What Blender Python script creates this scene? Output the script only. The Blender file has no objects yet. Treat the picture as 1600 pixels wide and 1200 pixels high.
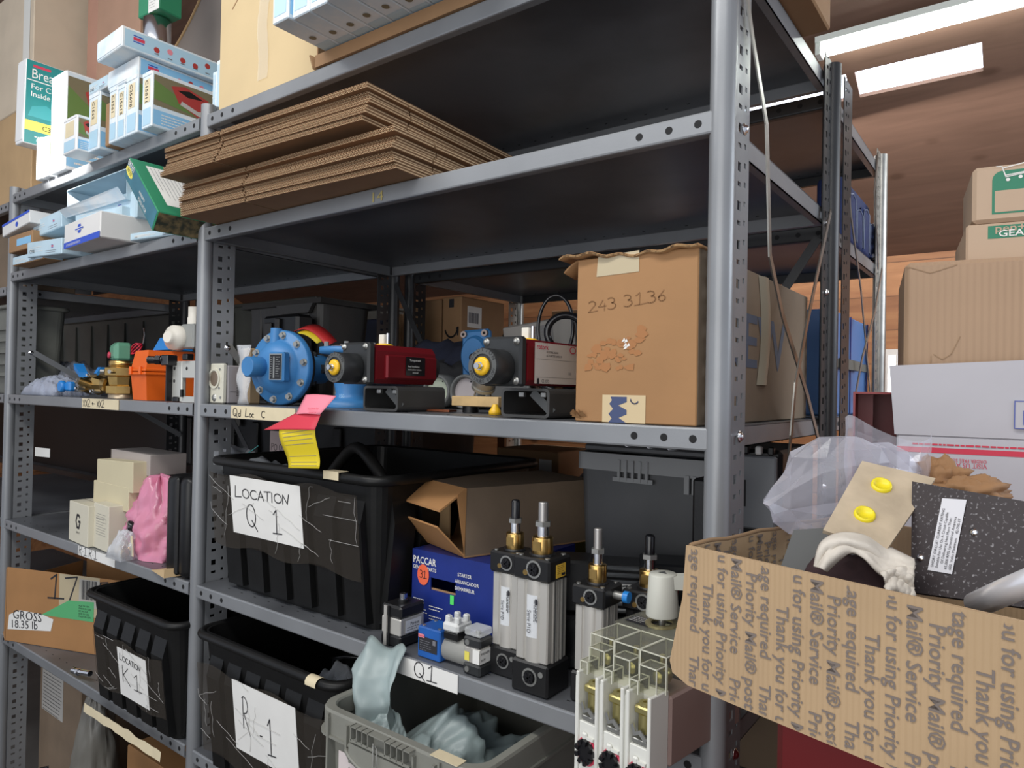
import bpy, bmesh, math, random
from mathutils import Matrix, Vector, noise
random.seed(7)
R = math.radians
COL = bpy.context.scene.collection
# ---------------------------------------------------------------- camera
YAW, PITCH, ROLL, FPX = .6406, .0102, .0189, 1088.5
CAM = Vector((.331, -.8683, 1.5))
_f = Vector((-math.sin(YAW)*math.cos(PITCH), math.cos(YAW)*math.cos(PITCH), math.sin(PITCH)))
_r0 = Vector((math.cos(YAW), math.sin(YAW), 0)); _u0 = _r0.cross(_f)
_r = _r0*math.cos(ROLL)+_u0*math.sin(ROLL); _u = _u0*math.cos(ROLL)-_r0*math.sin(ROLL)
cd = bpy.data.cameras.new('camera'); cam = bpy.data.objects.new('camera', cd); COL.objects.link(cam)
cd.sensor_width = 36; cd.lens = 36*FPX/1600; cd.clip_start = .02
cam.matrix_world = Matrix(((_r.x,_u.x,-_f.x,CAM.x),(_r.y,_u.y,-_f.y,CAM.y),(_r.z,_u.z,-_f.z,CAM.z),(0,0,0,1)))
bpy.context.scene.camera = cam
# ---------------------------------------------------------------- world, lights, exposure
sc = bpy.context.scene
sc.view_settings.view_transform = 'Standard'; sc.view_settings.look = 'None'
sc.view_settings.gamma = 1; sc.view_settings.exposure = .12; sc.view_settings.use_curve_mapping = False
wd = bpy.data.worlds.new('world'); sc.world = wd; wd.use_nodes = True
bg = wd.node_tree.nodes['Background']; bg.inputs[0].default_value = (.80,.87,1,1); bg.inputs[1].default_value = .62
def area(name, loc, target, sx, sy, power, col=(1,1,1)):
    l = bpy.data.lights.new(name, 'AREA'); l.shape = 'RECTANGLE'; l.size = sx; l.size_y = sy; l.energy = power; l.color = col
    o = bpy.data.objects.new(name, l); COL.objects.link(o); o.location = loc
    o.rotation_euler = (Vector(target)-Vector(loc)).to_track_quat('-Z','Y').to_euler(); return o
# the open roller door behind the photographer, and the ceiling tubes above the aisle
area('door_daylight', (.2,-3.6,1.9), (-.6,.3,1.3), 3.2, 2.4, 52, (1,.97,.92))
area('aisle_tube_light', (-.6,-1.1,2.95), (-.7,.1,1.2), 2.6, .25, 26, (1,.98,.93))
area('window_daylight', (1.9,1.2,2.2), (-.3,.5,1.2), 1.4, .8, 22, (.85,.92,1))
area('rear_aisle_tube_light', (-.4,1.75,2.45), (-.3,2.3,1.0), 2.4, .25, 20, (1,.95,.88))
def spot(name, loc, target, power, deg, col, blend=.35, r=.03):
    l = bpy.data.lights.new(name, 'SPOT'); l.energy = power; l.spot_size = R(deg); l.spot_blend = blend; l.color = col; l.shadow_soft_size = r
    o = bpy.data.objects.new(name, l); COL.objects.link(o); o.location = loc
    o.rotation_euler = (Vector(target)-Vector(loc)).to_track_quat('-Z','Y').to_euler(); return o
spot('roof_sunbeam', (-3.6,-2.4,3.5), (-2.03,-.05,2.26), 3000, 6.5, (1,.98,.95))
# ---------------------------------------------------------------- pixel rays at a known depth
def ray(px, py):
    return _f*FPX + _r*(px-800) - _u*(py-600)
def at_y(px, py, y): d = ray(px,py); return CAM + d*((y-CAM.y)/d.y)
def at_x(px, py, x): d = ray(px,py); return CAM + d*((x-CAM.x)/d.x)
def at_z(px, py, z): d = ray(px,py); return CAM + d*((z-CAM.z)/d.z)
def at_d(px, py, d_): d = ray(px,py); return CAM + d*(d_/FPX)
def zat(px, py, p):          # height of the pixel row on the upright line through p
    d = ray(px,py); n = _r.cross(Vector((0,0,1))); 
    t = Vector((p[0]-CAM.x, p[1]-CAM.y)).length/Vector((d.x,d.y)).length
    return CAM.z + d.z*t
# ---------------------------------------------------------------- materials
MATS = {}
def mat(name, col, rough=.6, metal=0, var=0, scale=30, bump=0, bscale=200, alpha=1, trans=0, emit=0, kind=None, coat=0, col2=None, spec=.5):
    if name in MATS: return MATS[name]
    m = bpy.data.materials.new(name); m.use_nodes = True; nt = m.node_tree; b = nt.nodes['Principled BSDF']
    c = tuple(col)+(1,)
    b.inputs['Base Color'].default_value = c; b.inputs['Roughness'].default_value = rough; b.inputs['Metallic'].default_value = metal
    b.inputs['Specular IOR Level'].default_value = spec
    b.inputs['Coat Weight'].default_value = coat
    if trans: b.inputs['Transmission Weight'].default_value = trans; b.inputs['IOR'].default_value = 1.2
    if alpha < 1: b.inputs['Alpha'].default_value = alpha
    if emit: b.inputs['Emission Color'].default_value = c; b.inputs['Emission Strength'].default_value = emit
    N = nt.nodes.new; L = nt.links.new
    if var or bump:
        tc = N('ShaderNodeTexCoord')
    if var:
        n = N('ShaderNodeTexNoise'); n.inputs['Scale'].default_value = scale; n.inputs['Detail'].default_value = 5; L(tc.outputs['Object'], n.inputs['Vector'])
        r = N('ShaderNodeValToRGB'); d = col2 or tuple(max(0,x*(1-var)) for x in col)
        r.color_ramp.elements[0].position = .32; r.color_ramp.elements[0].color = tuple(d)+(1,)
        r.color_ramp.elements[1].position = .62; r.color_ramp.elements[1].color = c
        L(n.outputs['Fac'], r.inputs['Fac']); L(r.outputs['Color'], b.inputs['Base Color'])
    if bump:
        if kind == 'corr':
            n2 = N('ShaderNodeTexWave'); n2.inputs['Scale'].default_value = bscale; n2.inputs['Distortion'].default_value = .4; L(tc.outputs['Object'], n2.inputs['Vector'])
        else:
            n2 = N('ShaderNodeTexNoise'); n2.inputs['Scale'].default_value = bscale; n2.inputs['Detail'].default_value = 3; L(tc.outputs['Object'], n2.inputs['Vector'])
        bp = N('ShaderNodeBump'); bp.inputs['Strength'].default_value = bump; bp.inputs['Distance'].default_value = .002
        L(n2.outputs[0], bp.inputs['Height']); L(bp.outputs['Normal'], b.inputs['Normal'])
    MATS[name] = m; return m
def wood(name, c1, c2, plank=.14, axis='Z', grain='X', rough=.6):
    m = bpy.data.materials.new(name); m.use_nodes = True; nt = m.node_tree; b = nt.nodes['Principled BSDF']; N = nt.nodes.new; L = nt.links.new
    tc = N('ShaderNodeTexCoord'); mp = N('ShaderNodeMapping'); L(tc.outputs['Object'], mp.inputs['Vector'])
    mp.inputs['Scale'].default_value = (1.2,9,9) if grain == 'X' else (9,1.2,9)
    n = N('ShaderNodeTexNoise'); n.inputs['Scale'].default_value = 2.2; n.inputs['Detail'].default_value = 7; n.inputs['Distortion'].default_value = 1.2; L(mp.outputs[0], n.inputs['Vector'])
    r = N('ShaderNodeValToRGB'); r.color_ramp.elements[0].position = .3; r.color_ramp.elements[0].color = tuple(c2)+(1,); r.color_ramp.elements[1].position = .7; r.color_ramp.elements[1].color = tuple(c1)+(1,)
    L(n.outputs['Fac'], r.inputs['Fac'])
    v = N('ShaderNodeTexVoronoi'); v.inputs['Scale'].default_value = 3.1; m2 = N('ShaderNodeMapping'); m2.inputs['Scale'].default_value = (1,1.6,1.6); L(tc.outputs['Object'], m2.inputs['Vector']); L(m2.outputs[0], v.inputs['Vector'])
    rk = N('ShaderNodeValToRGB'); rk.color_ramp.elements[0].position = .05; rk.color_ramp.elements[0].color = (.12,.1,.08,1) if plank else (.55,.5,.45,1); rk.color_ramp.elements[1].position = .12; rk.color_ramp.elements[1].color = (1,1,1,1); L(v.outputs['Distance'], rk.inputs['Fac'])
    mx = N('ShaderNodeMixRGB'); mx.blend_type = 'MULTIPLY'; mx.inputs['Fac'].default_value = .8; L(r.outputs['Color'], mx.inputs[1]); L(rk.outputs['Color'], mx.inputs[2])
    out = mx.outputs[0]
    if plank:
        sx = N('ShaderNodeSeparateXYZ'); L(tc.outputs['Object'], sx.inputs[0])
        dv = N('ShaderNodeMath'); dv.operation = 'DIVIDE'; dv.inputs[1].default_value = plank; L(sx.outputs[axis], dv.inputs[0])
        fr = N('ShaderNodeMath'); fr.operation = 'FRACT'; L(dv.outputs[0], fr.inputs[0])
        rr = N('ShaderNodeValToRGB'); rr.color_ramp.elements[0].position = .0; rr.color_ramp.elements[0].color = (.15,.1,.08,1); rr.color_ramp.elements[1].position = .04; rr.color_ramp.elements[1].color = (1,1,1,1); L(fr.outputs[0], rr.inputs['Fac'])
        fl = N('ShaderNodeMath'); fl.operation = 'FLOOR'; L(dv.outputs[0], fl.inputs[0]); wn = N('ShaderNodeTexWhiteNoise'); wn.noise_dimensions = '1D'; L(fl.outputs[0], wn.inputs['W'])
        rw = N('ShaderNodeValToRGB'); rw.color_ramp.elements[0].color = (.72,.66,.62,1); rw.color_ramp.elements[1].color = (1.1,1.1,1.1,1); L(wn.outputs['Value'], rw.inputs['Fac'])
        m3 = N('ShaderNodeMixRGB'); m3.blend_type = 'MULTIPLY'; m3.inputs['Fac'].default_value = 1; L(out, m3.inputs[1]); L(rr.outputs[0], m3.inputs[2])
        m4 = N('ShaderNodeMixRGB'); m4.blend_type = 'MULTIPLY'; m4.inputs['Fac'].default_value = 1; L(m3.outputs[0], m4.inputs[1]); L(rw.outputs[0], m4.inputs[2]); out = m4.outputs[0]
    L(out, b.inputs['Base Color']); b.inputs['Roughness'].default_value = rough; MATS[name] = m; return m
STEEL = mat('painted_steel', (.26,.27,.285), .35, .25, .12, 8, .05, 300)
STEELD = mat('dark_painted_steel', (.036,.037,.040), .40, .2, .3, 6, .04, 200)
SHELF = mat('shelf_steel', (.17,.178,.195), .36, .2, .45, 4, .04, 60)
ZINC = mat('galvanised_steel', (.42,.41,.38), .35, .85, .25, 25)
CHROME = mat('bright_steel', (.72,.72,.74), .18, 1)
BLACK = mat('black_void', (.006,.006,.007), .8)
BPL = mat('black_plastic', (.010,.010,.011), .36, 0, .3, 40, .08, 300, spec=.35)
BPLS = mat('glossy_black_plastic', (.012,.012,.014), .2)
CARD = mat('cardboard', (.34,.195,.095), .75, 0, .14, 9, .12, 120)
CARDL = mat('pale_cardboard', (.50,.33,.17), .75, 0, .1, 9, .12, 120)
CARDO = mat('orange_cardboard', (.40,.20,.075), .75, 0, .12, 9, .1, 120)
CARDD = mat('dark_cardboard', (.21,.15,.10), .8, 0, .25, 6, .15, 90)
TAPE = mat('packing_tape', (.50,.42,.28), .2)
PAPER = mat('white_paper', (.80,.79,.76), .7, 0, .06, 12)
CREAM = mat('cream_label', (.72,.62,.42), .6, 0, .08, 30)
INK = mat('black_ink', (.02,.02,.025), .6)
GREYINK = mat('grey_ink', (.17,.17,.19), .6)
WHITE = mat('white_plastic', (.74,.74,.72), .45)
BRASS = mat('brass', (.62,.40,.14), .28, 1, .2, 40)
ALU = mat('aluminium', (.62,.62,.63), .35, .75, .06, 20)
GREYP = mat('grey_plastic', (.17,.175,.155), .5, 0, .12, 20)
FILM = None
def film(name, col=(.9,.92,.95), a=.2, rough=.12, hi=.5):
    if name in MATS: return MATS[name]
    m = bpy.data.materials.new(name); m.use_nodes = True; nt = m.node_tree; N = nt.nodes.new; L = nt.links.new
    out = nt.nodes['Material Output']; b = nt.nodes['Principled BSDF']; b.inputs['Base Color'].default_value = tuple(col)+(1,); b.inputs['Roughness'].default_value = rough
    b.inputs['Specular IOR Level'].default_value = .9
    t = N('ShaderNodeBsdfTransparent'); t.inputs[0].default_value = tuple(.5+.5*c for c in col)+(1,)
    lw = N('ShaderNodeLayerWeight'); lw.inputs['Blend'].default_value = .35
    mr = N('ShaderNodeMapRange'); mr.inputs['To Min'].default_value = a; mr.inputs['To Max'].default_value = min(1,a+hi); L(lw.outputs['Facing'], mr.inputs['Value'])
    mx = N('ShaderNodeMixShader'); L(mr.outputs[0], mx.inputs[0]); L(t.outputs[0], mx.inputs[1]); L(b.outputs[0], mx.inputs[2]); L(mx.outputs[0], out.inputs[0])
    MATS[name] = m; return m
FILM = film('clear_film'); TAPEF = film('clear_tape', (.75,.72,.66), .13, .15)
# ---------------------------------------------------------------- mesh builder
_txt = {}
def glyphs(s, bold=False):
    k = s
    if k in _txt: return _txt[k]
    cu = bpy.data.curves.new('t','FONT'); cu.body = s; cu.size = 1; cu.fill_mode = 'FRONT'; cu.resolution_u = 2
    if bold: cu.offset = .012
    o = bpy.data.objects.new('t', cu); COL.objects.link(o)
    dg = bpy.context.evaluated_depsgraph_get(); me = bpy.data.meshes.new_from_object(o.evaluated_get(dg))
    vs = [v.co.copy() for v in me.vertices]; fs = [tuple(p.vertices) for p in me.polygons]
    bpy.data.objects.remove(o); bpy.data.curves.remove(cu); bpy.data.meshes.remove(me)
    _txt[k] = (vs, fs); return _txt[k]
def frame(o, x, y):
    x = Vector(x).normalized(); y = Vector(y); y = (y-x*y.dot(x)).normalized(); z = x.cross(y)
    return Matrix(((x.x,y.x,z.x,o[0]),(x.y,y.y,z.y,o[1]),(x.z,y.z,z.z,o[2]),(0,0,0,1)))
def Tr(x=0,y=0,z=0): return Matrix.Translation((x,y,z))
def Rz(a): return Matrix.Rotation(R(a),4,'Z')
def Rx(a): return Matrix.Rotation(R(a),4,'X')
def Ry(a): return Matrix.Rotation(R(a),4,'Y')
class MB:
    def __init__(s): s.v=[]; s.f=[]; s.m=[]; s.s=[]; s.mats=[]
    def add(s, vs, fs, m, smooth=False, T=None):
        if m not in s.mats: s.mats.append(m)
        k = s.mats.index(m); n = len(s.v)
        s.v += [(T @ Vector(v)) if T else Vector(v) for v in vs]
        for f in fs: s.f.append(tuple(i+n for i in f)); s.m.append(k); s.s.append(smooth)
        return s
    def hull(s, c8, m, T=None):   # eight corners: bottom ring then top ring (counter-clockwise from above)
        return s.add(c8, [(3,2,1,0),(4,5,6,7),(0,1,5,4),(1,2,6,5),(2,3,7,6),(3,0,4,7)], m, False, T)
    def box(s, x0,x1,y0,y1,z0,z1, m, T=None, bev=0, seg=1):
        if x1<x0: x0,x1=x1,x0
        if y1<y0: y0,y1=y1,y0
        if z1<z0: z0,z1=z1,z0
        if not bev: return s.hull([(x0,y0,z0),(x1,y0,z0),(x1,y1,z0),(x0,y1,z0),(x0,y0,z1),(x1,y0,z1),(x1,y1,z1),(x0,y1,z1)], m, T)
        b = bmesh.new(); bmesh.ops.create_cube(b, size=1)
        for v in b.verts: v.co = Vector(((x0+x1)/2+v.co.x*(x1-x0),(y0+y1)/2+v.co.y*(y1-y0),(z0+z1)/2+v.co.z*(z1-z0)))
        bmesh.ops.bevel(b, geom=b.edges[:], offset=bev, segments=seg, profile=.5, affect='EDGES')
        b.verts.index_update(); s.add([v.co for v in b.verts], [[v.index for v in f.verts] for f in b.faces], m, seg>1, T); b.free(); return s
    def lathe(s, prof, m, T=None, n=24, smooth=True, caps=True, a0=0, a1=360):
        vs=[]; fs=[]; k=len(prof); full = (a1-a0)>=360; nn = n if full else n+1
        for i in range(nn):
            a = R(a0+(a1-a0)*i/n)
            for r,h in prof: vs.append((r*math.cos(a), r*math.sin(a), h))
        for i in range(n):
            j=(i+1)%nn
            for q in range(k-1): fs.append((i*k+q, j*k+q, j*k+q+1, i*k+q+1))
        s.add(vs, fs, m, smooth, T)
        if caps and full:
            if prof[0][0]>1e-5: s.add([(prof[0][0]*math.cos(R(360*i/n)),prof[0][0]*math.sin(R(360*i/n)),prof[0][1]) for i in range(n)], [tuple(range(n-1,-1,-1))], m, False, T)
            if prof[-1][0]>1e-5: s.add([(prof[-1][0]*math.cos(R(360*i/n)),prof[-1][0]*math.sin(R(360*i/n)),prof[-1][1]) for i in range(n)], [tuple(range(n))], m, False, T)
        return s
    def cyl(s, p0, p1, r, m, r2=None, n=20, smooth=True, bev=0):
        p0=Vector(p0); p1=Vector(p1); d=p1-p0; L=d.length; T = Matrix.Translation(p0) @ d.to_track_quat('Z','Y').to_matrix().to_4x4()
        r2 = r if r2 is None else r2
        # flat caps are separate faces so the barrel shades smooth
        prof = [(r,0),(r2,L)] if not bev else [(r-bev,0),(r,bev),(r2,L-bev),(r2-bev,L)]
        return s.lathe(prof, m, T, n, smooth)
    def ring(s, p0, p1, ro, ri, m, n=28, T=None):
        p0=Vector(p0); p1=Vector(p1); d=p1-p0; L=d.length; M = Matrix.Translation(p0) @ d.to_track_quat('Z','Y').to_matrix().to_4x4()
        if T: M = T @ M
        return s.lathe([(ri,0),(ro,0),(ro,L),(ri,L),(ri,0)], m, M, n, False, False)
    def hexa(s, p0, p1, r, m, n=6): return s.cyl(p0,p1,r,m,n=n,smooth=False)
    def tube(s, pts, r, m, n=10, closed=False, flat=None):
        P=[Vector(p) for p in pts]; k=len(P); vs=[]; fs=[]; up=None
        for i,p in enumerate(P):
            t = ((P[(i+1)%k]-P[i-1]) if closed else (P[min(i+1,k-1)]-P[max(i-1,0)])).normalized()
            if up is None: up = t.orthogonal().normalized() if flat is None else (Vector(flat)-t*Vector(flat).dot(t)).normalized()
            else: up=(up-t*up.dot(t)).normalized()
            w=t.cross(up); ri = r[i] if isinstance(r,(list,tuple)) and flat is None else r
            for j in range(n):
                a=2*math.pi*j/n
                if flat is None: vs.append(p+(up*math.cos(a)+w*math.sin(a))*ri)
                else:
                    c=[(1,1),(-1,1),(-1,-1),(1,-1)][j]; vs.append(p+up*c[0]*r[0]+w*c[1]*r[1])
        for i in range(k if closed else k-1):
            for j in range(n): a=i*n+j; b_=i*n+(j+1)%n; c=((i+1)%k)*n+(j+1)%n; d=((i+1)%k)*n+j; fs.append((a,b_,c,d))
        if not closed: fs += [tuple(range(n-1,-1,-1)), tuple((k-1)*n+j for j in range(n))]
        return s.add(vs, fs, m, flat is None)
    def strap(s, pts, w, t, m, face): return s.tube(pts, (t/2,w/2), m, 4, False, face)
    def prism(s, poly, h, m, T=None, z0=0):
        n=len(poly); vs=[(x,y,z0) for x,y in poly]+[(x,y,z0+h) for x,y in poly]
        return s.add(vs, [tuple(range(n-1,-1,-1)), tuple(range(n,2*n))]+[(i,(i+1)%n,(i+1)%n+n,i+n) for i in range(n)], m, False, T)
    def sheet(s, nu, nv, fn, m, th=0, smooth=True, T=None):
        vs=[Vector(fn(i/nu,j/nv)) for j in range(nv+1) for i in range(nu+1)]
        fs=[(j*(nu+1)+i,j*(nu+1)+i+1,(j+1)*(nu+1)+i+1,(j+1)*(nu+1)+i) for j in range(nv) for i in range(nu)]
        if not th: return s.add(vs, fs, m, smooth, T)
        w=nu+1; nr=[]
        for j in range(nv+1):
            for i in range(nu+1):
                a=vs[j*w+min(i+1,nu)]-vs[j*w+max(i-1,0)]; b=vs[min(j+1,nv)*w+i]-vs[max(j-1,0)*w+i]; nr.append(a.cross(b).normalized()*th)
        k=len(vs); v2=[v-q for v,q in zip(vs,nr)]; f2=[tuple(reversed([x+k for x in f])) for f in fs]
        rim=[i for i in range(nu)]+[j*w+nu for j in range(nv)]+[nv*w+i for i in range(nu,0,-1)]+[j*w for j in range(nv,0,-1)]
        fr=[(rim[(q+1)%len(rim)],rim[q],rim[q]+k,rim[(q+1)%len(rim)]+k) for q in range(len(rim))]
        return s.add(vs+v2, fs+f2+fr, m, smooth, T)
    def text(s, txt, size, m, T, al='l', bold=False, sx=1, lift=.0006):
        vs, fs = glyphs(txt, bold)
        if not vs: return s
        w = max(v.x for v in vs); dx = 0 if al=='l' else (-w/2 if al=='c' else -w)
        return s.add([((v.x+dx)*size*sx, v.y*size, lift) for v in vs], fs, m, False, T)
    def scrib(s, strokes, m, T, r=.0012, sx=1, sy=1):   # hand-drawn strokes on a plane
        for st in strokes:
            pts=[Vector((x*sx,y*sy,.0008)) for x,y in st]
            for a,b in zip(pts[:-1],pts[1:]):
                d=(b-a); 
                if d.length<1e-6: continue
                nrm=Vector((-d.y,d.x,0)).normalized()*r; e=d.normalized()*r*.6
                s.add([a-e-nrm,b+e-nrm,b+e+nrm,a-e+nrm],[(0,1,2,3)],m,False,T)
        return s
    def build(s, name, parent=None, label=None, smooth=False, T=None):
        me = bpy.data.meshes.new(name); me.from_pydata([tuple(v) for v in s.v], [], s.f)
        for m in s.mats: me.materials.append(m)
        me.polygons.foreach_set('material_index', s.m); me.polygons.foreach_set('use_smooth', s.s); me.update()
        o = bpy.data.objects.new(name, me); COL.objects.link(o)
        if parent: o.parent = parent
        if T: o.matrix_local = T
        if label: o['label'] = label
        return o
def tag(o, label, cat, group=None, kind=None):
    o['label']=label; o['category']=cat
    if group: o['group']=group
    if kind: o['kind']=kind
    return o
def thing(name, label, cat, loc=(0,0,0), rz=0, group=None, M=None):
    o = bpy.data.objects.new(name, None); COL.objects.link(o); o.empty_display_size=.05
    if M: o.matrix_world = M
    else: o.location = loc; o.rotation_euler=(0,0,R(rz))
    return tag(o, label, cat, group)
def struct(b, name, parent=None):
    o=b.build(name,parent)
    if not parent: o['kind']='structure'
    return o
def dup(root, M, label=None, group=None):
    r = root.copy(); COL.objects.link(r); r.matrix_world = M
    if label: r['label']=label
    if group: r['group']=group
    for ch in list(root.children):
        c=ch.copy(); COL.objects.link(c); c.parent=r
        for g in list(ch.children):
            d=g.copy(); COL.objects.link(d); d.parent=c
    return r
# ---------------------------------------------------------------- the room
PLANK = wood('pine_planks', (.42,.20,.085), (.27,.11,.045), .15)
PLY = wood('plywood_roof', (.215,.125,.09), (.165,.095,.067), 0, grain='X', rough=.7)
FLOORM = mat('concrete_floor', (.12,.11,.10), .7, 0, .3, 4)
struct(MB().box(-6,4,-4.5,2.7,-.05,0,FLOORM), 'floor')
WB = 2.6
b = MB()
b.box(-6,4,WB,WB+.06,0,1.28,PLANK).box(-6,.66,WB,WB+.06,1.28,1.52,PLANK).box(1.06,4,WB,WB+.06,1.28,1.52,PLANK).box(-6,4,WB,WB+.06,1.52,2.3,PLANK)
struct(b, 'wall_back')
struct(MB().box(-5.06,-5,-1.2,2.6,0,4.2,PLANK),'wall_left')
# ceiling: plywood roof slope with one long roof light left open and glazed
ZS, SL = 2.13, .5
def roofz(y): return ZS + SL*(WB-y)
b = MB()
def slab(b, x0,x1,y0,y1, m, t=.02, dz=0):
    b.hull([(x0,y0,roofz(y0)+dz),(x1,y0,roofz(y0)+dz),(x1,y1,roofz(y1)+dz),(x0,y1,roofz(y1)+dz),(x0,y0,roofz(y0)+t+dz),(x1,y0,roofz(y0)+t+dz),(x1,y1,roofz(y1)+t+dz),(x0,y1,roofz(y1)+t+dz)], m)
slab(b,-6,4,-1.2,1.675,PLY); slab(b,-6,4,1.775,WB+.06,PLY)
for x0,x1 in ((-6,-1.2),(-.182,-.155),(.2,.29),(1.2,4)): slab(b,x0,x1,1.675,1.775,PLY)
slab(b,.29,1.2,1.675,1.775,PLY)
struct(b,'ceiling')
SKYG = mat('skylight_pane', (.80,.86,1), .3, emit=4.5)
b = MB(); slab(b,-.155,.2,1.675,1.775,SKYG,.004,.012); struct(b,'window_1')
b = MB(); slab(b,-1.2,-.182,1.675,1.775,SKYG,.004,.012); struct(b,'window_3')
b = MB(); b.box(-1.2,.2,1.668,1.678,roofz(1.675)-.004,roofz(1.675)+.0,PLY); 
b = MB(); b.box(.66,1.06,0,.01,1.28,1.52,PLANK)
WG = mat('window_glass', (.93,.96,1), .2, emit=1.6)
b = MB(); 
wh = struct(MB().box(-.176,.09,WB-.012,WB-.004,1.49,1.69,WG), 'window_2')
b = MB(); wf = mat('window_frame_paint', (.62,.58,.55), .5)
b.box(-.20,.11,WB-.03,WB-.002,1.69,1.715,wf).box(-.2,-.176,WB-.03,WB-.002,1.47,1.69,wf).box(.09,.11,WB-.03,WB-.002,1.47,1.69,wf).box(-.2,.11,WB-.03,WB-.002,1.47,1.49,wf).box(-.145,-.138,WB-.03,WB-.013,1.49,1.69,wf)
b.build('window_frame', wh)
# hanging sheet of plywood lining under the roof slope
# fluorescent batten
t = thing('fluorescent_light','long white fluorescent batten glowing along the plywood roof above the roof window','light',(0,1.53,roofz(1.53)))
WPAINT = mat('white_enamel', (.62,.66,.62), .4)
MB().box(-.24,1.2,-.03,.03,-.022,-.002,WPAINT).box(-.24,-.225,-.025,.025,-.06,-.02,WPAINT).box(1.185,1.2,-.025,.025,-.06,-.02,WPAINT).build('housing',t)
MB().cyl((-.225,0,-.045),(1.185,0,-.045),.016,mat('tube_glow',(.95,1,.95),.3,emit=14)).build('tube',t)
# ---------------------------------------------------------------- steel shelving
Z1,Z2,Z3,Z4,Z5 = 2.125,1.863,1.458,1.043,.667
def flange(b, x, y0, z0, z1, w=.055, t=.002, m=STEEL):
    # a perforated strip: rows of square slots and round holes are real gaps
    b.box(x,x+t,y0,y0+.012,z0,z1,m); b.box(x,x+t,y0+.024,y0+.036,z0,z1,m); b.box(x,x+t,y0+.043,y0+w,z0,z1,m)
    z=z0; k=0; P=.0254
    while z < z1:
        h=.012 if k%2==0 else .006
        b.box(x,x+t,y0+.012,y0+.024,z,min(z1,z+P-h),m)
        b.box(x,x+t,y0+.036,y0+.043,z+.004,min(z1,z+P-.003),m)
        z+=P; k+=1
def post_mesh(m, s=1, z1=2.152, w=.055):
    b=MB(); b.lathe([(.0001,0),(.0165,0),(.0165,z1),(.012,z1)],m,None,20,True,False); b.box(.001,.003,s*.012,s*.016,0,z1,m)
    return b
def post(parent, x, y, s, m=STEEL, z1=2.152, side=0, w=.055, wide=False):
    b=MB(); b.lathe([(.0165,0),(.0165,z1)],m,Tr(x,y,0),22,True,False); 
    b.lathe([(.0165,z1),(.0135,z1),(.0135,0)],m,Tr(x,y,0),22,True,False)
    if s>0: flange(b, x+side, y+.012, 0, z1, w, m=m)
    else: flange(b, x+side, y-.012-w, 0, z1, w, m=m)
    if wide:
        q=MB(); flange(q,0,0,0,z1,w,m=m)
        Tm=Tr(x,y-s*0,0)@Rz(90 if wide>0 else -90)
        b.add(q.v,q.f,m,False,Tm)
    b.build('post', parent)
def shelf(parent, x0,x1,y0,y1, z, h=.03, m=STEEL, mt=SHELF, kink=0, ribs=True, face=None):
    b=MB(); t=.0018; bv=.003; face=face or m
    b.box(x0,x1,y0+bv,y1-bv,z-t,z,mt)
    # rounded front and back edge, folded lip and return
    for ya,sg in ((y0,1),(y1,-1)):
        prof=[(ya+sg*bv,z),(ya+sg*.0009,z-.0009),(ya,z-bv),(ya,z-h+bv),(ya+sg*.0009,z-h+.0009),(ya+sg*bv,z-h),(ya+sg*.016,z-h),(ya+sg*.016,z-h+.0015),(ya+sg*.003,z-h+.0015),(ya+sg*.0018,z-h+.003),(ya+sg*.0018,z-.003),(ya+sg*bv,z-t)]
        n=len(prof); vs=[(x0,y,zz) for y,zz in prof]+[(x1,y,zz) for y,zz in prof]
        b.add(vs,[(i,(i+1)%n,(i+1)%n+n,i+n) if sg<0 else (i+n,(i+1)%n+n,(i+1)%n,i) for i in range(n)]+[tuple(range(n)),tuple(range(2*n-1,n-1,-1))],face)
    for xa,sg in ((x0,1),(x1,-1)):
        b.box(xa,xa+sg*t,y0+.012,y1-.012,z-h,z-.001,m); b.box(xa,xa+sg*.014,y0+.016,y1-.016,z-h,z-h+.0015,m)
    # a row of pressed slots across the deck, and bolt holes at the ends of the lips
    k=0; xx=x0+.12
    for e0 in (x0,x1):
        sg=1 if e0==x0 else -1
        for q in (.022,.062,.105):
            b.cyl((e0+sg*q,y0+.0002,z-h*.5),(e0+sg*q,y0-.0004,z-h*.5),.0052,BLACK,n=14,smooth=False)
    for q in (.05,.1):
        b.cyl((x1-.0001,y0+q,z-h*.5),(x1+.0005,y0+q,z-h*.5),.005,BLACK,n=12,smooth=False)
    if ribs:
        x=x0+.08
        while x<x1-.08:
            b.box(x,x+.006,y0+.03,y0+.032,z-t-.0006,z+.0004,BLACK); b.box(x,x+.006,y1-.032,y1-.03,z-t-.0006,z+.0004,BLACK); x+=.05
    return b.build('shelf', parent)
def bolt(b, p, d, r=.006, m=CHROME):
    p=Vector(p); d=Vector(d); b.lathe([(r*1.3,0),(r*1.3,.001),(r,.0012),(r*.8,.004),(r*.3,.0055),(.0001,.0056)],m,Matrix.Translation(p)@d.to_track_quat('Z','Y').to_matrix().to_4x4(),12)
XA,XB,XC = -1.214,.012,-2.414
D = .575
u1 = thing('shelving_unit','tall grey steel shelving unit with five decks holding the big black bin, pumps and actuators','shelving',(0,0,0))
post(u1,XB,0,1,side=.010); post(u1,XA,0,1,side=.012)
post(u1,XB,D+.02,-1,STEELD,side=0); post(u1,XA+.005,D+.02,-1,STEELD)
shelf(u1,XA+.017,XB-.006,-.013,D,Z1); shelf(u1,XA+.017,XB-.006,-.013,D,Z2); shelf(u1,XA+.017,XB-.006,-.013,D,Z3)
shelf(u1,XA+.017,XB-.006,-.013,D,Z4); shelf(u1,XA+.017,XB-.006,-.013,D,Z5)
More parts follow.
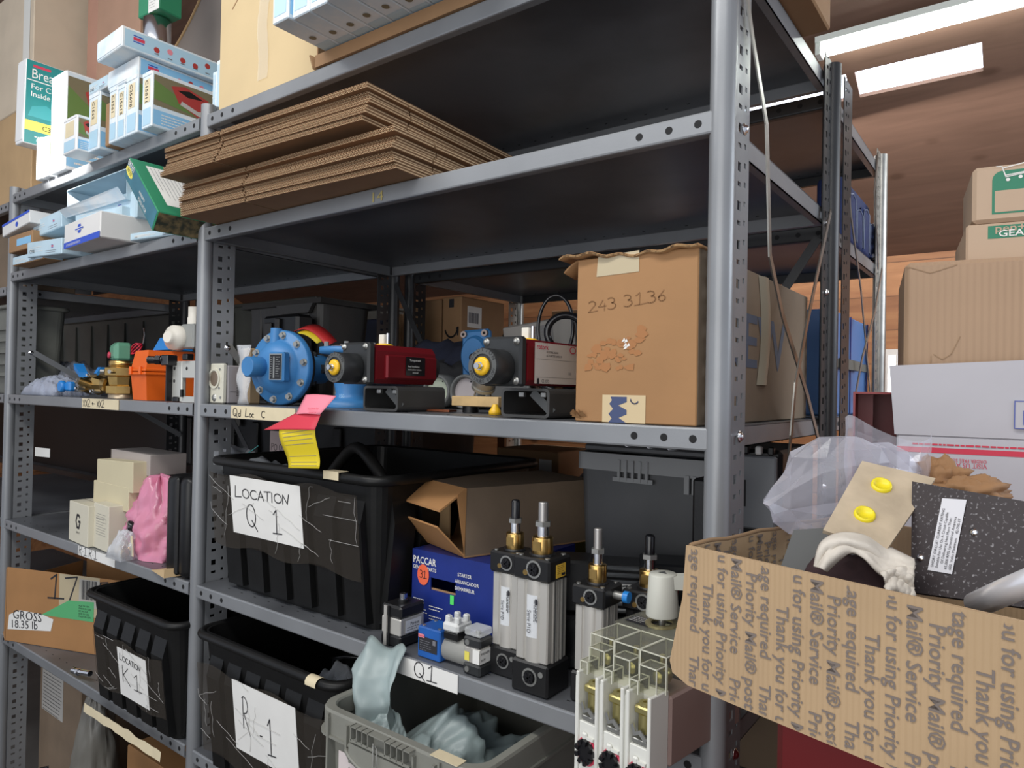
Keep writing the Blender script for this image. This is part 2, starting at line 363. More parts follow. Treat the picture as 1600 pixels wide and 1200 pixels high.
# crossed straps of the right-hand end frame, bent where they pass
def cross(parent, xo, y0, y1, zt, zb, m=ZINC, w=.011):
    n=(1,0,0); c=(y0+y1)/2; zc=(zt+zb)/2
    A=[(xo,y0,zt),(xo+.02,y0+.06,zt-.22),(xo+.004,c,zc),(xo+.02,y1-.09,zb+.2),(xo,y1,zb)]
    B=[(xo+.004,y1,zt),(xo+.022,y1-.05,zt-.24),(xo+.008,c,zc),(xo+.03,y0+.08,zb+.22),(xo+.004,y0,zb)]
    for P in (A,B):
        pts=[Vector(p) for p in P]; out=[]
        for i in range(len(pts)-1):
            for k in range(5):
                t_=k/5; out.append(pts[i].lerp(pts[i+1],t_))
        out.append(pts[-1])
        MB().strap(out,w,.0022,m,(1,0,0)).build('cross_brace',parent)
def brace2(b, p0, p1, w=.016, m=STEELD, face=(0,1,0)): b.strap([p0,p1],w,.002,m,face)
q=MB(); brace2(q,(XA+.03,D+.012,Z2-.04),(XA+.03-.0+.0,D+.012,Z2-.04)) if 0 else None
for sx,x0 in ((1,XA+.02),(-1,XB-.02)):
    for zz in (Z2,):
        MB().strap([(x0,D+.01,zz-.05),(x0+sx*.16,D+.006,zz-.30)],.018,.002,STEELD,(0,1,0)).build('corner_brace',u1)
def boltpart(u,*a):
    b=MB(); bolt(b,*a); b.build('bolt',u)
for zz in (Z1,Z2,Z3,Z4): boltpart(u1,(XB+.0125,.045,zz-.012),(1,0,0))
for zz in (Z2-.03,1.70,1.33): boltpart(u1,(XB+.0025,D-.02,zz),(1,0,0),.005)
boltpart(u1,(XA+.0145,.052,1.59),(1,0,0))
u2 = thing('shelving_unit','grey steel shelving bay nearest the large cartons, holding filter boxes, brass valves and bin K1','shelving',(0,0,0))
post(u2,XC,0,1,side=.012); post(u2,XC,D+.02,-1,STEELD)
for zz in (Z1,Z2,Z3,Z4,Z5): shelf(u2,XC+.018,XA-.018,-.013,D,zz)
MB().strap([(XC+.02,.06,1.60),(XC+.02,D,1.30)],.018,.002,STEEL,(1,0,0)).build('cross_brace',u2)
MB().strap([(XA-.35,D+.01,1.43),(XA-.62,D+.01,1.16)],.022,.002,STEELD,(0,1,0)).build('corner_brace',u2)
MB().strap([(XA-.88,D+.01,1.43),(XA-.62,D+.01,1.16)],.022,.002,STEELD,(0,1,0)).build('corner_brace',u2)
boltpart(u2,(XC+.0145,.052,1.60),(1,0,0)); boltpart(u2,(XC+.0145,.052,.99),(1,0,0))
MB().strap([(XA+.014,.055,1.595),(XA+.014,.34,1.27)],.018,.002,ZINC,(1,0,0)).build('cross_brace',u1)
Y3,Y4 = .655,1.215
u3 = thing('shelving_unit','rear steel shelving unit backing onto the first, with blue bin and stacked parcels','shelving',(0,0,0))
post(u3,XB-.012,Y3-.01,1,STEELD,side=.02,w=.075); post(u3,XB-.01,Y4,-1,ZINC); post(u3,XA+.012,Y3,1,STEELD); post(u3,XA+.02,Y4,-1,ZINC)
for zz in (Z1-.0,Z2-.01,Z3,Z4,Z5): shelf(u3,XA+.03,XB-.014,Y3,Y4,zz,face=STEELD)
def pxstrap(parent,xo,P,w=.011,m=ZINC):
    pts=[at_x(px,py,xo+dx) for px,py,dx in P]; out=[]
    for i in range(len(pts)-1):
        for k in range(5): out.append(pts[i].lerp(pts[i+1],k/5))
    out.append(pts[-1])
    MB().strap(out,w,.0022,m,(1,0,0)).build('cross_brace',parent)
pxstrap(u1,XB+.016,((1160,-60,0),(1176,60,.004),(1198,195,.010),(1203,400,.010),(1222,490,.004),(1262,620,.004),(1282,700,0)))
pxstrap(u1,XB+.022,((1298,330,-.01),(1283,400,0),(1262,500,.004),(1243,600,.008),(1236,680,.010),(1232,720,.0)))
pxstrap(u3,XB+.006,((1320,225,0),(1330,340,.004),(1345,450,.004),(1353,540,.002),(1360,620,0)),.009)
pxstrap(u3,XB+.010,((1378,420,0),(1366,490,.004),(1347,560,.006),(1338,610,.004),(1334,660,0)),.009)
pxstrap(u3,XB+.014,((1372,240,0),(1366,300,.004),(1371,380,.004),(1372,420,0)),.009)
# ================================================================ helpers for the goods on the decks
def yb(pl, pr, pt, pb, y0, z=None):
    """front face on the plane y=y0: left/right pixel columns, top/bottom rows -> x0, w, z0, h"""
    pm=(pt+pb)/2; a=at_y(pl,pm,y0); c=at_y(pr,pm,y0); z0=at_y(pr,pb,y0).z if z is None else z; z1=at_y((pl+pr)/2,pt,y0).z
    return a.x, c.x-a.x, z0, z1-z0
def pt3(px,py,y): return at_y(px,py,y)
def FT(face,w,d,h,u=0,v=0,rot=0):
    F={'front':((0,0,0),(1,0,0),(0,0,1)),'right':((w,0,0),(0,1,0),(0,0,1)),'left':((0,d,0),(0,-1,0),(0,0,1)),'top':((0,0,h),(1,0,0),(0,1,0)),'bottom':((0,d,0),(1,0,0),(0,-1,0)),'back':((w,d,0),(-1,0,0),(0,0,1))}[face]
    return frame(*F) @ Tr(u,v,0) @ Rz(rot)
def patch(b, T, w, h, m, z=.0005): return b.add([(0,0,z),(w,0,z),(w,h,z),(0,h,z)],[(0,1,2,3)],m,False,T)
def poly(b, T, pts, m, z=.0007): return b.add([(x,y,z) for x,y in pts],[tuple(range(len(pts)))],m,False,T)
def disc(b, T, x, y, r, m, z=.0007, n=18, sx=1): return poly(b,T,[(x+sx*r*math.cos(2*math.pi*i/n), y+r*math.sin(2*math.pi*i/n)) for i in range(n)],m,z)
def lines(b, T, x, y, w, n, dy, m, th=.0009, rag=.35, seed=1):      # fine print too small to read
    rr=random.Random(seed)
    for i in range(n):
        xx=x; end=x+w*(1-rag*rr.random())
        while xx<end-.002:
            l=min(end-xx, rr.uniform(.003,.009)); patch(b,T@Tr(xx,y-i*dy,0),l,th,m,.0009); xx+=l+.0012
def barcode(b, T, w, h, m, n=22, seed=3):
    rr=random.Random(seed); x=0
    while x<w:
        l=rr.choice((.3,.6,.9))*w/n*1.2; patch(b,T@Tr(x,0,0),min(l,w-x),h,m,.0011); x+=l+rr.choice((.3,.5,.8))*w/n*1.2
def arc(cx,cy,rx,ry,a0,a1,n=10): return [(cx+rx*math.cos(R(a0+(a1-a0)*i/n)), cy+ry*math.sin(R(a0+(a1-a0)*i/n))) for i in range(n+1)]
HF={'L':([[(.1,1),(0,.02),(.6,.08)]],.7),'O':([arc(.35,.4,.32,.38,90,450,14)],.75),'C':([arc(.38,.4,.34,.38,50,310,10)],.7),'A':([[(0,0),(.3,.8),(.55,0)],[(.1,.3),(.5,.33)]],.62),
 'T':([[(0,.8),(.6,.85)],[(.3,.82),(.26,0)]],.6),'I':([[(.1,.8),(.06,0)]],.25),'N':([[(0,0),(.05,.75),(.4,.05),(.55,.85)]],.7),'Q':([arc(.4,.5,.36,.48,80,440,16),[(.45,.3),(.85,-.12)]],1.0),
 '1':([[(.12,.8),(.38,1.0),(.32,0)],[(0,0),(.75,.04)]],.8),'K':([[(.05,1),(0,0)],[(.6,.95),(.08,.45),(.7,-.05)]],.8),'R':([[(.08,1),(.0,0)],[(-.02,.95)]+arc(.2,.75,.35,.26,90,-90,8)+[(.12,.48),(.65,-.15)]],.8),
 '7':([[(0,.9),(.55,1),(.2,-.05)]],.7),'5':([[(.5,1),(.12,.95),(.08,.6)]+arc(.2,.3,.3,.3,90,-130,9)],.7),'3':([arc(.2,.75,.26,.25,130,-70,8)+arc(.22,.28,.3,.28,80,-140,9)],.65),'X':([[(0,.8),(.5,0)],[(.5,.85),(.05,0)]],.6),
 '2':([arc(.25,.7,.24,.25,150,-20,8)+[(.0,.02),(.6,.06)]],.7),'-':([[(.05,.42),(.4,.44)]],.55),'P':([[(.05,.9),(0,0)],[(.02,.88)]+arc(.18,.68,.26,.2,90,-90,7)],.55),'0':([arc(.25,.42,.24,.42,90,450,14)],.6),
 '9':([arc(.25,.65,.2,.2,0,360,10)+[(.4,0)]],.55),'d':([arc(.22,.2,.18,.2,60,330,8)+[(.42,.8),(.4,0)]],.5),'o':([arc(.2,.2,.17,.2,90,450,10)],.45),'c':([arc(.2,.2,.18,.2,50,310,8)],.42),'<':([[(.6,.4),(0,.42)],[(.2,.6),(0,.42),(.22,.22)]],.75),' ':([],.4),'.':([[(.05,.35),(.12,.38)]],.3),
 'F':([[(.1,.8),(0,0)],[(0,.8),(.5,.85)],[(.05,.45),(.4,.48)]],.6),'4':([[(.3,.9),(0,.35),(.5,.37)],[(.4,.6),(.35,0)]],.6),'6':([[(.4,.9),(.08,.4)]+arc(.25,.25,.2,.24,170,-190,10)],.6),'E':([[(.5,.85),(.05,.8),(0,0),(.5,.05)],[(.03,.42),(.4,.45)]],.6)}
def hand(b, txt, T, size, m, r=.001, sx=1):
    x=0
    for ch in txt:
        st,w=HF[ch]; b.scrib([[(x+px*sx*size,py*size) for px,py in s_] for s_ in st], m, T, r); x+=w*sx*size
    return b
def rrect(w,d,r,z=0,n=5,ox=0,oy=0):
    out=[]
    for cx,cy,a in ((w-r,r,-90),(w-r,d-r,0),(r,d-r,90),(r,r,180)):
        out+=[(ox+cx+r*math.cos(R(a+90*i/n)),oy+cy+r*math.sin(R(a+90*i/n)),z) for i in range(n+1)]
    return out
def tub(b, w, d, h, m, t=.003, tap=.02, r=.03, zb=0, n=5):   # open-topped tapered moulding, top outline w x d
    def ring(ins,z): return rrect(w-2*ins,d-2*ins,max(.004,r-ins*.3),z,n,ins,ins)
    rings=[ring(tap,zb),ring(0,h),ring(t,h),ring(tap+t,zb+t)]; k=len(rings[0]); vs=[p for q in rings for p in q]; fs=[]
    for j in range(3):
        for i in range(k): i2=(i+1)%k; fs.append((j*k+i,j*k+i2,(j+1)*k+i2,(j+1)*k+i))
    fs.append(tuple(reversed(range(k)))); fs.append(tuple(3*k+i for i in range(k)))
    return b.add(vs,fs,m)
def carton(name,label,cat,M,w,d,h,m,group=None,bev=.0025,deco=None,parts=None,tape=None):
    b=MB().box(0,w,0,d,0,h,m,None,bev)
    patch(b,FT('top',w,d,h,0,d/2-.0008),w,.0016,CARDD,.0004)
    if tape:
        for f,ww in (('top',w),): patch(b,FT('top',w,d,h,0,d/2-.025),w,.05,tape,.0007)
    if deco: deco(b,w,d,h)
    o=b.build(name,None); o.matrix_world=M; tag(o,label,cat,group)
    return o
FBB=mat('filter_box_blue',(.42,.62,.76),.45,0,.0,6,col2=None); FBW=mat('filter_box_white',(.80,.83,.85),.5,0,.12,14,col2=(.55,.70,.82)); FBL=mat('pale_blue_card',(.52,.68,.78),.55,0,.12,12)
FBR=mat('red_print',(.62,.05,.10),.5); FBN=mat('blue_print',(.05,.10,.42),.5); TEAL=mat('teal_card',(.03,.27,.27),.4,0,.2,7); FGREEN=mat('green_card',(.03,.24,.12),.45); YEL=mat('yellow_card',(.78,.68,.12),.5)
OLIVE=mat('olive_print',(.20,.17,.10),.5); GRASS=mat('green_print',(.13,.22,.06),.5); CARRED=mat('car_red_print',(.42,.05,.045),.4); SILV=mat('silver_print',(.5,.48,.45),.4); NAVY=mat('navy_card',(.012,.03,.22),.4,0,.2,10); BLUEP=mat('sky_print',(.25,.52,.78),.5)
PINKP=mat('pink_print',(.75,.25,.30),.5)
def logo(b,T,s=1):   # small red and blue maker's patch on the filter boxes
    patch(b,T,.032*s,.004*s,FBN); patch(b,T@Tr(0,.006*s,0),.034*s,.010*s,FBR); patch(b,T@Tr(0,.018*s,0),.03*s,.004*s,FBN)
def carface(b,T,w,h,flip=False):
    patch(b,T,w,h,FBW,.0004); patch(b,T@Tr(0,h*.38,0),w*.96,h*.58,OLIVE,.0006)
    poly(b,T,[(0,h*.86),(0,h*.5),(w*.62,h*.40),(w*.62,h*.5)],GRASS,.0008)
    poly(b,T,[(w*.22,h*.84),(w*.40,h*.92),(w*.72,h*.80),(w*.82,h*.50),(w*.58,h*.40),(w*.32,h*.56)],CARRED,.001)
    poly(b,T,[(w*.34,h*.54),(w*.60,h*.43),(w*.80,h*.53),(w*.78,h*.60),(w*.58,h*.52),(w*.36,h*.62)],SILV,.0012); poly(b,T,[(w*.30,h*.80),(w*.46,h*.86),(w*.66,h*.77),(w*.44,h*.73)],BPLS,.0012)
    patch(b,T@Tr(0,h*.02,0),w*.96,h*.28,BLUEP,.0006); lines(b,T,w*.1,h*.22,w*.6,4,h*.055,PAPER,h*.018,.3,5)
def dots(b,T,w,h,n=7,seed=2):
    rr=random.Random(seed)
    for i in range(n): x=w*(.25+.7*i/n); disc(b,T,x,h*(.5+.15*rr.uniform(-1,1)),h*.14,rr.choice((CARRED,OLIVE,CARRED,PINKP)),.0007,12); patch(b,T@Tr(x-h*.1,h*.2,0),h*.22,h*.05,GREYINK,.0007)
def filter_box(label,M,w,d,h,style='stand',group=None,txt=None,m=None,seed=1):
    m=m or FBW; t=thing('filter_box',label,'box',M=M,group=group)
    b=MB().box(0,w,0,d,0,h,m,None,.002)
    if style=='stand':
        patch(b,FT('front',w,d,h,w*.12,h*.05),w*.76,h*.3,FBB); patch(b,FT('front',w,d,h,w*.2,h*.45),w*.6,h*.42,CREAM); 
        if txt: b.text(txt,min(w*.5,.018),INK,FT('front',w,d,h,w*.35,h*.86,-90),lift=.001)
        carface(b,FT('right',w,d,h,.004,.004),d-.008,h-.008)
    elif style=='flat':
        T=FT('right',w,d,h); patch(b,T@Tr(d*.02,h*.1,0),d*.95,h*.8,BLUEP if seed%2 else FBB,.0004); dots(b,T,d,h,7,seed); logo(b,T@Tr(d*.08,h*.4,0),.8)
        patch(b,FT('front',w,d,h,w*.3,h*.25),w*.3,h*.3,CREAM); b.scrib([[(w*.05,h*.7),(w*.2,h*.62),(w*.25,h*.72)],[(w*.55,h*.8),(w*.7,h*.7),(w*.8,h*.85)]],INK,FT('front',w,d,h),.0006)
    elif style=='pile':
        T=FT('front',w,d,h); patch(b,T@Tr(.003,.003,0),w-.006,h*.9,FBL,.0004); logo(b,T@Tr(w*.72,h*.45,0),min(1,w*6*.3)); lines(b,T,w*.08,h*.6,w*.4,3,h*.13,PAPER,.0015,.4,seed); lines(b,T,w*.55,h*.28,w*.35,2,h*.12,GREYINK,.0012,.4,seed)
        if txt: b.text(txt,h*.3,INK,FT('front',w,d,h,w*.08,h*.25),lift=.001)
        lines(b,FT('right',w,d,h),d*.1,h*.7,d*.6,2,h*.2,PAPER,.0015,.4,seed)
    b.build('body',t)
    e=MB()
    if style=='stand': e.box(.002,w-.002,-.0012,0,h*.93,h*.995,m); e.box(.003,w-.003,.004,d-.004,h,h+.001,FBL)
    else: e.box(w,w+.0012,.002,min(d,.1)*.5,.003,h-.003,FBL) if style=='pile' else e.box(.002,w-.002,-.0012,0,h*.1,h*.9,FBW)
    e.build('end_flap',t)
    return t
# ================================================================ deck 1, bay with the large cartons
GT='filter boxes standing on the top deck'
y0=-.05
for (pl,pr,pt_,dd,lab,txt) in ((222,238,113,.2,'car-picture filter box standing at the right end of the row under two flat boxes','C15811'),(197,215,119,.2,'narrow blue-white filter box standing just left of the car-picture one','C25698'),
    (184,196,133,.2,'slim filter box marked C15613, standing fourth in the row under the flat boxes','C15613'),(171,183,137,.2,'filter box with a torn brownish end, standing among the upright boxes','C1561'),(139,156,146,.18,'blue filter box at the carton end of the upright row','C1562')):
    x0,w,z0,h=yb(pl,pr,pt_,205,y0); filter_box(lab,Tr(x0,y0,2.126),w-.002,dd,h+(z0-2.126),'stand',GT,txt)
zt5=z0+h
x0,w,z0,h=yb(162,170,145,205,y0)
carton('filter_box','thin brown and white filter carton squeezed between upright blue boxes','box',Tr(x0,y0+.005,2.126),w-.001,.18,.115,CARD,GT)
x0,w,z0,h=yb(170,216,84,108,y0); zb2=z0; filter_box('long flat pale blue filter box lying directly on the upright boxes',Tr(x0,y0,2.268),w,.30,.05,'flat',GT,seed=3)
x0b=x0
x0,w,z0,h=yb(153,194,40,68,-.09); filter_box('long flat filter box at the very top of the stack, red spots along its side',Tr(x0,-.09,2.3195)@Rz(-2),w,.33,.052,'flat',GT,seed=4)
x0,w,z0,h=yb(139,169,124,146,y0); filter_box('flat blue filter box marked C1562 lying at the carton end of the row',Tr(x0,y0,zt5+.001),w,.14,.03,'pile',GT,'C1562')
LW=mat('white_gloss_card',(.86,.87,.88),.35)
for (pl,pr,pt_,yy,dd,st,lab) in ((80,103,117,-.03,.22,'stand','tall sunlit white filter box with a car picture, beside the teal box'),(98,120,184,-.08,.06,'stand','short sunlit white filter box marked C35, in front of the tall white one'),
    (66,76,214,-.03,.2,'stand','low blue and white filter box next to the short sunlit one'),(57,65,216,-.03,.2,'stand','low blue and white filter box nearest the corner upright, under the teal box')):
    x0,w,z0,h=yb(pl,pr,pt_,260,yy); filter_box(lab,Tr(x0,yy,2.126),w-.002,dd,h+z0-2.126,st,GT,None,LW)
x0,w,z0,h=yb(26,38,88,203,-.04)
t=thing('filter_box','tall teal filter box with a yellow band, perched on low boxes','box',M=Tr(x0,-.04,2.262)@Ry(2),group=GT)
d=.30;h=.265
b=MB().box(0,w,0,d,0,h,LW,None,.002); T=FT('right',w,d,h); patch(b,T@Tr(.002,.002,0),d-.004,h-.004,TEAL); patch(b,T@Tr(.002,h*.16,0),d-.004,h*.12,YEL,.0007)
patch(b,T@Tr(.02,h*.92,0),.05,.008,FBR,.0007); b.text('BreatheEasy',.043,PAPER,T@Tr(.015,h*.79,0),sx=.8,lift=.001); patch(b,T@Tr(.005,h*.755,0),d*.8,.003,PAPER,.0008)
b.text('For Clean Air',.024,PAPER,T@Tr(.015,h*.66,0),lift=.001); b.text('Inside The Car',.024,PAPER,T@Tr(.015,h*.57,0),lift=.001); b.text('C35459',.022,INK,T@Tr(.05,h*.19,0),lift=.001); lines(b,T,.03,h*.09,.1,1,.01,PAPER,.003)
poly(b,T,[(.01,h*.33),(.02,h*.45),(.06,h*.5),(.10,h*.42),(.12,h*.33)],mat('teal_print',(.06,.36,.38),.4),.0008)
b.build('body',t); MB().box(.001,w-.001,-.0012,0,.01,h-.01,LW).build('end_flap',t)
# cartons standing behind them
def plaincarton(lab,x,y,z,w,d,h,m=CARD,yaw=0,cat='box',name='cardboard_box',deco=None,tape=None,group=None):
    return carton(name,lab,cat,Tr(x,y,z)@Rz(yaw),w,d,h,m,group,.003,deco,tape=tape)
a=at_y(138,200,.17); c=at_y(60,200,.13); c.x=max(c.x,XC+.04)
plaincarton('tall brown carton behind the upright filter boxes on the top deck',a.x+.0,.19,2.126,at_y(218,60,.19).x-a.x,.07,.85,mat('pinkish_cardboard',(.42,.25,.17),.75,0,.1,8,.1,120))
plaincarton('big pinkish carton behind the teal box on the top deck',c.x-.02,.20,2.126,a.x-c.x-.0,.09,.86,mat('rosy_cardboard',(.46,.25,.18),.75,0,.1,6,.15,90),deco=lambda b,w,d,h:(patch(b,FT('front',w,d,h,0,h*.45),w,.003,CARDD),patch(b,FT('front',w,d,h,0,h*.3),w,.002,CARDD)))
u4=thing('shelving_unit','neighbouring grey shelving unit with only its last few centimetres in view','shelving')
for zz in (Z1-.02,1.82,Z3,Z4,Z5): shelf(u4,XC-1.19,XC-.022,-.013,D,zz)
post(u4,XC-1.2,0,1,side=.012)
plaincarton('sunlit beige carton beyond the corner upright on the neighbouring top deck',XC-.52,.05,Z1-.019,.50,.45,.36,CARDL,tape=TAPEF)
plaincarton('pale taped carton on top of the sunlit beige one',XC-.52,.05,Z1+.342,.49,.45,.45,mat('bleached_cardboard',(.60,.50,.38),.7,0,.1,9),tape=TAPEF,deco=lambda b,w,d,h:patch(b,FT('front',w,d,h,w-.09,0),.06,h,mat('shiny_tape',(.8,.8,.76),.15),.001))
plaincarton('carton on the second deck of the neighbouring unit',XC-.45,.05,1.821,.40,.16,.22,CARDD)
t=thing('plastic_crate','ribbed olive-grey crate at the edge of the neighbouring third deck','crate',(XC-.45,.02,Z3+.001))
b=MB(); tub(b,.42,.16,.30,GREYP,.004,.015); 
for zz in (.06,.10,.14,.18,.22): b.box(.01,.41,-.008,.004,zz,zz+.012,GREYP)
b.build('body',t); MB().tube(rrect(.43,.17,.03,.30,5,-.005,-.005),.008,GREYP,8,True).build('rim',t)
# curved grey chipboard panel with a raw edge, green carton and tin
G0=mat('grey_chipboard',(.27,.235,.215),.8,0,.08,6); 
bx=at_y(352,60,.31).x+.02
t=thing('open_carton','open carton whose grey inner flap curls up behind the flat filter boxes','box',(bx-.44,.30,2.126))
MB().sheet(14,6,lambda u,v:(.44*u+.02,.0+.05*math.sin(u*2.2)-.03*v,v*(.40+.50*u**1.3)),G0,.004).build('flap',t)
MB().sheet(16,1,lambda u,v:(.44*u+.02,.05*math.sin(u*2.2)-.03-.006+v*.012,(.40+.50*u**1.3)+.002),CARDL,.003).build('raw_edge',t,'pale brown raw edge of the flap')
MB().box(.10,.44,.12,.26,0,.3,CARD,None,.003).build('body',t)
a=at_y(215,45,.10)
t=thing('tin_can','silver tin can with a brass-coloured lid behind the top filter boxes','can',(a.x+.045,.135,2.462)); b=MB().lathe([(.036,0),(.038,.003),(.038,.11),(.036,.112)],CHROME,None,28); b.build('body',t); MB().cyl((0,0,.112),(0,0,.115),.026,BRASS).build('lid',t)
plaincarton('brown carton that carries the tin can behind the filter boxes',a.x-.005,.10,2.126,.10,.080,.335,CARD)
plaincarton('green printed carton leaning at the top edge above the tin can',a.x+.0,.10,2.579,.11,.07,.2,FGREEN,4,deco=lambda b,w,d,h:(patch(b,FT('front',w,d,h,w*.5,0),w*.5,h,PAPER),lines(b,FT('front',w,d,h),w*.55,h*.5,w*.4,12,.008,GREYINK,.001),lines(b,FT('front',w,d,h),w*.55,h*.9,w*.4,6,.008,GREYINK,.001)))
# ================================================================ deck 1, bay above the flattened cartons
M_=Tr(-1.165,-.005,2.126)
BEIGE=mat('beige_cardboard',(.60,.46,.26),.7,0,.07,7,.08,80)
def dbe(b,w,d,h):
    b.sheet(4,30,lambda u,v:(.155+.036*u+.006*math.sin(v*19)*(.4+v),-.0012-.0015*abs(math.sin(v*37+u*5)),.03+v*.46),film('wrinkled_tape',(.9,.88,.82),.12,.1,.3),0)
    b.scrib([[(.05,.22),(.09,.25),(.115,.27)]],CARD,FT('front',w,d,h),.0012)
carton('cardboard_box','tall beige carton with a wrinkled strip of clear tape down its face','box',M_,.36,.42,.62,BEIGE,None,.003,dbe)
for i,(pl,pr,pt_) in enumerate(((332,338,112),(338,348,93))):
    x0,w,z0,h=yb(pl,pr,pt_,160,.02); filter_box(('low ','tall ')[i]+'narrow pale filter box wedged beside the beige carton above the upright',Tr(x0,.02,2.126),w-.001,.12,h+z0-2.126,'pile','narrow boxes beside the beige carton')
t=thing('cardboard_tray','shallow brown cardboard tray on the top deck edge carrying filter boxes','tray',(-.80,-.017,2.126)); 
b=MB(); W_=.60; b.box(0,W_,0,.30,0,.003,CARD).box(0,W_,0,.004,.003,.024,CARD).box(0,.004,.004,.3,.003,.05,CARD).box(W_-.004,W_,.004,.3,.003,.05,CARD); b.build('body',t)
MB().sheet(1,4,lambda u,v:(-.004-.012*v,.0+.04*u,.0+.03*v),CARD,.003).build('torn_flap',t)
xx=-.775
lb=['endmost','second','third','fourth','fifth','sixth','seventh','eighth','ninth','tenth']
for k in range(10):
    w=.048
    t=filter_box('%s upright filter box from the beige carton in the tray overhanging the top deck'%lb[k],Tr(xx,-.13+.004*(k%3)+(.004 if k%2 else 0),2.153)@Rz(0),w-.002,.27,.24,'stand','filter boxes in the overhanging tray','C%d'%(2546+k*11),seed=k)
    b=MB(); T=FT('bottom',w-.002,.27,0); patch(b,T@Tr(.003,.02,0),w-.008,.16,FBL,.0004); disc(b,T,w*.5,.20,.007,OLIVE,.0007,12); patch(b,T@Tr(.012,.10,0),.02,.05,GREYINK,.0006); b.build('printed_base',t); xx+=w
a=at_z(1260,57,2.128); c=at_z(1298,48,2.128)
plaincarton('brown carton overhanging the outer end of the top deck',c.x-.34,max(.0,a.y-.40),2.127,.34,a.y-max(.0,a.y-.40),.35,CARD)
# ================================================================ deck 2: flattened cartons
KR=mat('kraft_board',(.27,.15,.075),.8,0,.12,14); KRE=mat('kraft_flute',(.52,.36,.21),.8); KRD=mat('kraft_gap',(.10,.05,.02),.9)
def flat_carton_parts(W,Dp,notch,seed):
    rr=random.Random(seed); th=.0042
    def board(b,x0,x1,y0,y1,z,fr=True):
        b.box(x0,x1,y0,y1,z,z+.0007,KR).box(x0,x1,y0,y1,z+th-.0007,z+th,KR).box(x0+.001,x1-.001,y0+.004,y1-.001,z+.0007,z+th-.0007,KRD)
        n=int((x1-x0)/.0036); 
        vs=[];fs=[]
        for i in range(n+1):
            xx_=x0+(x1-x0)*i/n; zz=z+(.0008 if i%2 else th-.0008)
            vs+=[(xx_,y0+.0004,zz-.0005),(xx_,y0+.0004,zz+.0005)]
        for i in range(n): fs.append((2*i,2*i+2,2*i+3,2*i+1))
        b.add(vs,fs,KRE); 
        n=int((y1-y0)/.012)
        b.box(x1-.0012,x1-.0004,y0+.001,y1-.001,z+.0012,z+th-.0012,KRE)
    out=[]
    for k in range(2):
        b=MB(); z=k*.0048; nx=W*notch+rr.uniform(-.012,.012)
        board(b,0,nx-.003,0,.10,z); board(b,nx+.003,W,0,.10,z); board(b,0,W,.102,Dp,z); out.append(b)
    return out
def flat_bundle(x0,y0,z0,n,W,Dp,notch,yaw,tilt,name_lab,grp,seed):
    rr=random.Random(seed); protos=[]
    base=Tr(x0,y0,z0)@Rz(yaw)@Rx(tilt)
    for i in range(n):
        M=base@Tr(rr.uniform(-.008,.008),rr.uniform(-.006,.010),i*.0098)@Rz(rr.uniform(-.6,.6))
        lab='%s flattened brown carton counted from the bottom of the %s bundle'%(['lowest','second','third','fourth','fifth','sixth','seventh','eighth','ninth'][i],name_lab)
        if i<2:
            t=thing('flattened_carton',lab,'cardboard',M=M,group=grp); p=flat_carton_parts(W,Dp,notch,seed+i)
            p[0].build('lower_panel',t); p[1].build('upper_panel',t); protos.append(t)
        else: dup(protos[i%2],M,lab,grp)
A=at_y(300,335,-.11); B=at_y(642,275,-.085)
C_=at_y(612,205,-.085)
zl0=Z2+.001; nl=7
flat_bundle(-1.145,-.10,zl0,nl,.635,.42,.36,2,0,'lower','flattened cartons on the second deck',11)
zu0=zl0+nl*.0098+.013; D_=at_y(588,190,-.12); E_=at_y(585,152,-.12); F_=at_y(284,285,-.12)
flat_bundle(-1.165,-.125,zu0,6,.61,.50,.34,3,0,'upper','flattened cartons on the second deck',31)
# ================================================================ deck 2, far bay: loose pile of filter boxes
GP='filter boxes piled on the second deck'
def pile(pl,pr,pt_,pb,y0,d,lab,txt=None,yaw=0,rx=0,ry=0,m=None,seed=1,z=None):
    x0,w,z0,h=yb(pl,pr,pt_,pb,y0,z); return filter_box(lab,Tr(x0,y0,z0)@Rz(yaw)@Ry(ry)@Rx(rx),w,d,h,'pile',GP,txt,m,seed)
x0,w,z0,h=yb(100,168,362,396,-.07)
HW=mat('white_card',(.72,.71,.70),.6,0,.05,10); HB=mat('royal_blue_print',(.03,.09,.55),.5)
def dwh(b,w,d,h):
    T=FT('front',w,d,h); patch(b,T,w,h*.24,HB); b.text('AUTOMOTIVE FILTERS PRODUCTS',h*.13,PAPER,T@Tr(w*.08,h*.06,0),lift=.001,sx=.8); disc(b,T,w*.45,h*.62,h*.2,HB,.0007,6,1.2); patch(b,T@Tr(w*.36,h*.56,0),w*.18,h*.12,HW,.0009); patch(b,T@Tr(w*.34,h*.59,0),w*.22,h*.05,HB,.0011)
carton('filter_box','white filter box with a blue hexagon emblem and blue stripe, at the deck edge','box',Tr(x0,-.07,Z2+.006)@Rz(-4),w,.20,h*.95,HW,GP,.003,dwh)
zz0=Z2+.001
pile(20,68,397,420,-.055,.2,'brown-sided filter box with a white bar-code label, lowest at the corner upright',None,0,0,0,CARD,2,zz0)
x0,w,z0,h=yb(14,50,369,396,-.05)
def dbl(b,w,d,h): patch(b,FT('front',w,d,h,w*.35,h*.3),w*.6,h*.4,BLUEP)
carton('filter_box','brown filter box with a blue label, between the bar-code box and the white lid','box',Tr(x0,-.05,zz0+.046),w,.2,h*.85,CARD,GP,.002,dbl)
x0,w,z0,h=yb(4,46,350,368,-.06)
def dwl(b,w,d,h): patch(b,FT('front',w,d,h,0,h*.8),w,h*.2,HB); disc(b,FT('front',w,d,h),w*.55,h*.4,h*.22,HB,.0007,6,1.3)
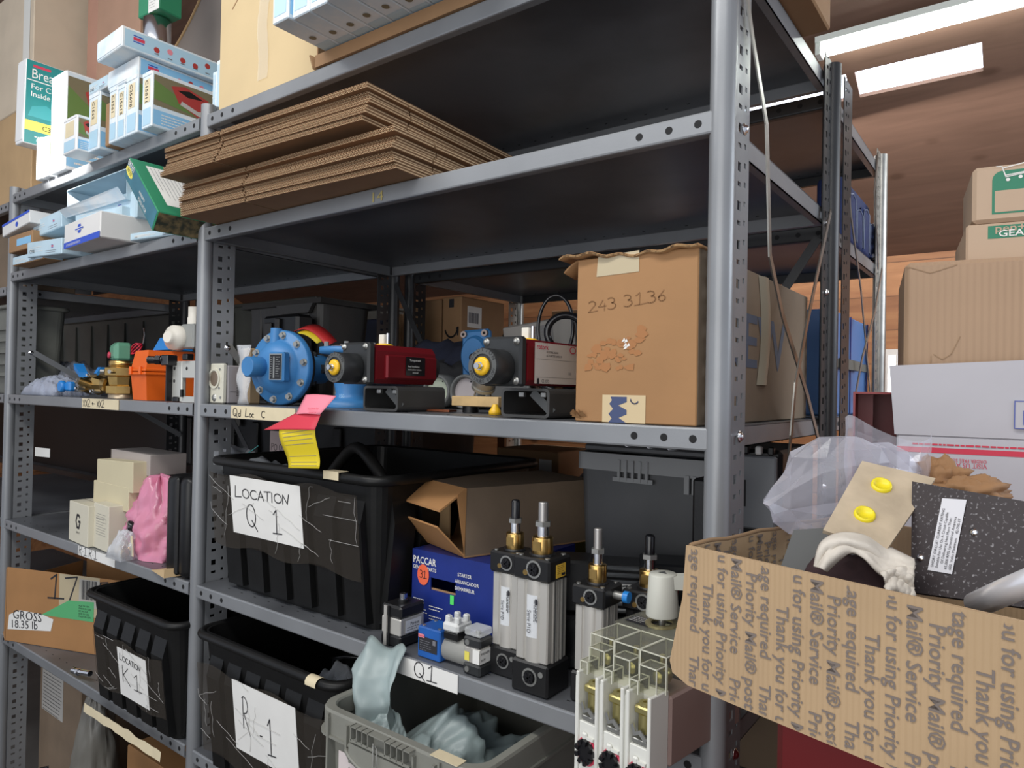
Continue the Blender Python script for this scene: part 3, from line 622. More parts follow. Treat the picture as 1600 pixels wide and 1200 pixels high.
carton('filter_box','white filter box with a blue top edge, uppermost beside the corner upright','box',Tr(x0,-.06,zz0+.10)@Ry(-5),w,.2,h*.8,HW,GP,.002,dwl)
pile(43,96,372,408,-.065,.16,'tilted blue filter box with a curved side next to the white hexagon box','C2590',0,2,3,FBL,3,zz0+.01)
pile(53,96,340,360,-.03,.16,'small blue filter box lying on the tilted one','C25',0,2,-3,FBL,4)
pile(203,278,357,388,-.035,.24,'pale blue filter box by the upright, under the green one','C1587',8,0,0,FBL,6,zz0)
pile(112,196,338,360,-.02,.2,'rounded blue filter box resting on the white hexagon box','C1571',-2,0,-1,FBL,7)
pile(118,206,310,338,-.02,.2,'blue filter box with its maker patch at the outer end, third from the pile top',None,2,0,0,FBL,8)
x0,w,z0,h=yb(105,198,280,311,-.02)
t=thing('filter_box','open pale blue filter box with folded-in flaps, topmost of the pile','box',M=Tr(x0,-.02,z0),group=GP); b=MB()
for q in ((0,w,0,.18,0,.002),(0,w,.178,.18,.002,h),(0,.002,0,.178,.002,h),(w-.002,w,0,.178,.002,h),(0,w,0,.178,h-.002,h)): b.box(*q,FBL)
b.build('body',t); MB().hull([(0,-.002,0),(w,-.002,0),(w,-.001,.0),(0,-.001,0),(.004,-.022,h*.22),(w-.004,-.022,h*.34),(w-.004,-.0205,h*.34),(.004,-.0205,h*.22)],FBW).build('flap',t); MB().hull([(0,0,0),(.002,0,0),(.04,.03,0),(.038,.03,0),(0,0,h*.9),(.002,0,h*.9),(.04,.03,h*.5),(.038,.03,h*.5)],FBW).build('flap',t)
# green box leaning on the pile
P0=at_y(208,268,-.06); P1=at_y(252,352,-.09); P2=at_y(300,300,-.10); 
xd=(P1-P0); L=xd.length
M=frame(P0-Vector((0,0,0)),xd,Vector((.25,0,1)))   # x runs down the slope, y up-and-right, z to the aisle
t=thing('filter_box','green and white filter box tipped steeply against the flattened cartons','box',M=M@Tr(.012,-.012,-.11),group=GP)
w_,h_,d_=L,.05,.13
b=MB().box(0,w_,0,h_,0,d_,FGREEN,None,.002)
T=Tr(0,0,d_); patch(b,T@Tr(.003,.003,0),w_-.006,h_*.9,mat('blue_green_print',(.05,.20,.28),.4,0,.3,12),.0004)
poly(b,T,arc(.03,h_*.5,.03,h_*.2,0,360,14),YEL,.0008); b.text('08760',.022,PAPER,T@Tr(.004,h_*.70,0),lift=.0009); b.text('WD52',.014,INK,T@Tr(.012,h_*.43,0),lift=.001); b.text('PUROLATOR',.012,PAPER,T@Tr(w_*.5,h_*.15,0),lift=.001); b.text('autoparts',.013,PAPER,T@Tr(w_*.48,h_*.45,0),lift=.001)
T=frame((0,h_,d_),(1,0,0),(0,0,-1)); patch(b,T@Tr(w_*.1,.03,0),w_*.75,d_-.05,PAPER,.0005); lines(b,T,w_*.13,.11,w_*.7,9,.009,GREYINK,.0012)
T=frame((w_,0,d_),(0,1,0),(0,0,-1)); T=frame((w_,0,d_),(0,1,0),(0,0,1)); 
b.build('body',t); q=MB(); q.box(w_,w_+.001,.003,h_-.003,.003,d_-.003,mat('dark_picture_print',(.03,.035,.02),.4,0,.6,60,col2=(.25,.18,.08))); q.build('end_flap',t,'dark printed end flap')
# ================================================================ deck 3, near bay
zs=Z3+.001
BLUE=mat('blue_enamel',(.045,.20,.46),.42,0,.12,20,.08,180); RED=mat('red_anodised',(.20,.012,.018),.3,.35); GREYM=mat('grey_casting',(.10,.105,.105),.5,.2,.1,30); DKG=mat('charcoal_enamel',(.028,.03,.032),.42,.1,.2,40,.08,200); YELP=mat('yellow_plastic',(.85,.50,.02),.35); GAL=mat('dull_zinc',(.40,.40,.38),.4,.8,.1,60)
def actuator(loc,yaw,label,white,seed):
    t=thing('valve_actuator',label,'actuator',loc,yaw)      # origin: middle of the stand's front foot, z on the deck
    # square tube stand
    tw,th,td,k=.046,.046,.125,.0045
    b=MB(); prof_o=rrect(2*tw,th,.008,0,3,-tw,0); prof_i=rrect(2*tw-2*k,th-2*k,.005,0,3,-tw+k,k)
    vs=[];n=len(prof_o)
    for y in (0,td):
        vs+=[(p[0],y,p[1]) for p in prof_o]; vs+=[(p[0],y,p[1]) for p in prof_i]
    fs=[]
    for i in range(n):
        j=(i+1)%n; fs+=[(i,i+2*n,j+2*n,j),(i+n,j+n,j+3*n,i+3*n),(i,j,j+n,i+n),(i+2*n,i+3*n,j+3*n,j+2*n)]
    b.add(vs,fs,mat('raw_steel_tube',(.085,.085,.083),.5,.3,.25,15)); b.build('square_tube_stand',t)
    q=MB(); q.strap([(.006,.012,th-.006),(.045,.012,.008)],.014,.002,GREYM,(0,1,0)); q.build('strap',t)
    for xx in (-.012,.03): q=MB().box(xx-.005,xx+.005,.006,.014,th-.014,th-.006,GAL,None,.001); q.build('bolt',t)
    zc=th+.030; xo=0.0
    b=MB().cyl((xo,-.105,zc),(xo,-.062,zc),.0265,DKG,n=36,bev=.0015)
    b.build('limit_housing',t)
    q=MB(); q.lathe([(.0257,0),(.0257,.0012),(.018,.0012)],GREYM,frame((xo,-.1052,zc),(1,0,0),(0,0,1)),36,False,False); q.build('dial_ring',t)
    q=MB()
    for i,ch in enumerate('CAUTION'):
        a=R(150-i*20); q.text(ch,.008,INK,frame((xo,-.1052,zc),(1,0,0),(0,0,1))@Tr(.0205*math.cos(a),.0215*math.sin(a),0)@Rz(math.degrees(a)-90),'c',lift=.0016)
    for i,ch in enumerate('PRESSURE BELOW'):
        a=R(200+i*11); q.text(ch,.007,INK,frame((xo,-.1052,zc),(1,0,0),(0,0,1))@Tr(.0243*math.cos(a),.0243*math.sin(a),0)@Rz(math.degrees(a)+90),'c',lift=.0016)
    q.build('dial_lettering',t)
    q=MB().lathe([(.0135,0),(.0135,.003),(.010,.005),(.006,.005)],YELP,frame((xo,-.1055,zc),(1,0,0),(0,0,1)),28); hub=q.build('yellow_hub',t)
    q=MB().cyl((xo,-.106,zc),(xo,-.120,zc),.0045,CHROME,n=16).hexa((xo,-.1055,zc),(xo,-.113,zc),.0065,CHROME); q.build('shaft',hub)
    b=MB().box(xo-.036,xo+.036,-.062,-.045,th+.002,th+.076,DKG,None,.004)
    b.build('end_plate',t)
    for dx,dz in ((-.028,.010),(.028,.010),(-.028,.068),(.028,.068)):
        q=MB(); bolt(q,(xo+dx,-.062,th+dz),(0,-1,0),.0045,GAL); q.build('bolt',t)
    # red body: hexagonal extrusion along +y
    Lb=.15; pr=[(-.032,.004),(.032,.004),(.037,.012),(.037,.062),(.028,.073),(-.028,.073),(-.037,.062),(-.037,.012)]
    vs=[(xo+x,-.045,th+z) for x,z in pr]+[(xo+x,-.045+Lb,th+z) for x,z in pr]; n=len(pr)
    b=MB().add(vs,[(i,i+n,(i+1)%n+n,(i+1)%n) for i in range(n)]+[tuple(range(n)),tuple(range(2*n-1,n-1,-1))],RED)
    if not white: b.box(xo+.034,xo+.043,-.025,-.045+Lb,th+.012,th+.056,RED,None,.003)
    T=frame((xo+.0432,-.055,th+.014),(0,1,0),(0,0,1))
    if white:
        lb=PAPER; T=frame((xo+.0372,-.052,th+.004),(0,1,0),(0,0,1)); patch(b,T@Tr(.022,.003,0),.125,.062,mat('off_white_label',(.62,.56,.50),.5),.0012); 
        b.text('rotork',.0115,FBR,T@Tr(.026,.055,0),bold=True,lift=.0018); b.text('ROTORIK ARAN',.0045,INK,T@Tr(.052,.050,0),lift=.0018); b.text('ACTUATOR RAPID 90',.0045,INK,T@Tr(.052,.0445,0),lift=.0018)
        lines(b,T,.028,.037,.11,6,.0042,INK,.0009,.3,4); patch(b,T@Tr(.026,.040,0),.116,.0003,INK,.0016); patch(b,T@Tr(.026,.0125,0),.116,.0003,INK,.0016); b.text('CE 0575',.006,INK,T@Tr(.040,.005,0),lift=.0018); b.text('100',.006,GREYINK,T@Tr(.115,.018,0),lift=.0018); lines(b,T,.078,.007,.05,2,.003,INK,.0009); patch(b,T@Tr(.028,.002,0),.006,.009,INK,.0018)
        disc(b,T,.128,.058,.006,FBR,.0017,14,1.6); disc(b,T,.128,.058,.0045,mat('off_white_label',(1,1,1)),.0019,14,1.6)
    else:
        patch(b,T@Tr(.075,.006,0),.05,.034,BPLS,.0010); b.text('Torque unit',.006,PAPER,T@Tr(.084,.032,0),lift=.0016); b.text('Read installation',.0045,PAPER,T@Tr(.08,.021,0),lift=.0016); b.text('instructions before',.0045,PAPER,T@Tr(.08,.0155,0),lift=.0016); b.text('removal',.0045,PAPER,T@Tr(.092,.010,0),lift=.0016)
    b.build('red_body',t)
    b=MB().cyl((xo,-.045+Lb,th+.036),(xo,-.045+Lb+.025,th+.036),.030,DKG,n=32,bev=.004); b.build('end_cap',t)
    q=MB().lathe([(.014,0),(.017,.001),(.017,.003),(.011,.005)],YELP,Tr(xo-.004,.01,th+.073),24); q.build('yellow_gland',t)
    q=MB().box(xo-.012,xo+.002,.004,.016,th+.077,th+.095,mat('pale_nylon',(.72,.70,.62),.5),None,.001).cyl((xo+.006,.01,th+.077),(xo+.006,.01,th+.097),.003,CHROME,n=10); q.build('connector',t)
    return t
actuator((-.626,.012,zs),0,'red-bodied valve actuator with a black plate on its side, on a square tube stand','',1)
actuator((-.300,.012,zs),0,'red-bodied valve actuator with a white data label, beside the big carton','w',2)
# blue diaphragm regulator
o_=Vector((-1.0,.055,zs+.0835)); n_=Vector((.22,-.97,.0)).normalized()
M=frame(o_,Vector((0,0,1)).cross(n_),(0,0,1))
t=thing('diaphragm_regulator','round bright blue diaphragm regulator with bolted rim and metal nameplate','regulator',M=M)
b=MB().lathe([(.083,-.016),(.083,-.004),(.080,.0),(.062,.001),(.058,.008),(.048,.020),(.030,.030),(.0001,.032)],BLUE,None,44)
b.lathe([(.0001,-.075),(.03,-.075),(.05,-.05),(.06,-.022),(.083,-.021),(.083,-.0165)],BLUE,None,44)
b.build('diaphragm_housing',t); MB().ring((0,0,-.021),(0,0,-.0155),.0845,.06,BPL,44).build('gasket',t)
for k in range(10):
    a=R(9+36*k); q=MB(); q.lathe([(.0085,.0),(.0085,.0015)],GAL,Tr(.0715*math.cos(a),.0715*math.sin(a),0),14); q.cyl((.0715*math.cos(a),.0715*math.sin(a),.0015),(.0715*math.cos(a),.0715*math.sin(a),.008),.0058,GAL,n=6,smooth=False); q.build('bolt',t)
MB().cyl((-.022,0,.02),(-.030,0,.062),.0215,BLUE,n=32,bev=.001).box(-.078,-.035,-.022,.022,.004,.024,BLUE,None,.003).build('spring_boss',t)
b=MB().box(.008,.050,-.032,.032,.02,.040,BLUE,None,.003); q=b.build('nameplate_block',t)
b=MB().box(.012,.046,-.028,.028,.0402,.0412,GAL); T=Tr(.012,-.028,.0412); patch(b,T@Tr(.002,.002,0),.030,.052,BPLS); patch(b,T@Tr(.011,.004,0),.004,.046,GAL,.0009); lines(b,T,.018,.048,.012,9,.005,GAL,.0012,.3,3); lines(b,T,.003,.048,.006,9,.005,GAL,.0012,.3,5); b.build('nameplate',q)
MB().cyl((-.01,.05,-.0),(-.01,.086,-.002),.0125,BLUE,n=26).cyl((-.01,.086,-.002),(-.01,.0865,-.002),.0095,CARDD,n=20).build('pipe_stub',t)
MB().cyl((.01,0,-.07),(.01,0,-.13),.034,BLUE,n=28).box(-.028,.028,-.04,.04,-.098,-.085,DKG,None,.004).cyl((.045,.0,-.09),(.045,.0,-.11),.01,DKG,n=8).build('rear_body',t)
# red and yellow tags tied to it
def tagmat(): return
TR=mat('red_tag_card',(.62,.03,.03),.55); TY=mat('yellow_tag_card',(.80,.62,.02),.55); TP=mat('pink_tag_card',(.86,.25,.33),.55); TREDO=mat('crimson_tag_card',(.66,.04,.07),.5)
t=thing('warning_tag','red and yellow paper tag curling up behind the round blue regulator','tag',(0,0,0))
A=at_y(440,528,.13); B_=at_y(505,545,.14)
def f1(u,v): 
    p=A.lerp(B_,u); return (p.x, p.y+.03*v, p.z+.032*math.sin(u*2.9)*(1)+.014*(v-.5)-.006*u)
MB().sheet(12,2,lambda u,v:(lambda q:(q[0]-.004,q[1]+.012,q[2]+.012))(f1(u,v)),TR,.0008).build('red_leaf',t)
MB().sheet(12,2,lambda u,v:f1(u*.85,v),TY,.0008).build('yellow_leaf',t)
t=thing('warning_tag','pink, red and yellow tag draped over the front edge of the deck below the regulator','tag',(0,0,0))
def S(px,py,y): return at_y(px,py,y)
P=[S(478,617,-.02),S(526,619,-.03),S(500,648,-.05),S(462,648,-.04)]
def bil(P,u,v,bump=0): 
    a=P[0].lerp(P[1],u); c=P[3].lerp(P[2],u); q=a.lerp(c,v); return q+Vector((0,-1,.3))*bump
b=MB(); b.sheet(8,8,lambda u,v:bil(P,u,v,.006*math.sin(3.1*u)),TP,.0006)
T=frame(S(480,640,-.052),P[2]-P[3],P[0]-P[3]); b.text('Please Remove Plugs',.0065,TREDO,T,lift=.0,sx=.7); b.text('before use',.006,TREDO,T@Tr(.01,-.008,0),lift=.0); 
b.build('pink_leaf',t)
P2_=[S(462,646,-.036),S(502,647,-.045),S(492,672,-.058),S(412,672,-.04)]
MB().sheet(8,8,lambda u,v:bil(P2_,u,v,.004*math.sin(3.1*u)),TREDO,.0006).build('red_leaf',t)
P3_=[S(440,660,-.038),S(500,648,-.042),S(494,731,-.046),S(446,730,-.046)]
b=MB(); b.sheet(8,14,lambda u,v:bil(P3_,u,v,.008*math.sin(v*5.2)),TY,.0006)
for i,v in enumerate((.30,.38,.46,.54,.76,.88,.95)):
    a=bil(P3_,.1,v,.008*math.sin(v*5.2)+.0012); c=bil(P3_,.92,v,.008*math.sin(v*5.2)+.0012); b.add([a,c,c+Vector((0,0,.0009)),a+Vector((0,0,.0009))],[(0,1,2,3)],GREYINK)
b.build('yellow_leaf',t)
# ivory-fronted gas regulator with round port
t=thing('gas_valve_block','ivory and grey rectangular gas valve with a round threaded port, beside the upright','valve',(-1.213,.012,zs))
IV=mat('ivory_casting',(.62,.60,.50),.45); w,h,d=.063,.098,.075
b=MB().box(0,w,0,.012,0,h-.006,IV,None,.003); b.ring((w*.48,.001,h*.58),(w*.48,-.003,h*.58),.023,.0185,IV,30); b.lathe([(.0185,0),(.0165,.002),(.0182,.004),(.0165,.006),(.0182,.008),(.016,.010)],mat('bronze_thread',(.35,.27,.20),.4,.7),frame((w*.48,-.0034,h*.58),(1,0,0),(0,0,1))@Tr(0,0,-.012),28,False)
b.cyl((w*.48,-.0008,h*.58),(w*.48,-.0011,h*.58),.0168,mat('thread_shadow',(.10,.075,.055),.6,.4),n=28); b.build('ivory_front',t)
for dx,dz in ((.15,.80),(.82,.80),(.13,.38),(.80,.36),(.1,.14),(.9,.14)): q=MB().cyl((w*dx,0,h*dz),(w*dx,-.0012,h*dz),.003,GAL,n=10); q.build('screw',t)
q=MB(); q.lathe([(.009,0),(.006,.003),(.003,.004)],GAL,frame((w*.48,0,h*.13),(1,0,0),(0,0,1)),16); q.build('test_nipple',t)
b=MB().box(.002,w+.001,.012,d+.01,0,h-.010,mat('mauve_grey_enamel',(.30,.28,.29),.5),None,.003); T=frame((w+.0015,.03,0),(0,1,0),(0,0,1)); lines(b,T,.004,h*.55,.026,7,.006,INK,.0012,.4,9); disc(b,T,.026,h*.72,.007,INK,.0006); b.text('CE',.007,INK,T@Tr(.004,h*.18,0),lift=.0012); patch(b,T@Tr(-.012,h*.27,0),.05,.0012,INK); b.build('grey_body',t)
# clear bag with card header
t=thing('plastic_bag','small clear bag holding tan card squeezed between ivory valve and round blue regulator','bag',(-1.133,.03,zs)); MB().box(0,.03,.02,.05,0,.128,mat('tan_card',(.52,.36,.20),.6),None,.003).build('contents',t); MB().sheet(4,10,lambda u,v:(.045*u-.004,.012+.004*math.sin(v*11+u*3),.135*v),FILM,.0008).build('film',t)
# blue flanged valve
VX_,VY=-.843,.125
t=thing('flanged_valve','blue cast flanged valve standing upright between round regulator and first red actuator','valve',(VX_,VY,zs))
b=MB().lathe([(.058,0),(.058,.012),(.034,.016),(.030,.03),(.036,.06),(.040,.075),(.030,.10),(.030,.112),(.066,.114),(.066,.127),(.05,.1275)],BLUE,None,36); b.text('150',.012,mat('pale_raised_paint',(.3,.5,.7),.5),frame((.012,-.040,.02),(1,0,0),(0,0,1)),lift=.001); b.build('body',t)
MB().ring((0,0,.1275),(0,0,.131),.042,.030,mat('rusty_face',(.16,.10,.07),.7,.4),32).build('gasket_face',t)
for a in (20,100,160,250,310): q=MB().cyl((.054*math.cos(R(a)),.054*math.sin(R(a)),.127),(.054*math.cos(R(a)),.054*math.sin(R(a)),.138),.005,GAL,n=6,smooth=False); q.build('flange_bolt',t)
t=thing('steel_rod_bundle','short pair of grey steel cylinders standing left of the blue flanged valve','cylinder',(-.932,.165,zs)); 
for dx in (0,.024): q=MB().cyl((dx,0,0),(dx,0,.10),.0105,GAL,n=20).cyl((dx,0,.10),(dx,0,.108),.005,GAL,n=12); q.build('cylinder',t)
# dark tote behind
AX,AW=-1.64,.50
DT=mat('charcoal_tote_plastic',(.040,.037,.035),.5,0,.15,30)
t=thing('tote_bin','large charcoal plastic tote with smooth flared rim standing behind the blue regulator','bin',(AX+.03,.36,zs)); w=.36
b=MB(); tub(b,w,.19,.285,DT,.004,.02,.03)
for xx,ww in ((.03,.06),(.11,.05),(.31,.05)): b.box(xx*.85,(xx+ww)*.85,-.0,.02,.012,.28,DT,None,.004)
b.box(.17,.30,.002,.02,.22,.285,DT,None,.004); b.build('body',t)
b=MB(); b.hull([(-.012,-.012,.275),(w+.012,-.012,.275),(w+.012,.20,.275),(-.012,.20,.275),(-.008,-.008,.29),(w+.008,-.008,.29),(w+.008,.196,.29),(-.008,.196,.29)],DT); b.hull([(.19,-.013,.25),(.32,-.013,.25),(.32,-.002,.25),(.19,-.002,.25),(.17,-.013,.276),(.34,-.013,.276),(.34,-.002,.276),(.17,-.002,.276)],DT); b.build('rim',t)
# behind the actuators: caps, gauge canister, wood, flanged cylinder, jacket, hose
CAPG=mat('grey_pvc',(.20,.205,.20),.45)
for i,(px,py,yy,disc_c) in enumerate(((681,612,.27,mat('pale_green_disc',(.60,.66,.52),.5)),(725,612,.27,mat('pinkish_disc',(.60,.54,.54),.5)))):
    c=at_y(px,py,yy); c.z=zs+.0375
    t=thing('pipe_cap',('pale green faced','pinkish-white faced')[i]+' grey pipe cap lying on its side behind the first actuator','pipe cap',M=frame(c,(1,.1,0),(0,0,1)),group='grey pipe caps')
    MB().lathe([(.031,-.012),(.031,0),(.034,0.002),(.0375,0),(.0375,-.085),(.0001,-.085)],CAPG,None,36,True,False).build('body',t); MB().cyl((0,0,-.012),(0,0,-.009),.0305,disc_c,n=32).build('end_disc',t)
    q=MB().cyl((.012,.022,-.009),(.012,.022,-.008),.0018,INK,n=8).cyl((-.012,-.02,-.009),(-.012,-.02,-.008),.0018,INK,n=8); q.build('rivet_dot',t)
c=at_y(790,600,.30); c.z=zs+.055
t=thing('pipe_cap','large grey pipe cap with a red sticker half hidden by the labelled actuator','pipe cap',M=frame(c,(1,.25,0),(0,0,1))); MB().lathe([(.048,-.014),(.048,0),(.0545,0),(.0545,-.06),(.0001,-.06)],CAPG,None,40,True,False).cyl((0,0,-.014),(0,0,-.011),.048,mat('grey_disc',(.13,.13,.13),.5),n=36).build('body',t); MB().box(-.024,-.012,.01,.022,-.0112,-.0105,FBR).build('sticker',t)
a=at_y(705,640,.10); c=at_y(778,640,.10)
t=thing('wood_block','pale pine offcut lying flat in front of the pipe caps','wood',(a.x,.10,zs+.012),0); WD=mat('pale_pine',(.55,.38,.18),.7,0,.25,30,.1,80); MB().box(0,c.x-a.x,0,.07,0,.018,WD,None,.001).build('block',t); MB().cyl((.03,.02,-.012),(.03,.02,-.0005),.015,BPL,n=20).build('rubber_foot',t); MB().cyl((.085,.04,-.012),(.085,.04,-.0005),.015,BPL,n=20).build('rubber_foot',t)
c=at_y(757,618,.14); 
t=thing('steel_canister','small tilted steel canister with bent wire legs resting on the pine offcut','canister',M=Tr(c.x,.14,zs+.062)@Ry(28)@Rx(20)); MB().lathe([(.0001,-.022),(.019,-.022),(.0205,-.018),(.0205,.014),(.017,.018),(.0001,.019)],mat('brushed_steel',(.32,.31,.29),.4,.8),None,28).build('body',t); MB().ring((0,0,-.020),(0,0,-.014),.0225,.0195,GAL,24).build('clamp_ring',t)
for a_ in (20,140,260): q=MB().cyl((.016*math.cos(R(a_)),.016*math.sin(R(a_)),-.020),(.018*math.cos(R(a_)),.018*math.sin(R(a_)),-.034),.0016,GAL,n=8); q.build('leg',t)
c=at_y(768,640,.06); t=thing('cable_gland','yellow cable gland lying between the pine offcut and the labelled actuator','cable gland',(c.x+.0,.07,zs+.006)); MB().lathe([(.004,-.006),(.011,-.006),(.011,.0),(.008,.004),(.004,.012)],YELP,None,16).build('body',t); MB().cyl((.0,0,-.006),(0,0,-.0055),.011,YELP,n=12).build('washer',t)
a=at_y(664,645,.09); tag(MB().box(0,.055,0,.025,0,.004,mat('copper',(.42,.14,.07),.35,.9)).build('copper_strip',None,None,T=Tr(a.x,.09,zs)@Rz(8)),'thin copper strip lying flat between actuator stand and pine offcut','strip')
# blue square flange cylinder
c=at_y(742,556,.30); M=frame(c,(1,.12,.04),(-.10,0,1))
t=thing('air_cylinder','grey cylinder lying askew with a bright blue square end flange and four bolts','cylinder',M=M)
b=MB().box(-.036,.036,-.058,.058,-.018,0,BLUE,None,.006); b.build('end_flange',t)
b=MB().lathe([(.040,0),(.038,.006),(.034,.008),(.034,.009)],BLUE,Matrix.Diagonal((.86,1.12,1,1)),36); b.cyl((0,-.004,.009),(0,-.004,.010),.009,BLACK,n=20).cyl((0,-.004,.0095),(0,-.004,.0125),.005,mat('rusty_stub',(.3,.18,.14),.5,.6),n=10); b.build('raised_boss',t)
for dx,dy in ((-.027,.048),(.027,.048),(-.027,-.048),(.027,-.048)): q=MB().cyl((dx,dy,0),(dx,dy,.005),.0075,mat('tarnished_bolt',(.38,.30,.26),.4,.8),n=18).cyl((dx,dy,.005),(dx,dy,.0055),.0035,BLACK,n=6); q.build('bolt',t)
t=thing('control_box','grey oblong control box with a faded label lying tilted behind the blue flange','box',M=Tr(c.x+.045,c.y+.05,c.z+.0)@Rz(10)@Ry(-8))
b=MB().box(0,.17,0,.09,0,.065,mat('warm_grey_enamel',(.22,.205,.185),.5,.1),None,.003); T=FT('front',.17,.09,.065,.05,.018); patch(b,T,.07,.036,mat('faded_label',(.13,.125,.12),.5)); lines(b,T,.004,.03,.06,5,.006,GREYINK,.001,.4,8); b.text('VA',.012,GREYINK,T@Tr(.045,.02,0),lift=.0012); b.build('body',t); MB().box(.17,.176,-.002,.092,-.002,.067,BPL,None,.002).build('end_cap',t)
# black hoses
a=at_y(872,530,.30)
def hoseloop(lab,cpx,cpy,rx,rz,yy,r,a0,a1,tiltx=.0):
    c=at_y(cpx,cpy,yy); pts=[(c.x+rx*math.cos(R(a0+(a1-a0)*i/28)),yy+tiltx*math.cos(R(a0+(a1-a0)*i/28)),c.z+rz*math.sin(R(a0+(a1-a0)*i/28))) for i in range(29)]
    return tag(MB().tube(pts,r,BPLS,10).build('black_hose'),lab,'hose',None)
hoseloop('thin black hose standing up in a tall loop beside the big carton',868,512,.036,.066,.32,.0038,-60,250,.01)
hoseloop('thick black hose bending over towards the big carton',884,520,.030,.034,.28,.007,40,230,.02)
c=at_y(870,545,.34)
t=thing('black_cable_coil','black tangle of cable in a low heap below the standing hose loop','cable',(c.x,.34,zs)); b=MB()
for k in range(6):
    pts=[(.055*math.cos(i*.42+k)*(1+.12*math.sin(k*3)),.045*math.sin(i*.42+k),.03+.018*k+.012*math.sin(i*.8+k*2)) for i in range(15)]
    b.tube(pts,.006,BPLS,8,True)
b.build('coil',t); MB().cyl((-.06,0,.0),(.05,0,.0),.03,BPLS).build('cable_end',t)
# navy jacket heap and dark fabric at the back
def heap(name,lab,cat,cx,cy,z,w,d,h,m,seed,nu=22,nv=14,group=None,amp=.3,kind=None):
    def fn(u,v):
        x=(u-.5)*w; y=(v-.5)*d; e=max(0,1-(abs(2*u-1))**3)*max(0,1-(abs(2*v-1))**3)
        n=noise.noise(Vector((u*4+seed,v*4,seed)))+.5*noise.noise(Vector((u*9+seed,v*9,seed)))
        return (cx+x,cy+y,z+h*(e**.5)*(1+amp*n)+.0)
    b=MB(); b.sheet(nu,nv,fn,m,.003); o=b.build(name); return tag(o,lab,cat,group,kind)
heap('jacket','dark navy jacket heaped behind the blue flange','clothing',-.82,.44,zs,.42,.22,.15,mat('navy_cloth',(.018,.022,.045),.85,0,.3,30,.3,200),3)
heap('tool_bag','grey folded fabric bag lying in front of the navy jacket','bag',-.76,.36,zs,.25,.12,.105,mat('charcoal_cloth',(.03,.03,.032),.8,0,.3,30,.3,200),8)
c=at_y(790,545,.9)
# large carton at the end of the deck
x0,w,z0,h=yb(905,1104,398,661,.0); w=-.014-x0; d=.545; h=.232
t=thing('cardboard_box','large battered brown carton with torn label marks standing at the end of the third deck','box',(x0,-.008,zs))
CB=mat('worn_cardboard',(.36,.19,.08),.75,0,.15,5,.2,60); CBS=mat('scuffed_cardboard',(.27,.20,.135),.8,0,.3,5,.25,40,col2=(.19,.15,.11))
b=MB().box(0,w,0,.004,0,h,CB,None,.0015)
b.box(0,.004,.004,d,0,h,CB).box(.004,w-.004,d-.004,d,0,h,CB).box(.004,w-.004,.004,d,0,.004,CB)
b.box(w-.004,w,.003,d,0,h,CBS,None,.0015)
T=FT('front',w,d,h)
b.add([(.032,-.0006,.205),(.098,-.0006,.207),(.098,-.0006,.236),(.034,-.0006,.233)],[(0,1,2,3)],TAPE)
rr=random.Random(5)
LM=mat('torn_paper_mark',(.36,.16,.06),.8)
for k in range(46):
    xx=.02+.085*rr.random(); zz=.075+.055*rr.random()*(.4+xx*6); s_=.004+.007*rr.random(); poly(b,T,[(xx+s_*math.cos(R(60*i))*rr.uniform(.5,1.2),zz+s_*math.sin(R(60*i))*rr.uniform(.4,.8)) for i in range(6)],LM,.0006+.00001*k)
for k in range(5): xx=.062+.02*rr.random(); zz=.10+.015*rr.random(); poly(b,T,[(xx,zz),(xx+.006,zz+.002),(xx+.004,zz+.006)],PAPER,.0012)
hand(b,'243 3136',T@Tr(.02,.155,0)@Rz(5),.016,mat('faint_pencil',(.26,.13,.055),.8),.0006,1.5)
patch(b,T@Tr(.045,.0005,0),.066,.038,mat('printed_tape',(.60,.47,.28),.4),.0007)
NB=mat('navy_print',(.05,.07,.16),.6)
poly(b,T,[(.055,.0),(.060,.006),(.055,.012),(.062,.019),(.056,.026),(.060,.031),(.058,.036),(.083,.036),(.083,.029),(.070,.024),(.083,.018),(.083,.012),(.071,.007),(.083,.0)],NB,.0010); b.scrib([arc(.095,.033,.006,.006,180,330,8)],NB,T@Tr(0,0,.0006),.0008)
T=FT('right',w,d,h)
b.text('NEW',.115,mat('slate_print',(.11,.14,.20),.7),T@Tr(.06,.085,0)@Matrix(((1,0,0,0),(0,1,0,0),(0,0,1,0),(0,0,0,1))),bold=True,sx=1.25,lift=.0008)
patch(b,T@Tr(.085,.045,0),.03,.032,PAPER,.001)
b.build('body',t)
def flap(u,v): return (-.028+(w+.03)*u,-.006-.004*math.sin(u*9)+.05*v,h+.004+.010*math.sin(u*5+1)*(1-u)+.002*math.sin(u*31)-.008*(1-u)**3)
MB().sheet(30,3,flap,CB,.004).build('top_flap',t); b=MB().sheet(40,1,lambda u,v:(lambda p:(p[0],p[1]-.0012,p[2]-.0008-.0026*v))(flap(u,0)),mat('flute_edge',(.30,.18,.08),.9,0,.7,220,col2=(.06,.03,.01)),0); b.build('torn_edge',t)
MB().sheet(6,4,lambda u,v:(-.03+.035*u,.01+.12*v,h+.004-.018*(1-u)**2*(1+.3*math.sin(v*7))),CB,.003).build('side_flap',t)
b=MB()
for k in range(14): 
    p=Vector((-.008+.02*rr.random(),-.008*rr.random(),.004+.008*rr.random())); b.add([p,p+Vector((.008*rr.random(),-.004,.006)),p+Vector((.01,.003,-.003*rr.random()))],[(0,1,2)],CB)
b.build('frayed_corner',t)
MB().sheet(3,12,lambda u,v:(w+.0008+.006*math.sin(u*3.1),.24+.05*u+.02*math.sin(v*3),h*(.25+.74*v)),mat('peeled_tape',(.36,.33,.25),.35),0).build('peeling_tape',t)
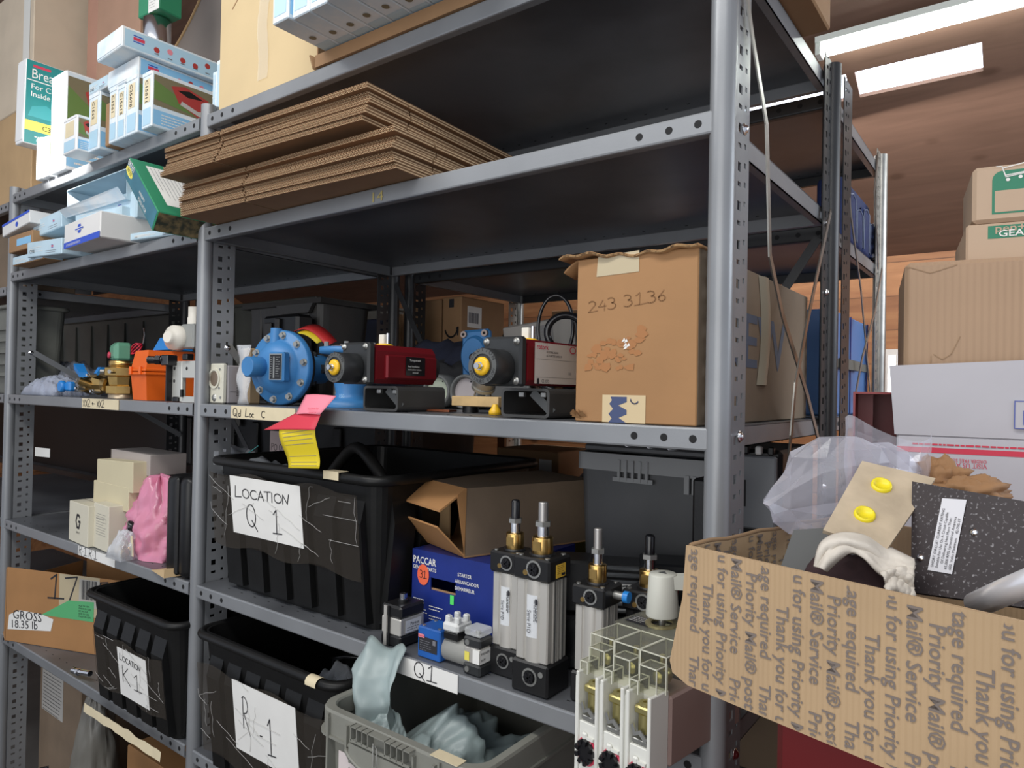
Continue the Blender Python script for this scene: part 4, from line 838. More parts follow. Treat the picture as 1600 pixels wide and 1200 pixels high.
# lip labels
def liplabel(px0,px1,z,txt,lab,m,h=.028,film_=True,size=.016,dy=0):
    a=at_y(px0,0,-.0145); a=at_z(px0,0,0) if False else a
    xa=lipx(px0,z); xb=lipx(px1,z); b=MB(); b.box(xa,xb,-.0152,-.0138,z-h,z-.001,m)
    hand(b,txt,frame((xa+.008,-.0153,z-h*.84),(1,0,0),(0,0,1)),size,INK,.0008,1.15)
    o=b.build('shelf_label'); tag(o,lab,'label'); 
    return o
def lipx(px,z):      # x on the lip face seen in pixel column px
    P=Vector((0,-.014,z)); n=_r*FPX-_f*(px-800); return -((P-CAM).dot(n))/(Vector((1,0,0)).dot(n))
liplabel(362,462,Z3,'Qd  Loc   C','cream handwritten label taped on the third deck lip under the round blue regulator',CREAM,.028,size=.018)
liplabel(129,186,Z3,'XX2 < XX2','cream handwritten label on the third deck lip under the brass valves',CREAM,.028,size=.022)
liplabel(123,180,Z4,'R.1 R.1','white handwritten label on the fourth deck lip below the pale boxes',PAPER,.027,size=.024)
liplabel(612,716,Z4,'    Q1','long white handwritten label on the fourth deck lip above the grey tote',PAPER,.031,size=.026)
q=MB(); YM=mat('worn_yellow_paint',(.42,.34,.12),.6); xq=lipx(578,Z2); q.text('14',.026,YM,frame((xq,-.0133,Z2-.026),(1,0,0),(0,0,1)),lift=.0006,sx=1.4)
o=q.build('yellow_stencil'); tag(o,'worn yellow stencilled number on the second deck lip under the flattened cartons','marking')
# ================================================================ deck 3, far bay: valves and fittings
ORG=mat('orange_plastic',(.80,.13,.008),.42,0,.06,20); BLH=mat('blue_handle',(.02,.22,.62),.35); LG=mat('sage_enamel',(.13,.33,.22),.45)
u5=thing('shelving_unit','rear shelving bay behind the brass valves, holding two big charcoal bins','shelving')
for zz in (Z1,Z3,Z4): shelf(u5,XC+.03-2.4,XA-.0,Y3,Y4,zz,face=STEELD)
post(u5,XC-.0,Y3,1,STEELD)
BINC=mat('dark_olive_plastic',(.095,.097,.085),.55,0,.2,10)
for k,(x0,w) in enumerate(((-2.62,.93),(-4.62,1.95))):
    t=thing('storage_bin',('big charcoal bin filling the rear bay behind the orange actuator','big charcoal bin behind the clear bags near the corner upright')[k],'bin',(x0,Y3+.03,Z3+.001)); b=MB(); tub(b,w,.48,.35,BINC,.005,.015,.03)
    for q in range(5 if k==0 else 10): b.box(.05+q*.18,.055+q*.18,-.006,.012,.02,.33,BINC)
    b.build('body',t); MB().box(-.008,w+.008,-.012,.49,.35,.362,BINC,None,.004).build('rim',t)
BAGM=film('milky_bag_film',(.70,.74,.84),.16,.12,.45)
def bag(lab,cx,cy,z,w,d,h,m,seed,inner=None,name='plastic_bag',cat='bag',amp=.45,group=None,nu=18,nv=14):
    t=thing(name,lab,cat,(cx,cy,z),group=group); rr=random.Random(seed)
    def fn(u,v):
        e=max(0,1-abs(2*u-1)**2.5)*max(0,1-abs(2*v-1)**2.5); n=noise.noise(Vector((u*5+seed,v*5,seed)))+.6*noise.noise(Vector((u*13,v*13+seed,1)))+.3*abs(noise.noise(Vector((u*27,v*27,seed))))
        return ((u-.5)*w*(1+.1*n),(v-.5)*d,h*(e**.45)*(1+amp*.6*n)*(.9))
    MB().sheet(nu*2,nv*2,fn,m,.0006).build('film',t)
    for i,(mm,k) in enumerate(inner or ()):
        b=MB()
        for q in range(k):
            p=Vector(((rr.random()-.5)*w*.6,(rr.random()-.5)*d*.55,h*.12)); dd=Vector((rr.random()-.5,rr.random()-.5,.15)).normalized()*.03
            b=MB(); b.cyl(p,p+dd,h*.16,mm,n=12).cyl(p+dd*.4,p+dd*.7,h*.22,mm,n=6,smooth=False); b.build('fitting',t)
    return t
SILF=mat('foil_silver',(.55,.56,.60),.3,.7)
a=at_y(62,600,.03); bag('silvery clear bag of small parts nearest the corner upright on the third deck',a.x+.02,.06,zs,.19,.12,.058,BAGM,3,((SILF,4),))
a=at_y(95,600,.08); bag('clear bag with a bluish lower corner, second along the third deck',a.x+.04,.06,zs,.20,.11,.062,BAGM,9,((SILF,4),(PAPER,2)))
a=at_y(75,570,.22); bag('large clear bag bulging behind the two small bags',a.x+.12,.24,zs,.40,.20,.125,BAGM,14,((WHITE,3),(SILF,3)))
a=at_y(102,550,.40); tag(MB().lathe([(.030,0),(.030,.008),(.018,.01),(.006,.07),(.0001,.075)],ORG,Tr(a.x,.42,zs+.06)).build('marker_cone'),'small orange cone tip showing above the large clear bag','cone')
t=thing('carton','low brown box under the orange cone behind the bags','box',(a.x-.08,.36,zs)); MB().box(0,.16,0,.12,0,.058,CARDD,None,.002).build('body',t)
# brass ball valve lying down, blue lever
a=at_y(140,602,.02)
t=thing('ball_valve','brass ball valve lying on its side with a blue lever handle','valve',(a.x,.045,zs+.036),8)
MB().lathe([(.018,-.062),(.026,-.060),(.026,-.040),(.020,-.038),(.024,-.02),(.030,0),(.024,.02),(.020,.038),(.026,.040),(.026,.060),(.018,.062)],BRASS,Ry(90),8,False).build('body',t)
MB().cyl((0,-.02,.0),(-.012,-.05,.012),.011,BRASS,n=12).cyl((-.012,-.05,.012),(-.014,-.056,.013),.007,GAL,n=6,smooth=False).build('stem',t)
MB().hull([(-.075,-.03,.045),(-.02,-.045,.022),(-.01,-.028,.022),(-.065,-.008,.045),(-.078,-.03,.062),(-.02,-.047,.036),(-.01,-.028,.036),(-.068,-.006,.062)],BLH).box(-.088,-.060,-.05,-.03,-.02,.008,BLH,None,.005).build('lever',t,'blue coated lever')
for k,(dx,dz) in enumerate(((.02,.028),(.04,-.018),(-.035,-.01))): q=MB(); q.cyl((dx,-.022,dz),(dx,-.042,dz),.006,GAL,n=6,smooth=False); q.cyl((dx,-.042,dz),(dx,-.048,dz),.004,CHROME,n=12); q.build('bolt',t)
a=at_y(122,608,.01)
t=thing('ball_valve','small ball valve with round blue hand knob half hidden in the clear bags','valve',(a.x-.04,.02,zs+.03)); MB().cyl((-.03,0,0),(.04,0,-.005),.013,SILF).hexa((.0,0,0),(.02,0,0),.018,SILF).build('body',t); MB().cyl((0,-.03,.0),(0,-.045,0),.017,BLH,n=24,bev=.003).cyl((0,0,0),(0,-.03,0),.005,GAL).build('hand_knob',t)
a=at_y(180,600,.03)
t=thing('brass_union','stout upright brass hexagonal union beside the orange actuator','fitting',(a.x,.05,zs)); MB().lathe([(.036,0),(.036,.012),(.033,.014)],mat('pale_bronze',(.50,.40,.28),.4,.8),None,30).build('base_ring',t)
MB().lathe([(.034,.012),(.044,.014),(.044,.034),(.036,.038),(.040,.06),(.048,.064),(.048,.085),(.040,.088),(.036,.092)],BRASS,None,8,False).lathe([(.034,.09),(.036,.093),(.036,.104),(.030,.106),(.028,.10),(.028,.03)],BRASS,None,30,True,False).build('body',t)
for a_ in (-120,-60): q=MB(); q.cyl((.046*math.cos(R(a_)),.046*math.sin(R(a_)),.074),(.056*math.cos(R(a_)),.056*math.sin(R(a_)),.074),.006,GAL,n=6,smooth=False); q.build('set_screw',t)
a=at_y(170,590,.12); t=thing('ball_valve','brass valve body with blue nut lying behind the brass union','valve',(a.x,.14,zs+.06)); MB().hexa((-.06,0,0),(.03,0,.01),.028,BRASS).cyl((-.09,0,-.004),(-.06,0,0),.02,BRASS).build('body',t); MB().hexa((-.095,-.0,.01),(-.075,0,.01),.026,BLH).build('nut',t); MB().box(-.05,.03,-.02,.02,-.06,-.028,BPL).build('base',t)
a=at_y(196,560,.16); t=thing('electric_actuator','blue-grey boxy actuator body between brass union and orange actuator','actuator',(a.x-.0,.19,zs)); b=MB().box(0,.09,0,.08,0,.128,mat('steel_blue_enamel',(.06,.22,.42),.45,0,.1,20),None,.005); b.build('body',t); MB().box(.005,.04,-.002,.0,.01,.05,mat('grey_plate',(.3,.3,.3),.5)).build('plate',t)
t=thing('solenoid_coil','sage green solenoid coil with a round red cap, standing behind the brass union','solenoid',(at_y(166,545,.10).x,.11,zs+.108),-12)
MB().box(0,.072,0,.05,0,.058,LG,None,.010).box(.01,.062,-.002,.05,.012,.046,LG,None,.003).build('body',t); MB().cyl((.018,-.001,.020),(.018,-.008,.020),.010,FBR,n=20,bev=.002).build('red_cap',t); MB().cyl((.036,.025,-.0),(.036,.025,-.035),.012,BRASS).build('stem',t)
c=at_y(208,535,.14); t=thing('wire_bundle','loose coil of red wires with two brown wires sticking up','wires',(c.x,.16,zs+.13)); b=MB(); REDW=mat('red_wire',(.62,.02,.05),.4)
for k in range(4): q=MB(); q.tube([(.022*math.cos(i*.5+k)*(1.2-.1*k),.012*math.sin(i*.5+k)-.01,.018+.016*math.sin(i*.5+k*1.7)) for i in range(13)],.0022,REDW,6,True); q.build('red_wire',t)
for k,mm in enumerate((mat('brown_wire',(.13,.06,.04),.5),GREYINK)): q=MB(); q.tube([(.01,0,.02),(.02+.004*k,0,.04),(.026+.002*k,.0,.06),(.024-.002*k,0,.082)],.0018,mm,6); q.build('wire_end',t)
b=MB().cyl((0,0,-.02),(0,0,.012),.018,BPL).build('connector',t)
# orange actuator
x0,w,z0,h=yb(210,248,541,622,.0)
OX=-1.565; t=thing('electric_actuator','bright orange electric valve actuator, a two-part box with a flanged seam','actuator',(OX,.0,zs),-6)
w,d=.105,.13
MB().hull([(.005,.005,0),(w-.005,.005,0),(w-.005,d-.005,0),(.005,d-.005,0),(0,0,.068),(w,0,.068),(w,d,.068),(0,d,.068)],ORG).build('lower_case',t)
MB().box(-.005,w+.005,-.005,d+.005,.064,.072,ORG,None,.002).box(-.005,w+.005,-.005,d+.005,.0735,.081,ORG,None,.002).build('seam_flange',t)
MB().hull([(0,0,.081),(w,0,.081),(w,d,.081),(0,d,.081),(.008,.008,.128),(w-.008,.008,.128),(w-.008,d-.008,.128),(.008,d-.008,.128)],ORG).build('upper_case',t)
for q in ((0.02,-.007),(w-.02,-.007)): bb=MB(); bb.cyl((q[0],q[1],.066),(q[0],q[1],.086),.0045,ORG,n=12); bb.build('cover_screw',t)
c=at_y(258,563,-.01); t=thing('cable_gland','black cable gland sticking out towards the aisle in front of the orange actuator','cable gland',(c.x,-.028,c.z)); MB().cyl((-.02,-.01,0),(.014,.01,0),.0095,BPLS,n=20).hexa((-.004,0,0),(.008,.006,0),.0125,BPLS).box(.014,.045,0,.026,-.013,.012,BPLS,None,.002).ring((-.0215,-.011,0),(-.019,-.0095,0),.010,.006,BPLS,20).build('body',t); MB().box(.02,.026,.01,.024,-.0995,-.012,BPL).build('bracket_leg',t)
# aluminium bracket
t=thing('mounting_bracket','silver aluminium mounting bracket with a square window, standing at the upright end','bracket',(-1.352,-.004,zs)); w=.125; b=MB(); AL=mat('satin_aluminium',(.60,.60,.56),.4,.45)
b.box(0,.052,0,.012,0,.098,AL,None,.002).box(.052,w,0,.012,.058,.098,AL).box(.052,w,0,.012,0,.014,AL).box(.108,w,0,.012,.014,.058,AL); b.build('face_plate',t); q=MB(); 
for x,z in ((.018,.08),(.018,.05),(.075,.08),(.118,.08),(.118,.018)): q=MB().cyl((x,-.0006,z),(x,.001,z),.0042,BLACK,n=14); q.build('hole',t)
MB().box(.02,.045,-.006,.0,.0,.012,BPL,None,.002).cyl((.06,-.003,.012),(.06,-.003,.03),.004,BPL).build('black_clamp',t); MB().box(.066,.088,-.008,.010,.100,.115,BPL,None,.002).build('black_clip',t)
# white plastic valve and bottle neck
c=at_y(270,524,.05); NYL=mat('natural_nylon',(.78,.74,.66),.4)
t=thing('plastic_valve','natural white plastic valve resting on the orange actuator, round cap towards the aisle','valve',(c.x,.07,zs+.131+.032)); MB().lathe([(.014,.018),(.018,.014),(.020,.004),(.032,.0),(.033,-.02),(.030,-.03),(.0001,-.03)],NYL,frame((0,-.02,0),(1,0.25,0),(0,0,1)),28).build('cap',t); MB().box(.0,.062,.0,.05,-.028,.036,mat('frosted_grey',(.28,.29,.28),.5),None,.004).build('body',t); MB().lathe([(.018,.0),(.018,.016),(.0165,.018),(.0165,.045),(.014,.045)],NYL,Tr(.034,.02,.036),24).build('neck',t)
c=at_y(238,530,.10); t=thing('junction_box_lid','domed blue lid of a junction box behind the white plastic valve','lid',(c.x-.035,.125,zs+.131)); MB().box(0,.10,0,.06,-.03,.008,GREYM,None,.002).build('grey_base',t); MB().hull([(-.004,-.004,.008),(.1,-.004,.008),(.1,.06,.008),(-.004,.06,.008),(.012,.008,.044),(.075,.008,.044),(.075,.045,.044),(.012,.045,.044)],BLH).build('blue_dome',t)
t=thing('equipment_case','dark grey equipment case wedged behind the white valve under the second deck','case',(-1.42,.29,zs)); MB().box(0,.16,0,.055,0,.24,BPL,None,.008).box(.02,.05,-.008,.0,.1,.22,DT,None,.003).build('body',t); MB().box(.07,.09,-.01,0,.02,.23,DT,None,.003).build('strap',t)
# ================================================================ deck 4, far bay
z4=Z4+.001
PALE=mat('pale_cream_card',(.66,.62,.50),.65,0,.05,8); PALE2=mat('cream_yellow_card',(.62,.55,.37),.65,0,.05,8); MAUVE=mat('mauve_grey_card',(.40,.355,.33),.7,0,.06,8)
def emb(b,w,d,h):
    T=FT('front',w,d,h); cx,cz=w*.5,h*.55; r=.017
    b.scrib([[(cx+r*.7,cz+r*.75),(cx+r*.2,cz+r*1.05),(cx-r*.45,cz+r*1.05),(cx-r,cz),(cx-r*.45,cz-r*1.05),(cx+r*.4,cz-r*1.05),(cx+r*.9,cz-.0),(cx+r*.2,cz-.0)]],INK,T,.0032); b.text('GRACO',.008,INK,T@Tr(cx-.014,cz-.034,0),lift=.001)
def lbl(b,w,d,h):
    T=FT('front',w,d,h); lines(b,T,w*.2,h*.78,w*.65,9,.007,GREYINK,.0008,.3,4); b.scrib([[(w*.18,h*.68),(w*.85,h*.70),(w*.85,h*.60)]],GREYINK,T,.0004)
G4='small cream parts boxes on the fourth deck'
def y4(pl,pr,pt_,pb,y0,d,lab,m,yaw=0,z=None,deco=None,ry=0):
    x0,w,z0,h=yb(pl,pr,pt_,pb,y0,z); return carton('parts_box',lab,'box',Tr(x0,y0,z0)@Rz(yaw)@Ry(ry),w,d,h,m,G4,.0015,deco)
y4(108,144,786,843,-.005,.075,'upright cream box with a black hexagonal emblem on the fourth deck',PALE,-4,z4,emb)
y4(146,174,788,856,.0,.10,'upright cream box with a small printed form, beside the emblem box',PALE,-4,z4,lbl)
zt=z4+.108
y4(146,206,756,787,.035,.085,'lying cream-yellow box resting directly on the two upright ones',PALE2,-2,zt,None,0)
y4(152,213,722,755,.035,.085,'lying cream-yellow box, upper of the pair stacked flat',PALE2,-2,zt+.046,None,-2)
y4(200,262,724,800,.15,.09,'mauve-grey upright box behind the cream-yellow pair',MAUVE,0,z4)
x0,w,z0,h=yb(184,250,691,725,.09)
t=thing('parts_box','mauve-grey box with an open end flap, topmost of the small boxes','box',(x0-.006,.075,zt+.098),-3,group=G4); MB().box(0,w+.01,0,.10,0,.058,MAUVE,None,.0015).build('body',t); MB().hull([(-.022,.012,.0),(-.020,.012,0),(0,0,0),(-.002,0,0),(-.026,.012,.055),(-.024,.012,.055),(0,0,.058),(-.002,0,.058)],mat('end_flap_card',(.52,.45,.38),.7)).build('end_flap',t)
t=thing('parts_box','second upright mauve box hidden behind, carrying the topmost box','box',(x0+.02,.16,z4),0,group=G4); MB().box(0,.06,.10,.16,0,.19,MAUVE,None,.0015).build('body',t)
# pink bag
PKF=film('pink_film',(.85,.32,.48),.62,.25)
def bagstand(name,lab,cx,cy,z,w,d,h,m,seed,slump=.15,amp=.12,nu=26,nv=26,T=None,part='film'):
    t=thing(name,lab,'bag',(cx,cy,z))
    def fn(u,v):
        a=u*2*math.pi; e=max(.02,math.sin(min(1,v*1.25)*math.pi/2 if v<.8 else math.pi/2)); top=(1-v)**.35 if v<1 else 0
        n=noise.noise(Vector((math.cos(a)*2.2+seed,math.sin(a)*2.2,v*4)))+.7*noise.noise(Vector((math.cos(a)*5+seed,math.sin(a)*5,v*9)))+.5*abs(noise.noise(Vector((math.cos(a)*9+seed,math.sin(a)*9,v*5))))
        r_=(.80+.20*math.sin(v*3))*top*(1+amp*2*n)
        return (w/2*r_*math.cos(a)+slump*w*v*v*.3, d/2*r_*math.sin(a), h*v*(1+amp*n*.6))
    MB().sheet(nu*2,nv,fn,m,0).build(part,t)
    return t
a=at_y(245,820,.06)
t=bagstand('plastic_bag','crumpled pink plastic bag standing beside the black case on the fourth deck',a.x-.005,.065,z4,.25,.13,.205,PKF,4,.1,.16)
MB().cyl((-.045,-.035,.075),(-.052,-.055,.078),.016,BPLS,n=24,bev=.002).build('black_knob',t); MB().box(-.06,.06,-.03,.03,.004,.12,CREAM,Rz(12),.004).build('cream_box_inside',t); MB().hull([(-.005,-.066,.01),(.012,-.068,.01),(.012,-.066,.01),(-.005,-.064,.01),(-.02,-.062,.06),(-.003,-.064,.06),(-.003,-.062,.06),(-.02,-.06,.06)],CREAM).build('paper_sticker',t)
a=at_y(192,850,.0); bag('clear bag with brass fittings at the foot of the pink bag',a.x+.012,.015,z4,.085,.09,.075,FILM,21,((BRASS,3),))
a=at_y(255,880,-.02)
tag(MB().hull([(0,0,0),(.10,-.02,.002),(.115,.06,.002),(.02,.07,0),(0,0,.001),(.10,-.02,.022),(.115,.06,.022),(.02,.07,.001)],mat('manila',(.62,.44,.24),.7)).build('envelope',None,None,T=Tr(a.x-.06,-.018,z4)),'manila envelope sticking over the lip at the foot of the pink bag','envelope')
t=thing('equipment_case','black moulded case on edge, next to the bay upright on the fourth deck','case',(-1.345,-.015,z4)); 
b=MB(); b.box(0,.055,0,.30,0,.24,BPL,None,.018,3); b.build('lid_half',t); b=MB().box(.058,.105,0,.30,0,.24,BPL,None,.018,3); b.build('base_half',t); MB().box(.050,.063,-.002,.302,.006,.236,BPL,None,.004).build('seam_band',t)
t=thing('cardboard_sheet','pinkish sheet of card with a handwritten order number, standing behind the black case','card',(-1.415,.32,z4)); b=MB().box(0,.15,0,.004,0,.33,mat('pinkish_paper',(.52,.42,.42),.7)); T=FT('front',.15,.004,.33); hand(b,'PO 0923-0',T@Tr(.008,.275,0),.022,INK,.0007,1.0)
for q in (.20,.14,.08): patch(b,T@Tr(0,q,0),.15,.001,GREYINK)
b.build('sheet',t)
# black bin behind, fourth deck
NEARB=mat('near_black_plastic',(.010,.010,.011),.5,0,.2,8)
t=thing('storage_bin','second huge black bin further along the rear bay, beyond the corner upright','bin',(-4.9,Y3+.03,z4)); b=MB(); tub(b,2.24,.5,.37,NEARB,.005,.02,.03); b.build('body',t); MB().box(-.01,2.25,-.018,.52,.352,.372,NEARB,None,.005).build('rim',t)
t=thing('storage_bin','huge black ribbed bin in the rear bay behind the cream boxes','bin',(-2.62,Y3+.03,z4)); b=MB(); tub(b,1.27,.5,.37,NEARB,.005,.02,.03); 
for q in range(7): b.box(.08+q*.16,.12+q*.16,-.01,.02,.02,.32,NEARB,None,.004)
b.build('body',t); MB().box(-.01,1.28,-.018,.52,.352,.372,NEARB,None,.005).build('rim',t); q=MB(); hand(q,'TFX',frame((.43,-.0175,.25),(1,0,0),(0,0,1)),.035,mat('chalk_mark',(.06,.06,.055),.9),.0008,1.2); q.build('chalk_lettering',t); MB().cyl((.47,-.012,.315),(.47,-.0135,.315),.020,mat('faded_sticker',(.12,.11,.10),.6),n=20).build('round_sticker',t)
a=at_y(40,723,.08); tag(MB().box(0,.085,0,.0008,0,.030,PAPER).build('paper_slip',None,None,T=Tr(XC+.014,.072,z4+.203)@Rz(10)),'blank white paper slip stuck to the corner upright above the fourth deck','label')
# ================================================================ ribbed bins
def ribbin(name,lab,x,y,z,w,d,h,m,ribs,yaw=0,rimr=.009,tap=.03,rib0=0,inner=None):
    t=thing(name,lab,'bin',(x,y,z),yaw)
    b=MB(); tub(b,w,d,h,m,.004,tap,.035)
    def rib(px,side):
        ww=w/(ribs)*.62; e=.012
        xa=(px+.5)*(w-.06)/ribs+.03
        def q(zz,out): return tap*(1-zz/h)-out
        z0_,z1_,z2_=.012,h*.70,h*.84
        if side=='f':
            y0_,y1_,y2_=q(z0_,e*1.2),q(z1_,e*1.2),q(z2_,0)
            b.hull([(xa-ww/2,y0_,z0_),(xa+ww/2,y0_,z0_),(xa+ww/2,y0_+.03,z0_),(xa-ww/2,y0_+.03,z0_),(xa-ww/2,y1_,z1_),(xa+ww/2,y1_,z1_),(xa+ww/2,y1_+.03,z1_),(xa-ww/2,y1_+.03,z1_)],m)
            b.hull([(xa-ww/2,y1_,z1_),(xa+ww/2,y1_,z1_),(xa+ww/2,y1_+.03,z1_),(xa-ww/2,y1_+.03,z1_),(xa-ww/2,y2_,z2_),(xa+ww/2,y2_,z2_),(xa+ww/2,y2_+.02,z2_),(xa-ww/2,y2_+.02,z2_)],m)
        else:
            ya=(px+.5)*(d-.06)/ribs+.03; xb=w
            for (za,oa,zb_,ob) in ((z0_,e,z1_,e),(z1_,e,z2_,0)):
                xo,xp=xb-q(za,oa),xb-q(zb_,ob)
                b.hull([(xo-.03,ya-ww/2,za),(xo,ya-ww/2,za),(xo,ya+ww/2,za),(xo-.03,ya+ww/2,za),(xp-.03,ya-ww/2,zb_),(xp,ya-ww/2,zb_),(xp,ya+ww/2,zb_),(xp-.03,ya+ww/2,zb_)],m)
    for k in range(ribs): rib(k,'f'); rib(k,'r')
    b.build('body',t)
    MB().tube(rrect(w+.016,d+.016,.04,h-rimr*.6,6,-.008,-.008),rimr,m,12,True).build('rim',t)
    return t
BINM=mat('black_bin_plastic',(.009,.009,.009),.42,0,.25,20,.1,150,spec=.3)
CRF=film('crinkled_tape',(.30,.26,.22),.06,.15,.12)
def tapesheet(t,x0,x1,z0,z1,tap,h,seed,yoff=-.0172,m=None):
    def fn(u,v):
        x=x0+(x1-x0)*u; z=z0+(z1-z0)*v; n=noise.noise(Vector((x*38,z*38,seed))); n2=abs(noise.noise(Vector((x*16+seed,z*60,1))))
        return (x,tap*(1-z/h)+yoff-.0006*n-.0008*n2,z+.006*math.sin(x*30+seed)*(1 if v in (0,1) else 0))
    MB().sheet(56,36,fn,m or CRF,0).build('tape_wrap',t)
    b=MB(); rr=random.Random(seed)
    for k in range(22):      # overlapping tape folds as thin ridges, their glint put into a paler film colour
        xa=rr.uniform(x0,x1); za=rr.uniform(z0,z1); an=rr.choice((0,90,20,-25,160,75)); L=rr.uniform(.03,.12)
        P=[]
        for i in range(7):
            x=xa+L*(i/6-.5)*math.cos(R(an))+.003*math.sin(i*2+k); z=za+L*(i/6-.5)*math.sin(R(an))
            x=min(max(x,x0),x1); z=min(max(z,z0),z1); P.append((x,tap*(1-z/h)+yoff-.0025,z))
        b.tube(P,.0004,film('tape_fold',(.75,.74,.72),.38,.15,.4),5)
    b.build('tape_folds',t)
def signsheet(b,xa,xb,za,zb,tap,h,off=-.0185):
    ya=tap*(1-za/h)+off; yb_=tap*(1-zb/h)+off
    T=frame((xa,ya,za),(1,0,0),(0,yb_-ya,zb-za)); b.box(0,xb-xa,0,(zb-za)*1.005,-.0008,0,PAPER,T); return T
# big Q1 bin
QW,QD,QH=.545,.50,.292
t=ribbin('storage_bin','large black ribbed bin carrying the taped paper sign LOCATION Q1',-1.165,.008,z4,QW,QD,QH,BINM,6,0,.010)
tapesheet(t,.002,.50,.10,.262,.03,QH,3)
b=MB(); xa=at_y(362,800,.0).x+1.165; xb=at_y(472,800,.0).x+1.165; 
za=at_y(470,858,0).z-z4; zb=at_y(415,750,0).z-z4
T=signsheet(b,xa,xb,za,zb,.03,QH); W_=xb-xa; H_=zb-za; hand(b,'LOCATION',T@Tr(W_*.07,H_*.64,0)@Rz(1),H_*.20,INK,.0011,W_*.84/(5.31*H_*.20)); hand(b,'Q',T@Tr(W_*.22,H_*.16,0),H_*.40,INK,.0013,.9); hand(b,'1',T@Tr(W_*.60,H_*.14,0),H_*.40,INK,.0013,.8)
b.build('paper_sign',t,'white paper sign with handwriting')
q=MB(); xq=at_y(525,737,-.0).x+1.165; q.box(xq-.022,xq+.022,-.0205,-.0195,QH-.010,QH+.006,CREAM).box(xq-.022,xq+.022,-.0195,.004,QH+.0045,QH+.0055,CREAM); q.build('masking_tape',t)
# hose and bag inside the Q1 bin
pts=[(-1.165+.16+.30*i/16,.16+.015*math.sin(i*.4),z4+.20+.125*math.sin(math.pi*i/16)) for i in range(17)]
t=thing('ribbed_hose','thick black rubber hose arching out of bin Q1','hose'); MB().tube(pts,.013,mat('black_rubber',(.018,.017,.016),.55,0,.2,40),14).build('hose',t)
q=MB().lathe([(.0,0),(.006,.001),(.007,.004)],mat('pale_tag',(.55,.58,.66),.5),None,16)
a=at_y(400,690,.12); 
t=thing('plastic_bag','clear zip bag with curled black cable lying on top of bin Q1','bag',(a.x-.02,.10,z4+.235))
MB().sheet(26,14,lambda u,v:(.30*(u-.35),.13*(v-.4),.075*(1-u)**.7*math.sin(.5+2.1*v)+.018*noise.noise(Vector((u*6,v*6,2)))+.008*noise.noise(Vector((u*19,v*19,2)))),FILM,.0006).build('film',t)
MB().tube([(-.07+.012*i,-.04+.004*i,.018+.02*math.sin(i*.35)) for i in range(13)],.003,BPLS,8).build('cable',t); MB().tube([(-.07,-.02,.01),(.0,.0,.05),(.06,.0,.08)],.0012,mat('teal_edge',(.05,.3,.3),.4),6).build('zip_seam',t)
# ================================================================ deck 5
z5=Z5+.001
KW,KD,KH=.44,.42,.285
t=ribbin('storage_bin','black ribbed bin with a taped paper sign LOCATION K1 on the lowest visible deck',-1.668,-.045,z5,KW,KD,KH,BINM,5,0,.009)
tapesheet(t,.04,.40,.05,.19,.03,KH,8)
b=MB(); xa=at_y(176,1060,-.06).x+1.668; xb=at_y(221,1060,-.06).x+1.668; za=at_y(200,1103,-.06).z-z5; zb=at_y(198,1022,-.06).z-z5
T=signsheet(b,xa,xb,za,zb,.03,KH); W_=xb-xa; H_=zb-za; hand(b,'LOCATION',T@Tr(W_*.08,H_*.76,0)@Rz(-3),H_*.14,INK,.0009,W_*.78/(5.31*H_*.14)); hand(b,'K',T@Tr(W_*.14,H_*.30,0),H_*.36,INK,.0010,W_*.36/(H_*.36)); hand(b,'1',T@Tr(W_*.52,H_*.26,0),H_*.34,INK,.0010,W_*.36/(H_*.34)); b.build('paper_sign',t,'white paper sign with handwriting')
q=MB(); rr=random.Random(4)
q.sheet(20,2,lambda u,v:(.02+.40*u,-.014-.002*v,-.004-.022*v+.006*noise.noise(Vector((u*9,v,1)))),CREAM,0); q.build('torn_masking_tape',t)
t=ribbin('storage_bin','black ribbed bin with a creased paper sign R-1 below the long deck',-1.12,-.045,z5,.46,.42,.30,BINM,6,0,.009)
tapesheet(t,.01,.45,.04,.235,.03,.30,12)
b=MB(); xa=at_y(358,1130,-.06).x+1.12; xb=at_y(458,1130,-.06).x+1.12; za=at_y(400,1190,-.06).z-z5-.01; zb=at_y(410,1085,-.06).z-z5
T=signsheet(b,xa,xb,za,zb,.03,.30); W_=xb-xa; H_=zb-za; hand(b,'R',T@Tr(W_*.16,H_*.36,0),H_*.46,INK,.0010,.50); hand(b,'-',T@Tr(W_*.42,H_*.22,0),H_*.36,INK,.0011,.45); hand(b,'1',T@Tr(W_*.54,H_*.16,0),H_*.52,INK,.0012,.45); b.scrib([[(.01,.02),(.05,.05),(.055,.08)]],mat('paper_crease',(.6,.59,.56),.7),T,.0005); b.build('paper_sign',t,'creased white paper sign with handwriting')
q=MB(); xq=at_y(488,1068,-.06).x+1.12; q.sheet(5,6,lambda u,v:(xq-.015+.03*u,-.008+.013*math.cos(v*3.0-.3)*-1,.294+.012*math.sin(v*3.0-.3)),CREAM,0); q.build('masking_tape',t)
t=thing('black_cable_coil','loop of black cable inside bin R-1','cable',(-.80,.12,z5+.22)); MB().tube([(.075*math.cos(i*.45),.02*math.sin(i),.05*math.sin(i*.45)) for i in range(14)],.0035,BPLS,8,True).build('coil',t); MB().sheet(12,8,lambda u,v:(-.10+.14*u,-.04+.05*v,-.02+.05*math.sin(u*3)*math.sin(v*3)+.02*noise.noise(Vector((u*6,v*6,5)))),FILM,0).build('film_scrap',t)
